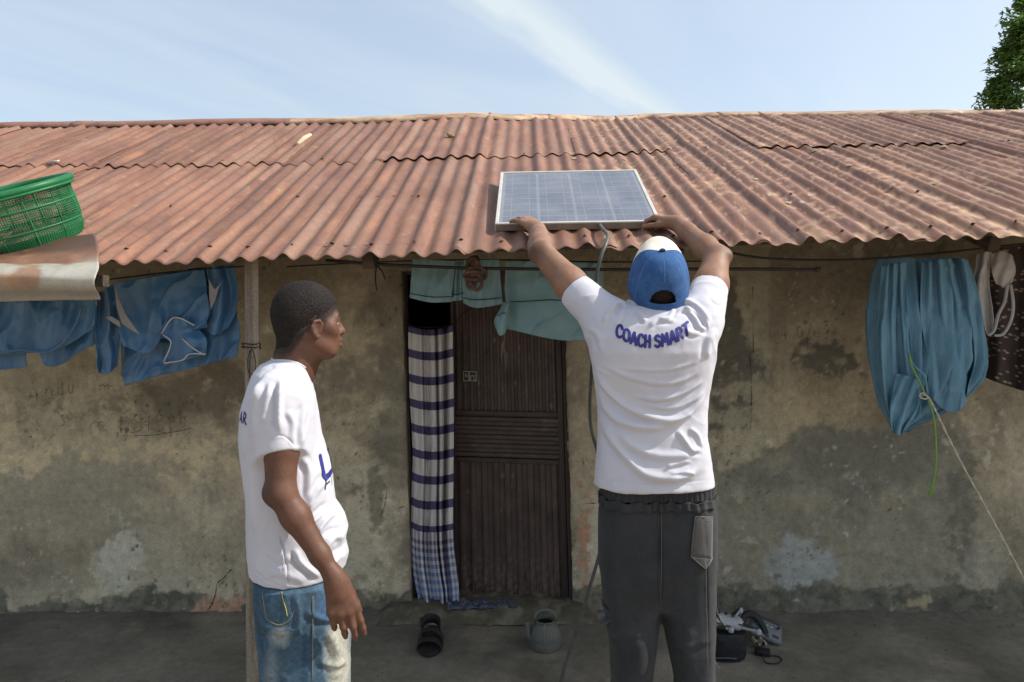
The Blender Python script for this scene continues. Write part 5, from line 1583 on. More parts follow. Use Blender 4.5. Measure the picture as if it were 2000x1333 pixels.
# its cable
m_cable = mk('grey_cable', (.10, .105, .10), (.06, .06, .06), 30, .5, .1, 200, spec=.4)
mbx = MB()
jb = panel.location + PR @ Vector((PW * .63, PL_ * .14, -.032))
pts = [jb, P(1176, 446, 2.70), P(1187, 460, 2.60), P(1184, 476, 2.535), P(1174, 500, 2.51), P(1166, 535, 2.52), P(1163, 580, 2.56), P(1160, 640, 2.70), P(1156, 720, 2.9), P(1152, 790, 3.0), P(1155, 840, 3.02), P(1166, 880, 2.95), P(1182, 950, 2.80), P(1186, 1010, 2.72), P(1172, 1078, 2.66), P(1148, 1160, 2.66), P(1125, 1236, 2.66), P(1106, 1290, 2.68)]
pts += [P(1096, 1330, 2.68), P(1086, 1370, 2.68), Vector((P(1075, 1390, 2.6).x, 2.55, .006)), Vector((P(1060, 1390, 2.6).x, 2.2, .006)), Vector((P(1010, 1390, 2.6).x, 1.9, .006))]
mbx.tube(crom(pts, 8), .0068, 8)
o = mbx.build('cable', m_cable); tag(o, 'grey cable running from the solar panel down past the door', 'cable')

# ================================================================== CLOTH
def coons(top, bottom, left, right, nu, nv):
    rs = lambda pl, n: np.array([(q.x, q.y) for q in [resamp(pl, t) for t in np.linspace(0, 1, n)]])
    def resamp(pl, t):
        c = [Vector((a, b, 0)) for a, b in pl]
        L = [0]
        for i in range(1, len(c)): L.append(L[-1] + (c[i] - c[i - 1]).length)
        s = t * L[-1]
        for i in range(1, len(c)):
            if s <= L[i] + 1e-9: return c[i - 1].lerp(c[i], (s - L[i - 1]) / max(1e-9, L[i] - L[i - 1]))
        return c[-1]
    T, B, Lf, R = rs(top, nu), rs(bottom, nu), rs(left, nv), rs(right, nv)
    u = np.linspace(0, 1, nu)[:, None, None]; v = np.linspace(0, 1, nv)[None, :, None]
    return (T[:, None] * (1 - v) + B[:, None] * v + Lf[None] * (1 - u) + R[None] * u
            - ((T[0] * (1 - u) + T[-1] * u) * (1 - v) + (B[0] * (1 - u) + B[-1] * u) * v))
def sm(pl, n=6): return [(q.x, q.y) for q in crom([(a, b, 0) for a, b in pl], n)]
def cloth(name, top, bottom, left, right, Y, fold, mat_, parent=None, nu=90, nv=70, t=.0022, wob=.006, crease=.010):
    G = coons(sm(top), sm(bottom), sm(left), sm(right), nu, nv)
    V = np.zeros((nu * nv, 3)); U = np.zeros((nu * nv, 2))
    for i in range(nu):
        for j in range(nv):
            u, v = i / (nu - 1), j / (nv - 1)
            V[i * nv + j] = P(G[i, j, 0], G[i, j, 1], Y + fold(u, v)); U[i * nv + j] = (u, 1 - v)
    V[:, 1] += wob * fbm(V + Y * 3, 9, 3)
    q = V @ np.array([[.85, .1, .5], [0, 1, 0], [-.5, .1, .85]])
    if mat_.name == 'blue_polyester': crease *= 2.2
    if mat_.name == 'teal_cotton': crease *= 1.9
    V[:, 1] -= crease * ridged(q * np.array([1, 1, .4]) + Y, 11) * np.clip(fbm(V + 21, 5, 2) + .5, 0, 1)
    o = link(name, mesh_np(name, V, grid_faces(nu, nv)[:, ::-1], True, uv=U), mat_, parent)
    if t: solidify(o, t)
    return o
S_ = math.sin
# striped curtain: stripes, then a checked hem, woven into the cloth (uv)
def curtain_mat():
    m, nt, N, L, b = nodes('curtain_cotton')
    b.inputs['Roughness'].default_value = .95; b.inputs['Specular IOR Level'].default_value = .1
    uv = N.new('ShaderNodeUVMap'); sp = N.new('ShaderNodeSeparateXYZ'); L.new(uv.outputs[0], sp.inputs[0])
    def math_(op, a, b_=None, c_=None):
        n = N.new('ShaderNodeMath'); n.operation = op
        for k, x in enumerate((a, b_, c_)):
            if x is None: continue
            if isinstance(x, (int, float)): n.inputs[k].default_value = x
            else: L.new(x, n.inputs[k])
        return n.outputs[0]
    u, v = sp.outputs[0], math_('SUBTRACT', 1, sp.outputs[1])
    py_ = math_('MULTIPLY_ADD', v, 565, 640)                    # 640..1205 as on the photo
    ph = math_('FRACT', math_('DIVIDE', math_('SUBTRACT', py_, 636), 48.6))
    band = math_('LESS_THAN', ph, .335)
    upper = math_('LESS_THAN', py_, 1037)
    wv = math_('LESS_THAN', math_('FRACT', math_('DIVIDE', py_, 15.5)), .5)
    wu = math_('LESS_THAN', math_('FRACT', math_('MULTIPLY', u, 11)), .5)
    wvo = math_('MULTIPLY', wv, math_('GREATER_THAN', py_, 1050))
    chk = math_('MULTIPLY', math_('ADD', wvo, wu), .5)
    fac = math_('ADD', math_('MULTIPLY', band, upper), math_('MULTIPLY', chk, math_('SUBTRACT', 1, upper)))
    mx0 = N.new('ShaderNodeMixRGB'); mx0.inputs[1].default_value = (.115, .095, .19, 1); mx0.inputs[2].default_value = (.20, .30, .60, 1)
    L.new(math_('MULTIPLY', math_('SUBTRACT', py_, 1050), 1 / 110), mx0.inputs[0]); mx0.use_clamp = True
    cl = N.new('ShaderNodeClamp'); L.new(math_('MULTIPLY', math_('SUBTRACT', py_, 1050), 1 / 110), cl.inputs[0]); L.new(cl.outputs[0], mx0.inputs[0])
    mx = N.new('ShaderNodeMixRGB'); mx.inputs[1].default_value = (.68, .65, .62, 1)
    L.new(fac, mx.inputs[0]); L.new(mx0.outputs[0], mx.inputs[2])
    nz = N.new('ShaderNodeTexNoise'); nz.inputs['Scale'].default_value = 9; nz.inputs['Detail'].default_value = 4; L.new(uv.outputs[0], nz.inputs[0])
    mr = N.new('ShaderNodeMapRange'); mr.inputs['To Min'].default_value = .75; mr.inputs['To Max'].default_value = 1.15; L.new(nz.outputs['Fac'], mr.inputs[0])
    m3 = N.new('ShaderNodeMixRGB'); m3.blend_type = 'MULTIPLY'; m3.inputs[0].default_value = 1; L.new(mx.outputs[0], m3.inputs[1]); L.new(mr.outputs[0], m3.inputs[2])
    L.new(m3.outputs[0], b.inputs['Base Color'])
    return m
def cfold(u, v):
    g = .034 + .020 * v
    return g * (S_(u * 17 + .6 * S_(v * 3)) * .55 + .35 * S_(u * 31 + 1.3 + v * 2) + 2.2 * math.exp(-((u - .64 - .10 * max(0, v - .6)) / .028) ** 2) - .8 * math.exp(-((u - .72) / .05) ** 2) + 1.1 * math.exp(-((u - .33 + .03 * v) / .022) ** 2) + 1.0 * math.exp(-((u - .84 + .1 * v) / .025) ** 2))
o = cloth('curtain', [(797, 637), (825, 643), (855, 643), (884, 636)], [(822, 1196), (835, 1204), (865, 1207), (896, 1203)], [(797, 637), (800, 760), (806, 880), (804, 960), (803, 1050), (806, 1110), (815, 1160), (822, 1196)],
          [(884, 636), (886, 760), (886, 900), (885, 1040), (891, 1110), (896, 1150), (896, 1203)], 3.53, cfold, curtain_mat(), None, 120, 120, .0015, .004)
tag(o, 'purple striped cotton curtain with checked hem tied in the doorway', 'curtain')
m_poly = mk('blue_polyester', (.060, .175, .33), (.045, .14, .275), 7, .36, .15, 300, spec=.6, sheen=.2, trans=.12)
m_pipe = mk('pale_piping', (.52, .50, .50), None, 40, .8)
m_grey = mk('grey_inset', (.30, .28, .28), None, 30, .8)
jersey = thing('jersey', 'blue sports jersey with pale piped sleeves hung beside the post', 'jersey', P(340, 530, 2.86), 'blue jerseys on the washing line')
jf = lambda u, v: .012 * S_(u * 13 + v * 2) * (.3 + .7 * v) + .008 * S_(u * 29 + 2) * v + .02 * S_(3 * v + u)
cloth('back_panel', [(240, 552), (330, 534), (400, 522), (457, 519)], [(243, 754), (300, 737), (360, 723), (463, 697)], [(240, 552), (236, 640), (238, 700), (243, 754)], [(457, 519), (462, 590), (469, 650), (463, 697)], 2.88, jf, m_poly, jersey)
cloth('front_panel', [(222, 553), (300, 540), (350, 532), (398, 523)], [(240, 676), (290, 690), (330, 655), (404, 640)], [(222, 553), (226, 600), (232, 640), (240, 676)], [(398, 523), (405, 570), (410, 605), (404, 640)], 2.835, lambda u, v: jf(u + .3, v) * .8, m_poly, jersey)
cloth('sleeve', [(192, 572), (206, 566), (222, 556)], [(193, 727), (210, 730), (229, 716)], [(192, 572), (187, 620), (190, 690), (193, 727)], [(222, 556), (232, 600), (234, 680), (229, 716)], 2.85, lambda u, v: .02 * S_(u * 9) + .01 * S_(v * 8 + u * 4), m_poly, jersey)
cloth('sleeve', [(400, 522), (430, 519), (458, 518)], [(398, 640), (420, 655), (446, 640)], [(400, 522), (408, 560), (410, 600), (398, 640)], [(458, 518), (464, 570), (460, 610), (446, 640)], 2.84, lambda u, v: .02 * S_(u * 9 + 1) + .012 * S_(v * 8 + u * 4), m_poly, jersey)
cuff = cloth('sleeve', [(334, 616), (355, 622), (378, 634)], [(318, 708), (360, 704), (404, 692)], [(334, 616), (313, 650), (334, 672), (318, 708)], [(378, 634), (394, 650), (404, 664), (404, 692)], 2.805, lambda u, v: .010 * S_(u * 8) + .008 * S_(v * 7), m_poly, jersey)
m_jp = MB()
for pl in ([(316, 652), (334, 624), (352, 622), (380, 636)], [(318, 654), (334, 670), (320, 708)], [(320, 710), (356, 704), (370, 692), (402, 692)], [(356, 662), (376, 680), (400, 694)]):
    m_jp.tube(crom([P(a, b, 2.785) for a, b in pl], 5), .0028, 5)
m_jp.build('piping', m_pipe, cuff)
def flat_patch(name, pl, Y, mat_, parent):
    mbx = MB(); mbx.add([P(a, b, Y) for a, b in pl], [tuple(range(len(pl)))]); o = mbx.build(name, mat_, parent, False); solidify(o, .002); return o
flat_patch('inset', [(224, 556), (232, 585), (248, 618), (273, 654), (258, 646), (238, 632), (228, 600)], 2.798, m_grey, jersey)
flat_patch('inset', [(206, 620), (218, 618), (234, 628), (236, 640), (222, 632)], 2.80, m_grey, jersey)
flat_patch('inset', [(408, 545), (413, 555), (419, 566), (430, 556), (438, 545), (428, 562), (421, 585), (412, 605), (409, 580)], 2.795, m_grey, jersey)
tag(jersey, group='blue jerseys on the washing line')
j2 = thing('jersey', 'blue shiny jersey folded over the line under the metal awning', 'jersey', P(90, 590, 2.86), 'blue jerseys on the washing line')
kf = lambda u, v: .016 * S_(u * 24 + 3 * v) * (1 - .4 * v) + .010 * S_(u * 11 - 4 * v)
cloth('front_panel', [(-60, 594), (20, 590), (100, 586), (187, 583)], [(-60, 690), (0, 692), (60, 690), (120, 680), (187, 640)], [(-60, 594), (-60, 690)], [(187, 583), (188, 610), (187, 640)], 2.82, kf, m_poly, j2, 120)
cloth('sleeve', [(-60, 600), (0, 600), (54, 600)], [(-60, 726), (0, 723), (52, 717)], [(-60, 600), (-60, 726)], [(54, 600), (50, 690), (52, 717)], 2.86, lambda u, v: .01 * S_(u * 10), m_poly, j2, 40)
cloth('back_panel', [(70, 600), (130, 600), (190, 600)], [(70, 668), (84, 708), (102, 716), (128, 708), (160, 686), (188, 672)], [(70, 600), (68, 640), (70, 668)], [(190, 600), (190, 640), (188, 672)], 2.865, lambda u, v: .014 * S_(u * 12 + v), m_poly, j2, 70)
mbx = MB(); mbx.tube(crom([P(a, b, 2.80) for a, b in ((-60, 692), (0, 690), (40, 684), (90, 688), (125, 668), (150, 630), (160, 600))], 6), .005, 6); mbx.build('waist_cord', m_poly, j2)
# teal garments over the doorway
m_teal = mk('teal_cotton', (.26, .40, .42), (.215, .34, .36), 9, .9, .3, 300, spec=.15, trans=.15)
m_dk = mk('dark_seam', (.02, .04, .045), None, 60, .9)
sh = thing('shorts', 'pale teal shorts hung above the curtain with dark hem stitching', 'shorts', P(890, 515, 2.98))
tf = lambda u, v: .010 * S_(u * 8 + 1) * v + .006 * S_(u * 19 + 3 * v)
cloth('leg', [(806, 506), (846, 508), (890, 510)], [(800, 582), (840, 591), (882, 590)], [(806, 506), (803, 545), (800, 582)], [(890, 510), (886, 550), (882, 590)], 2.97, tf, m_teal, sh, 50, 50)
cloth('leg', [(906, 508), (940, 508), (975, 507)], [(905, 592), (925, 601), (950, 600), (982, 594)], [(906, 508), (903, 550), (905, 592)], [(975, 507), (978, 550), (982, 594)], 2.96, tf, m_teal, sh, 50, 50)
cloth('gusset', [(884, 512), (896, 512), (908, 512)], [(880, 588), (893, 588), (906, 586)], [(884, 512), (882, 550), (880, 588)], [(908, 512), (906, 550), (906, 586)], 2.985, lambda u, v: .008 * S_(u * 14), m_teal, sh, 30, 30)
mbx = MB()
for pl in ([(801, 573), (840, 580), (882, 580)], [(881, 574), (893, 576), (905, 572)], [(905, 582), (930, 586), (980, 582)]): mbx.tube([P(q[0], q[1], 2.945) for q in sm(pl)], .0022, 5)
mbx.build('hem_stitching', m_dk, sh)
ts = thing('shirt', 'large pale teal shirt draped over the line above the door', 'shirt', P(1080, 515, 2.98))
cloth('body', [(988, 510), (1060, 510), (1120, 512), (1178, 514)], [(984, 641), (1030, 652), (1075, 662), (1120, 666), (1178, 662)], [(988, 510), (986, 560), (988, 600), (984, 641)], [(1178, 514), (1178, 590), (1178, 662)], 2.96, lambda u, v: .012 * S_(u * 9 + v * 2) * (.3 + v) + .02 * math.exp(-((u - .07) / .04) ** 2), m_teal, ts, 90, 60)
cloth('sleeve', [(984, 590), (990, 592), (996, 594)], [(968, 640), (976, 656), (986, 652)], [(984, 590), (974, 610), (966, 625), (968, 640)], [(996, 594), (992, 620), (990, 640), (986, 652)], 2.94, lambda u, v: .012 * S_(u * 7), m_teal, ts, 30, 40)
mbx = MB(); mbx.tube([P(q[0], q[1], 2.935) for q in sm([(997, 590), (1040, 588), (1080, 586), (1125, 590)])], .0024, 5)
mbx.tube([P(q[0], q[1], 2.925) for q in sm([(971, 618), (980, 612), (988, 612)])], .002, 5); mbx.build('seam', m_dk, ts)
# knotted rag on the pole
m_rag = mk('brown_rag', (.165, .10, .075), (.08, .05, .04), 30, .95, .6, 200)
mbx = MB(); c0 = P(927, 536, 2.79); px_m = 2.79 / FPX
for k, (dx, dy, rx, ry, ph) in enumerate(((-3, -8, 11, 24, 0), (7, 0, 15, 12, 1), (-6, 8, 10, 20, 2), (5, 16, 9, 15, .5), (-2, 3, 17, 8, 1.5))):
    mbx.tube([c0 + Vector(((dx + rx * math.cos(t)) * px_m, .012 * math.sin(2 * t + ph) - .006 * k, -(dy + ry * math.sin(t)) * px_m)) for t in np.linspace(0, 2 * math.pi, 26)], .0095 - .0006 * k, 6)
mbx.tube([c0 + Vector((0, .01, .07)), c0 + Vector((.004, 0, .03)), c0 + Vector((0, 0, -.02))], [.014, .022, .024], 8)
o = mbx.build('knotted_rag', m_rag); tag(o, 'brown rag knotted round the pole between the teal shorts', 'rag')
mbx = MB()
for pl in ([(983, 640), (985, 660), (983, 680), (986, 700), (990, 720)], [(985, 660), (979, 690), (982, 708)], [(984, 680), (990, 695), (988, 712)], [(983, 668), (980, 676), (981, 690)]):
    mbx.tube(crom([P(a, b, 3.2) for a, b in pl], 4), [.0035 * (1 - .6 * i / (4 * (len(pl) - 1))) for i in range(4 * (len(pl) - 1) + 1)], 5)
o = mbx.build('dried_roots', mk('dry_fibre', (.20, .17, .13), None, 60, .95)); tag(o, 'bunch of dried roots hanging from the teal shirt in front of door', 'roots')

# blue mosquito net gathered over the line
m_net = mk('blue_netting', (.20, .37, .48), (.15, .30, .41), 14, .95, .5, 260, spec=.1, stretch=(3, 3, .5), trans=.25, fine=(330, .12))
rowsn = [(505, 1716, 1884), (530, 1708, 1896), (560, 1702, 1904), (600, 1697, 1911), (650, 1694, 1918), (700, 1699, 1921), (735, 1705, 1915), (765, 1711, 1893), (790, 1718, 1868), (812, 1730, 1830), (828, 1737, 1786), (840, 1744, 1768)]
nz_, nt_ = 90, 220
pys = np.array([r[0] for r in rowsn], float); V = []
for j in range(nz_):
    py_ = 505 + (840 - 505) * (j / (nz_ - 1)) ** .9
    xl_, xr_ = np.interp(py_, pys, [r[1] for r in rowsn]), np.interp(py_, pys, [r[2] for r in rowsn])
    a_, b_ = P(xl_, py_, 2.93), P(xr_, py_, 2.93); cx_n = (a_.x + b_.x) / 2; hw = (b_.x - a_.x) / 2; s = j / (nz_ - 1)
    dep = .045 + .07 * S_(math.pi * min(1, s * 1.1)) 
    for i in range(nt_):
        t = 2 * math.pi * i / nt_
        q = t + .25 * S_(2 * s + t)
        rip = (.09 * S_(17 * q + 1.5 * S_(s * 3) + 2 * S_(3 * q)) + .05 * S_(29 * q + 4 * s) + .10 * S_(7 * q - 2 * s) + .16 * mnoise.noise(Vector((4 * math.cos(t), 4 * S_(t), s * 1.6)))) * (.45 + .55 * s) * (1 if s < .93 else .6)
        rip += .06 * mnoise.noise(Vector((3 * math.cos(t), 3 * S_(t), s * 9)))
        V.append((cx_n + hw * math.cos(t) * (1 + rip * .25), 2.93 + dep * S_(t) * (1 + rip * 2.2), a_.z + (b_.z - a_.z) * (math.cos(t) + 1) / 2 + .012 * mnoise.noise(Vector((t * 3, s * 5, 1)))))
V = np.array(V); F = grid_faces(nz_, nt_); i_, j_ = np.meshgrid(np.arange(nz_ - 1), np.arange(nt_), indexing='ij')
F = np.stack([i_ * nt_ + j_, (i_ + 1) * nt_ + j_, (i_ + 1) * nt_ + (j_ + 1) % nt_, i_ * nt_ + (j_ + 1) % nt_], -1).reshape(-1, 4)
net = thing('mosquito_net', 'bundled blue mosquito net hanging from the eave line at right', 'net', P(1805, 505, 2.93))
link('netting', mesh_np('netting', V, F), m_net, net)
cloth('fold', [(1722, 520), (1745, 515), (1770, 512)], [(1740, 826), (1758, 845), (1785, 818), (1800, 800)], [(1722, 520), (1712, 650), (1720, 760), (1740, 826)], [(1770, 512), (1775, 640), (1790, 740), (1800, 800)], 2.825, lambda u, v: .020 * S_(u * 9 + 3 * v + S_(v * 4)) * (.4 + v * .6) + .010 * S_(u * 21 + 2 * v) + .03 * mnoise.noise(Vector((u * 5, v * 2, 1))), m_net, net, 70, 90)
cloth('fold', [(1800, 512), (1850, 505), (1886, 505)], [(1812, 772), (1850, 805), (1880, 795), (1893, 742)], [(1800, 512), (1798, 620), (1812, 700), (1812, 772)], [(1886, 505), (1906, 580), (1914, 680), (1893, 742)], 2.835, lambda u, v: .022 * S_(u * 11 - 3 * v + 6 * u * v) * (.4 + v * .6) + .008 * S_(u * 27 + v) + .035 * mnoise.noise(Vector((u * 6, v * 2, 5))), m_net, net, 80, 90)
cloth('fold', [(1752, 730), (1775, 735), (1800, 745)], [(1742, 842), (1755, 850), (1768, 838)], [(1752, 730), (1738, 790), (1742, 842)], [(1800, 745), (1790, 800), (1768, 838)], 2.80, lambda u, v: .012 * S_(u * 14 + 6 * v), m_net, net, 40, 40)
mbx = MB(); mbx.tube(crom([P(a, b, 2.77) for a, b in ((1773, 682), (1777, 702), (1790, 720), (1806, 736), (1812, 772))], 6), .0042, 6); mbx.build('hem_cord', m_net, net)
m_grn = mk('green_cord', (.19, .34, .06), (.13, .26, .045), 60, .8, .3, 300)
mbx = MB(); mbx.tube(crom([P(a, b, 2.76) for a, b in ((1776, 690), (1781, 716), (1795, 745), (1806, 768), (1816, 790), (1825, 825), (1828, 870), (1827, 915), (1820, 952), (1813, 968))], 6), .0034, 6)
mbx.tube(crom([P(1822, 948, 2.76), P(1822, 958, 2.76), P(1817, 969, 2.755)], 4), .0026, 5); mbx.tube(crom([P(1823, 944, 2.76), P(1813, 956, 2.76), P(1807, 964, 2.755)], 4), .0018, 5)
o = mbx.build('green_cord', m_grn); tag(o, 'bright green cord with frayed end hanging from the mosquito net', 'cord')
mbx = MB()
rp = crom([P(1800, 772, 2.755), P(1812, 775, 2.755), P(1826, 800, 2.76), P(1870, 890, 2.76), P(1930, 1000, 2.76), P(1990, 1112, 2.76), P(2090, 1300, 2.76), P(2150, 1410, 2.76)], 14)
for s_ in (0, math.pi):
    mbx.tube([p + Vector((math.cos(i * .9 + s_), math.sin(i * .9 + s_), 0)) * .0022 for i, p in enumerate(rp)], .0024, 5)
mbx.tube(crom([P(1812, 775, 2.752), P(1802, 768, 2.752), P(1796, 774, 2.752), P(1806, 780, 2.752), P(1814, 776, 2.752)], 6), .003, 5)
o = mbx.build('white_rope', mk('white_twine', (.52, .48, .40), (.38, .35, .29), 90, .95, .5, 300)); tag(o, 'taut twisted white rope tied to the net and slanting down', 'rope')
# white undergarment
m_bra = mk('greyed_white_cotton', (.50, .47, .45), (.40, .37, .355), 20, .9, .3, 200, trans=.15)
bra = thing('bra', 'greyish white bra with looped straps hanging right of the mosquito net', 'bra', P(1940, 495, 2.95))
cloth('band', [(1908, 498), (1922, 492), (1938, 492)], [(1920, 640), (1930, 655), (1942, 648)], [(1908, 498), (1900, 555), (1908, 600), (1920, 640)], [(1938, 492), (1932, 545), (1938, 600), (1942, 648)], 2.93, lambda u, v: .014 * S_(u * 8 + v * 3), m_bra, bra, 30, 50)
cloth('cup', [(1936, 496), (1955, 490), (1975, 498)], [(1946, 555), (1962, 560), (1975, 552)], [(1936, 496), (1936, 530), (1946, 555)], [(1975, 498), (1982, 525), (1975, 552)], 2.93, lambda u, v: -.022 * S_(math.pi * u) * S_(math.pi * v) + .006 * S_(u * 11 + v * 7), m_bra, bra, 30, 30)
for pl in ([(1968, 556), (1962, 590), (1950, 615), (1942, 645), (1930, 656)], [(1974, 556), (1979, 595), (1975, 625), (1960, 652), (1942, 656)]):
    mbx = MB(); mbx.tube(crom([P(a, b, 2.91) for a, b in pl], 6), .0065, 6, flat=.3); mbx.build('strap', m_bra, bra)
# dark patterned cloth
def wrap_mat():
    m, nt, N, L, b = nodes('patterned_wrapper'); b.inputs['Roughness'].default_value = .9
    uv = N.new('ShaderNodeUVMap'); mp_ = N.new('ShaderNodeMapping'); mp_.inputs['Scale'].default_value = (9, 34, 1); L.new(uv.outputs[0], mp_.inputs[0])
    vo = N.new('ShaderNodeTexVoronoi'); vo.inputs['Scale'].default_value = 1; L.new(mp_.outputs[0], vo.inputs['Vector'])
    r = N.new('ShaderNodeValToRGB'); r.color_ramp.elements[0].position = .16; r.color_ramp.elements[0].color = (.28, .19, .15, 1); r.color_ramp.elements[1].position = .34; r.color_ramp.elements[1].color = (.032, .020, .018, 1)
    L.new(vo.outputs['Distance'], r.inputs[0]); L.new(r.outputs[0], b.inputs['Base Color']); return m
o = cloth('wrapper_cloth', [(1925, 482), (1965, 478), (2060, 470)], [(1918, 735), (1950, 748), (2000, 764), (2060, 775)], [(1925, 482), (1915, 560), (1920, 660), (1918, 735)], [(2060, 470), (2060, 620), (2060, 775)], 3.05, lambda u, v: .02 * S_(u * 16 + v) * (.4 + v), wrap_mat(), None, 80, 60)
tag(o, 'dark brown patterned wrapper cloth hanging behind the bra', 'cloth')
# checked rag under the door
m_chk = mk('checked_rag', (.045, .060, .11), (.12, .12, .13), 60, .95, .3, 200, detail=1, ramp=(.45, .55))
nu, nv = 60, 20; V = []
for i in range(nu):
    for j in range(nv):
        u, v = i / (nu - 1), j / (nv - 1)
        b0 = PZ(lerp(872, 1010, u), 1196 - 3 * u, .05)
        V.append((b0.x, b0.y + lerp(.03, .13, v), .050 + .030 * S_(math.pi * v) * (.5 + .5 * S_(u * 22 + v * 5)) * (1 - .7 * u) + .012 * mnoise.noise(Vector((u * 9, v * 5, 2)))))
o = link('checked_rag', mesh_np('checked_rag', np.array(V), grid_faces(nu, nv)[:, ::-1]), m_chk); solidify(o, .003); tag(o, 'crumpled blue checked rag lying under the door', 'rag')

# ================================================================== METAL AWNING AND BASKET
awn = thing('metal_awning', 'bent galvanised sheet streaked with rust under the green basket', 'metal sheet', P(90, 520, 2.5))
right = [(186, 455, 2.76), (190, 472, 2.69), (193, 490, 2.62), (192, 508, 2.565), (193, 513, 2.55), (193, 524, 2.49), (187, 540, 2.45), (184, 553, 2.445), (187, 566, 2.455), (194, 578, 2.47), (196, 586, 2.475)]
left = [(-120, 500, 2.76), (-120, 504, 2.69), (-120, 509, 2.62), (-120, 513, 2.565), (-120, 516, 2.55), (-120, 519, 2.49), (-120, 530, 2.45), (-120, 545, 2.445), (-120, 562, 2.455), (-120, 578, 2.47), (-120, 590, 2.475)]
nu = 70; prof = crom([(i, 0, 0) for i in range(11)], 5); V = []
for i in range(nu):
    u = i / (nu - 1)
    row = [P(lerp(a[0], b[0], u), lerp(a[1], b[1], u), lerp(a[2], b[2], u)) for a, b in zip(left, right)]
    V += [tuple(q) for q in crom(row, 5)]
V = np.array(V); nv = len(V) // nu
px, py = project(V)
n = fbm(V, 8, 4, .6); n2 = fbm(V * np.array([1, .3, .3]), 24, 3)
vv = np.tile(np.linspace(0, 1, nv), nu)
c = np.ones((len(V), 3)) * np.array([.36, .34, .285]) * (1 + .12 * n2)[:, None]
top = np.clip((.43 - vv + .05 * n) / .03, 0, 1)
c = lerp(c, np.array([.21, .105, .066]) * (1 + .35 * n)[:, None], (top * np.clip(1.2 - np.clip((px - 120) / 60, 0, 1) * np.clip((vv - .2) * 6, 0, 1) * 1.0, 0, 1))[:, None])
c = lerp(c, np.array([.085, .045, .036]), (np.clip((.22 - vv + .04 * n) / .06, 0, 1) * .9)[:, None])
c = lerp(c, np.array([.27, .15, .085]), (blob(px, py, 48, 545, 22, 40, n, .8, .5) * .9)[:, None]); c = lerp(c, np.array([.36, .19, .09]), (blob(px, py, 10, 560, 25, 25, n, .8, .6) * .7)[:, None])
c = lerp(c, np.array([.21, .185, .145]), (np.clip((vv - .72) / .12, 0, 1) * .9)[:, None])  # lower face painted duller as shade below the bulge
V[:, 2] += .004 * fbm(V, 5, 2)
o = link('bent_sheet', mesh_np('bent_sheet', V, grid_faces(nu, nv)[:, ::-1], True, col=np.clip(c, .02, 1)), mk_attr('galvanised_sheet', .34, .6, .15, 90, (200, .12), (30, .1)), awn); solidify(o, .0015)
mbx = MB(); a = P(-120, 545, 2.53); b = P(200, 535, 2.53); mbx.box((a + b) / 2 + Vector((0, .02, -.02)), ((b - a).length, .04, .04)); mbx.build('bearer', m_woodx, awn, False)
mbx = MB(); q = P(-110, 560, 2.55); mbx.box((q.x, q.y, q.z / 2 - .05), (.06, .06, q.z)); mbx.build('prop', m_woodx, awn, False)

m_bask = mk('green_plastic', (.045, .29, .115), (.03, .225, .085), 10, .4, .05, 80, spec=.45, trans=.45)
bc = P(12, 374, 2.78)
bask = thing('basket', 'round green plastic sieve basket tilted on the roof edge at left', 'basket', bc)
bask.rotation_euler = (math.radians(19), math.radians(-11), 0)
def bput(name, V, F, mods=None, smooth=True, loc=(0, 0, 0)):
    me = mesh_np(name, V, F, smooth); o = bpy.data.objects.new(name, me); COL.objects.link(o); o.parent = bask; o.location = loc; me.materials.append(m_bask); return o
RB = .222
profb = [(RB * 1.0, 0), (RB * .985, -.03), (RB * .97, -.065), (RB * .98, -.09), (RB * .965, -.135), (RB * .93, -.155), (RB * .94, -.175), (RB * .88, -.215), (RB * .74, -.238)]
zz_ = np.linspace(0, 1, 42); pr = np.array(profb); tt_ = np.linspace(0, 1, len(pr))
R_, Z_ = np.interp(zz_, tt_, pr[:, 0]), np.interp(zz_, tt_, pr[:, 1])
na = 150; A = np.linspace(0, 2 * np.pi, na, endpoint=False)
V = np.stack([(R_[None] * np.cos(A)[:, None]).ravel(), (R_[None] * np.sin(A)[:, None]).ravel(), np.broadcast_to(Z_, (na, 42)).ravel()], 1)
Fb = grid_faces(na, 42, True)[:, ::-1]
o = bput('mesh_wall', V, Fb); w_ = o.modifiers.new('lattice', 'WIREFRAME'); w_.thickness = .0036; w_.use_even_offset = False
lowm = (V[Fb].mean(1)[:, 2] < -.178)
o2 = bput('lower_band', V * np.array([.995, .995, 1]), Fb[lowm]); solidify(o2, .0015)
def ring_mesh(R, z, r, seg=10, n=96):
    mbx = MB(); pts = [(R * math.cos(t), R * math.sin(t), z) for t in np.linspace(0, 2 * math.pi, n)]; mbx.tube(pts, r, seg, cap=False); return np.array(mbx.v), mbx.f
for nm, R, z, r in (('rim', RB * 1.03, .0, .0135), ('rim_lip', RB * 1.055, -.016, .006), ('hoop', RB * .985, -.072, .0042), ('hoop', RB * .945, -.152, .0042), ('foot_ring', RB * .74, -.240, .007)):
    v_, f_ = ring_mesh(R, z, r); bput(nm, v_, np.array(f_))
V = np.concatenate([[(0, 0, -.238)], np.stack([RB * .74 * np.cos(A), RB * .74 * np.sin(A), np.full(na, -.238)], 1)])
mbx = MB(); mbx.add(V, [(0, 1 + i, 1 + (i + 1) % na) for i in range(na)])
me = bpy.data.meshes.new('base'); me.from_pydata(mbx.v, [], mbx.f); o = bpy.data.objects.new('base', me); COL.objects.link(o); o.parent = bask; me.materials.append(m_bask)
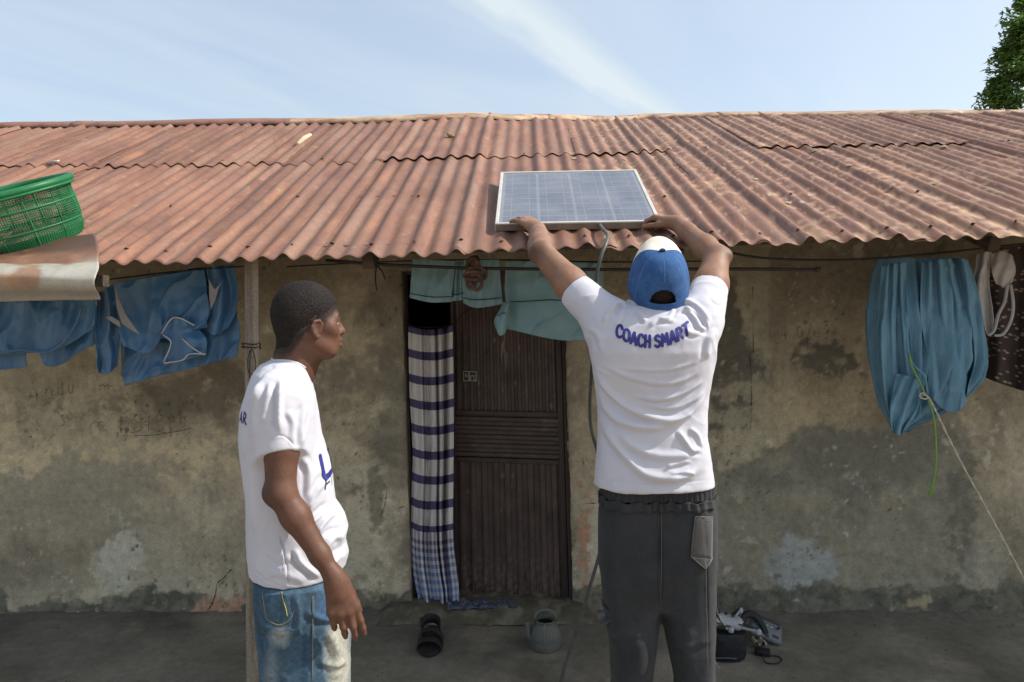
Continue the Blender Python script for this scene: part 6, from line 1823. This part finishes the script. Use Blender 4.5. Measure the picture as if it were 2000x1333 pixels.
for k in range(12):
    t = 2 * math.pi * k / 12 + .2; mbx = MB(); mbx.tube([(r * 1.004 * math.cos(t), r * 1.004 * math.sin(t), z) for r, z in profb], .0032, 5); v_ = np.array(mbx.v)
    me = bpy.data.meshes.new('rib'); me.from_pydata(mbx.v, [], mbx.f); o = bpy.data.objects.new('rib', me); COL.objects.link(o); o.parent = bask; me.materials.append(m_bask)

# ================================================================== THINGS ON THE FLOOR
def place_rot(o, rz): o.rotation_euler = (0, 0, rz)
# kettle
kc = PZ(1066, 1281, 0); KS = .071
m_ket = mk('grey_green_plastic', (.125, .132, .118), (.095, .10, .09), 12, .5, .1, 120, spec=.4)
ket = thing('kettle', 'ribbed grey green plastic kettle on the floor by the doorstep', 'kettle', (kc.x, kc.y + KS, 0))
kp = [(.058, .003), (.068, .010), (.0715, .030), (.070, .055), (.064, .080), (.054, .102), (.044, .116), (.040, .121), (.043, .125), (.043, .132), (.038, .132), (.036, .12)]
pk_ = crom([(a, 0, b) for a, b in kp], 4)
mbx = MB(); mbx.lathe([(0, .004)] + [(q.x, q.z) for q in pk_], ket.location, 168, fn=lambda a, z: 1 + (.045 * abs(math.sin(a * 14)) if .052 < z < .112 else 0)); mbx.build('pot', m_ket, ket)
mbx = MB()
b0 = ket.location
mbx.tube(crom([b0 + Vector((-.058, -.012, .045)), b0 + Vector((-.076, -.014, .07)), b0 + Vector((-.080, -.014, .10)), b0 + Vector((-.083, -.014, .128))], 5), [.020 - .0007 * i for i in range(16)], 10); mbx.build('spout', m_ket, ket)
mbx = MB(); mbx.tube([b0 + Vector((.050 * math.cos(t), -.010 * 0, .128 + .050 * math.sin(t))) for t in np.linspace(.0, math.pi, 20)], .0065, 8, flat=1.3); mbx.build('handle', m_ket, ket)
# raised ring, figure and lines on its side
S_k = BVHTree.FromPolygons([tuple(v) for v in [ (b0.x + r * 1.012 * math.cos(a), b0.y + r * 1.012 * math.sin(a), z) for r, z in [(q.x, q.z) for q in pk_] for a in np.linspace(0, 2 * math.pi, 48, endpoint=False)]],
                           [(i * 48 + k, i * 48 + (k + 1) % 48, (i + 1) * 48 + (k + 1) % 48, (i + 1) * 48 + k) for i in range(len(pk_) - 1) for k in range(48)])
m_kmark = mk('kettle_relief', (.21, .235, .20), None, 20, .5)
mbx = MB()
def kc_(x, y): return cast(S_k, x, y, .0005)
mbx.tube([kc_(1051 + 8.5 * math.cos(t), 1270 + 10 * math.sin(t)) for t in np.linspace(0, 2 * math.pi, 24)], .0017, 5)
mbx.tube([kc_(q.x, q.y) for q in crom([(1047.5, 1267, 0), (1050, 1264, 0), (1054, 1266, 0), (1051, 1271, 0), (1048, 1275.5, 0), (1055, 1275, 0)], 4)], .0017, 5)
for yy_, xx in ((1274, (1062, 1083)), (1278.5, (1063, 1084)), (1282.5, (1064, 1080))):
    x_ = xx[0]
    while x_ < xx[1]:
        l_ = random.uniform(2.2, 4); mbx.tube([kc_(x_, yy_), kc_(x_ + l_, yy_ + random.uniform(-.4, .4))], .0014, 4); x_ += l_ + 1.3
o = mbx.build('raised_marks', m_kmark, ket)
# sandal
m_sole = mk('black_rubber', (.030, .028, .026), (.020, .019, .018), 20, .7, .3, 200)
m_strap = mk('dark_strap', (.036, .032, .030), (.024, .021, .02), 40, .75, .4, 260)
toe, heel = PZ(836, 1286, .0), PZ(847, 1232, .0)
san = thing('sandal', 'single worn black strap sandal lying before the doorstep', 'sandal', (toe + heel) / 2)
ax_s = (toe - heel).normalized(); sd_s = Vector((-ax_s.y, ax_s.x, 0)); LS = (toe - heel).length
def sp_(t, s, z): return heel + ax_s * (t * LS) + sd_s * s + Vector((0, 0, z))
wid = lambda t: .028 + .022 * math.sin(math.pi * min(1, t * 1.0) ** 1.2) * (1 if t < .9 else 1) + .010 * math.exp(-((t - .72) / .2) ** 2)
outline = [(t, wid(t) * math.sqrt(max(0, 1 - (max(0, abs(t - .5) - .38) / .12) ** 2))) for t in np.linspace(0, 1, 24)]
pts2 = [(t, w) for t, w in outline] + [(t, -w * .92) for t, w in outline[::-1]]
mbx = MB(); nV = len(pts2)
lay = [(.002, 1), (.014, 1.03), (.022, 1.0)]
VV = [sp_(t, w * g_, z + .006 * (1 - t)) for z, g_ in lay for t, w in pts2]
mbx.add(VV, [(l * nV + i, l * nV + (i + 1) % nV, (l + 1) * nV + (i + 1) % nV, (l + 1) * nV + i) for l in range(2) for i in range(nV)] + [tuple(2 * nV + i for i in range(nV))])
mbx.build('sole', m_sole, san, False)
for t0, h_, wd_ in ((.78, .050, .026), (.52, .062, .022)):
    mbx = MB(); V = []
    for i in range(17):
        a_ = math.pi * i / 16
        for k in (-1, -.4, .4, 1): V.append(sp_(t0 + k * wd_ / LS * .8 + .02 * math.cos(a_), (wid(t0) + .002) * math.cos(a_), .012 + h_ * math.sin(a_) ** .8))
    mbx.add(V, [(i * 4 + k, i * 4 + k + 1, (i + 1) * 4 + k + 1, (i + 1) * 4 + k) for i in range(16) for k in range(3)]); o = mbx.build('strap', m_strap, san); solidify(o, .004)
mbx = MB(); V = []
for i in range(15):
    a_ = math.pi * i / 14
    for z in (.05, .095): V.append(sp_(.26 - .30 * math.sin(a_) * .9 + .10, .038 * math.cos(a_) * (1.1 if z > .08 else 1), z - .015 * math.cos(a_) * .5))
mbx.add(V, [(2 * i, 2 * i + 1, 2 * i + 3, 2 * i + 2) for i in range(14)]); o = mbx.build('heel_strap', m_strap, san); solidify(o, .004)
mbx = MB(); mbx.tube(crom([sp_(.33, -.042, .02), sp_(.36, -.046, .07), sp_(.30, -.05, .10)], 4), .008, 6, flat=.4); mbx.build('buckle_strap', m_strap, san)
# black bag
bg = thing('shoulder_bag', 'black soft equipment bag on the floor beside the trousers', 'bag', PZ(1425, 1296, 0))
m_bag = mk('black_nylon', (.016, .018, .022), (.010, .011, .014), 20, .65, .4, 260, spec=.35)
x0, x1 = PZ(1388, 1290, 0).x, PZ(1462, 1290, 0).x; yb = PZ(1425, 1297, 0).y
S = Sculpt(); hb = .125
S.loft([.004, .02, .06, .10, hb], [(x0 + x1) / 2] * 5, [yb + .085] * 5, [(x1 - x0) / 2 * k for k in (.93, 1.0, 1.02, 1.02, .98)], [.078, .085, .087, .086, .082], .02, 3.2)
V, F = S.mesh((x0 - .05, yb - .05, -.01), (x1 + .05, yb + .22, hb + .03), .005); V = relax(V, F, 3); V += vnormals(V, F) * (.005 * fbm(V, 14, 3))[:, None]
link('bag_body', mesh_np('bag_body', V, F), m_bag, bg)
mbx = MB(); mbx.tube([Vector((lerp(x0, x1, t), yb - .012 - .004 * math.sin(t * 3), .030 + .004 * math.sin(5 * t))) for t in np.linspace(-.02, .6, 12)], .0025, 5); mbx.build('zip', mk('zip_grey', (.10, .11, .12), None, 40, .5), bg)
mbx = MB(); mbx.tube(crom([Vector((x1 - .01, yb + .12, .11)), Vector((x1 + .03, yb + .16, .145)), Vector((x1 + .085, yb + .18, .12)), Vector((x1 + .12, yb + .17, .05)), Vector((x1 + .10, yb + .15, .012))], 8), .017, 8, flat=.5); mbx.build('carry_strap', m_bag, bg)
# folded drone on the bag
m_drone = mk('pale_grey_shell', (.36, .38, .40), None, 30, .45, spec=.45); m_drk = mk('dark_shell', (.03, .032, .035), None, 30, .45)
dc = Vector((lerp(x0, x1, .42), yb + .06, hb + .034))
dr = thing('drone', 'small folded pale grey drone lying on the black bag', 'drone', dc)
S = Sculpt(); ang = -.12
Rz = Matrix.Rotation(ang, 3, 'Z') @ Matrix.Rotation(.10, 3, 'Y')
w_ = lambda x, y, z: dc + Rz @ Vector((x, y, z))
S.cone(w_(-.06, 0, .012), w_(.055, 0, .002), .027, .024, .02); S.cone(w_(-.06, .02, .006), w_(.05, .022, .0), .022, .02, .02); S.cone(w_(-.06, -.02, .006), w_(.05, -.022, .0), .022, .02, .02)
V, F = S.mesh(np.array(dc) - .13, np.array(dc) + .13, .004); V = relax(V, F, 2); link('shell', mesh_np('shell', V, F), m_drone, dr)
for a_, b_ in ((w_(.045, -.028, .0), w_(.135, -.040, -.006)), (w_(.04, .03, .012), w_(.07, .06, .035)), (w_(-.05, -.036, -.004), w_(.02, -.046, -.012))):
    mbx = MB(); mbx.tube([a_, lerp(a_, b_, .3), lerp(a_, b_, .85), b_], [.011, .009, .0075, .007], 8, flat=.8); ar = mbx.build('arm', m_drone, dr)
    mbx = MB(); mbx.lathe([(0, -.010), (.011, -.010), (.0125, -.006), (.0125, .007), (.009, .011), (0, .011)], b_, 14); mbx.build('motor', m_drone, ar)
    mbx = MB(); d_ = (b_ - a_).normalized()
    for q in (-1, 1):
        e_ = b_ + Vector((0, 0, .014)); t_ = e_ - d_ * .085 + Vector((0, q * .012, .002)); s_ = d_.cross(Vector((0, 0, 1))).normalized() * .006
        mbx.add([e_ - s_ * .5, e_ + s_ * .5, lerp(e_, t_, .4) + s_ * 1.1, t_ + s_ * .6, t_ - s_ * .6, lerp(e_, t_, .4) - s_ * 1.1], [(0, 1, 2, 3, 4, 5)])
    o = mbx.build('propeller', m_drk, ar, False); solidify(o, .0012)
mbx = MB(); mbx.box(w_(-.02, -.045, -.008), (.035, .012, .016), Rz); mbx.build('camera_gimbal', m_drk, dr, False, .003)
mbx = MB()
for x, y in ((-.03, 0), (.0, .002), (.028, -.01)): mbx.box(w_(x, y - .004, .038), (.012, .008, .012), Rz)
mbx.build('sensor_window', m_drk, dr, False, .002)
# hand controller leaning against the bag
m_ctl = mk('slate_plastic', (.125, .14, .155), (.105, .12, .13), 20, .5, .08, 200, spec=.4)
cc = PZ(1501, 1264, 0) + Vector((0, .045, .055))
rc = thing('remote_controller', 'grey hand controller with two recesses leaning against the bag', 'controller', (cc.x, cc.y, 0))
Rc = Matrix.Rotation(math.radians(24), 3, 'Y') @ Matrix.Rotation(math.radians(42), 3, 'X')
c_ = lambda x, y, z: cc + Rc @ Vector((x, y, z))
mbx = MB(); mbx.box(cc, (.158, .092, .032), Rc); ro = mbx.build('case', m_ctl, rc, True, .013)
for x, y, wx, wy in ((-.040, -.020, .030, .013), (.042, -.020, .030, .013), (.0, -.030, .018, .014)):
    mbx = MB(); mbx.box(c_(x, y, .0166), (wx, wy, .003), Rc); mbx.build('recess', m_drk, rc, False, .001)
for x in (-.05, .05):
    mbx = MB(); a_ = c_(x, .022, .016); b_ = c_(x, .022, .030); mbx.tube([a_, lerp(a_, b_, .6), b_], [.004, .003, .006], 10); mbx.build('stick', m_drk, rc)
mbx = MB()
for x in (-.02, 0, .02): mbx.box(c_(x, .018, .0168), (.010, .006, .002), Rc)
mbx.build('button', m_drone, rc, False)
mbx = MB(); mbx.box(c_(0, .052, .0), (.13, .012, .02), Rc); mbx.build('phone_clamp', m_drk, rc, False, .003)
# small power pack and its loop of cord
pc = PZ(1492, 1284, .0)
pb = thing('power_bank', 'small black battery pack with a looped cord lying on floor', 'battery', pc)
mbx = MB(); mbx.box(pc + Vector((.0, .02, .014)), (.065, .040, .026), Matrix.Rotation(-.3, 3, 'Z')); mbx.build('case', m_bag, pb, True, .006)
mbx = MB(); mbx.tube(crom([pc + Vector((.0, .015, .02)), PZ(1492, 1291, .004), PZ(1502, 1296, .004), PZ(1518, 1296, .004), PZ(1527, 1289, .004), PZ(1518, 1282, .004), PZ(1500, 1281, .006)], 7), .0028, 6); mbx.build('cord', m_wire, pb)
wp = PZ(1486, 1272, .0)
mbx = MB(); V = []
for i in range(14):
    for j in range(8): V.append(wp + Vector(((i / 13 - .5) * .060, (j / 7 - .5) * .045 + .02, .036 + .012 * mnoise.noise(Vector((i * .5, j * .6, 4))) + .010 * math.sin(i * .9))))
o = link('crumpled_wrapper', mesh_np('crumpled_wrapper', np.array([tuple(v) for v in V]), grid_faces(14, 8), False), mk('cream_paper', (.42, .38, .32), (.30, .26, .24), 40, .7)); solidify(o, .001); tag(o, 'crumpled cream wrapper tucked beside the hand controller', 'wrapper')

# ================================================================== LITTER ON THE ROOF
def on_roof(px_, py_):
    d = ray(px_, py_); lo, hi = YE, 8.0
    for _ in range(50):
        m = (lo + hi) / 2; p = Vector((0, 0, CAM_H)) + d * (m / d.y)
        if p.z > float(roof_z(p.x, m)): lo = m
        else: hi = m
    return p
m_stick = mk('bare_stick', (.58, .48, .34), (.42, .33, .22), 30, .9, .4, 200, stretch=(1, .2, 1))
a_, b_ = on_roof(581, 287), on_roof(606, 269); mbx = MB(); mbx.tube([a_ + Vector((0, 0, .012)), lerp(a_, b_, .5) + Vector((0, 0, .02)), b_ + Vector((0, 0, .014))], [.014, .016, .013], 8)
o = mbx.build('stick', m_stick); tag(o, 'short pale broken stick lying high on the roof', 'stick')
m_leafd = mk('dry_leaf', (.42, .34, .20), (.25, .18, .10), 60, .9)
def leaf(px_, py_, sz, nm='dry_leaf', lab='curled dry leaf on the rusty roof above the door', mat_=None):
    p = on_roof(px_, py_); V = []; rz = random.uniform(0, 6)
    for i in range(9):
        for j in range(5):
            u, v = i / 8 - .5, j / 4 - .5; w = math.sqrt(max(0, 1 - (2 * u) ** 2)) * .6
            V.append(p + Matrix.Rotation(rz, 3, 'Z') @ Vector((u * sz * 2, v * w * sz * 2, .012 + sz * .9 * (v * v * 2 + u * u) + .004 * random.random())))
    o = link(nm, mesh_np(nm, np.array([tuple(q) for q in V]), grid_faces(9, 5)), mat_ or m_leafd); solidify(o, .001); tag(o, lab, 'leaf')
leaf(880, 273, .030)
m_scrap = mk('white_scrap', (.60, .57, .50), None, 30, .8)
leaf(106, 325, .030, 'plastic_scrap', 'white plastic scrap on the roof above the green basket', m_scrap)
bpy.data.objects['plastic_scrap']['category'] = 'scrap'
m_putty = mk('pale_putty', (.40, .33, .23), (.27, .19, .12), 50, .85, .4, 200)
for px_, py_, s_ in ((1475, 350, .024), (1540, 396, .024), (1424, 318, .02), (1590, 300, .026), (1660, 331, .026), (1382, 292, .018), (1657, 260, .03), (1120, 310, .026), (1222, 316, .02), (1822, 360, .03), (1742, 372, .022), (1580, 312, .02), (1510, 290, .018), (1700, 278, .024), (1465, 250, .022), (1845, 290, .028)):
    s_ *= .72; p = on_roof(px_, py_); mbx = MB(); V = [Vector((p.x, p.y, float(roof_z(p.x, p.y) + corr(p.x)) + .013))]; k = 11
    for i in range(k):
        t = 2 * math.pi * i / k; r = s_ * random.uniform(.6, 1.15); x, y = p.x + r * math.cos(t) * .9, p.y + r * 1.15 * math.sin(t)
        V.append(Vector((x, y, float(roof_z(x, y) + corr(x)) + .009)))
    mbx.add(V, [(0, 1 + i, 1 + (i + 1) % k) for i in range(k)]); mbx.build('putty_dab', m_putty, house)

# ================================================================== TREE BEHIND THE HOUSE
YT = 9.5
tc0 = P(2170, 165, YT)
tree = thing('tree', 'leafy green tree rising behind the right end of the roof', 'tree', (tc0.x + .3, YT, -.12))
m_bark = mk('grey_bark', (.16, .125, .09), (.09, .07, .05), 9, .95, .8, 40, stretch=(4, 4, .6))
mbx = MB(); tb = Vector((tc0.x + .3, YT, -.2))
mbx.tube(crom([tb, tb + Vector((.05, 0, 1.5)), tb + Vector((-.05, .05, 3.0)), tc0 + Vector((.15, 0, .2)), tc0 + Vector((.1, 0, 1.2))], 6), [.17 - .006 * i for i in range(25)], 10)
LM = []
for k in range(16):
    an = random.uniform(0, 6.28); h0 = tb + Vector((0, 0, random.uniform(2.6, 4.2))); e_ = tc0 + Vector((.95 * math.cos(an), .95 * math.sin(an), random.uniform(-.8, 1.2)))
    LM.append((h0, e_)); mbx.tube(crom([h0, lerp(h0, e_, .5) + Vector((0, 0, .12)), e_], 5), [.045 - .0035 * i for i in range(11)], 6)
mbx.build('trunk', m_bark, tree)
V = []; F = []
cl = [e for _, e in LM] + [tc0 + Vector((random.gauss(0, .55), random.gauss(0, .55), random.gauss(0, .6))) for _ in range(46)]
cl += [P(1945, 190, YT), P(1950, 165, YT), P(1962, 130, YT), P(1970, 100, YT), P(1985, 80, YT), P(1998, 55, YT), P(1948, 208, YT), P(1975, 200, YT), P(1990, 150, YT)]
for c0_ in cl:
    rr = random.uniform(.13, .30) if c0_ is not None else .2
    for k in range(300):
        d = Vector((random.gauss(0, 1), random.gauss(0, 1), random.gauss(0, .8))); d = d.normalized() * rr * random.random() ** .5
        p = c0_ + d; s_ = random.uniform(.016, .030)
        n_ = Vector((random.gauss(0, .5), random.gauss(0, .5), 1)).normalized(); t_ = n_.orthogonal(); t_.rotate(Matrix.Rotation(random.uniform(0, 6.28), 3, n_)); b_ = n_.cross(t_)
        i0 = len(V); V += [p - t_ * s_ * 1.6, p - b_ * s_ * .6 + n_ * s_ * .2, p + t_ * s_ * 1.6 - n_ * s_ * .4, p + b_ * s_ * .6 + n_ * s_ * .2]; F.append((i0, i0 + 1, i0 + 2, i0 + 3))
m_leaf = mk('green_leaf', (.12, .21, .045), (.06, .125, .028), 5, .5, 0, spec=.4, trans=.45, space='Object')
link('crown', mesh_np('crown', np.array([tuple(v) for v in V]), np.array(F), False), m_leaf, tree)
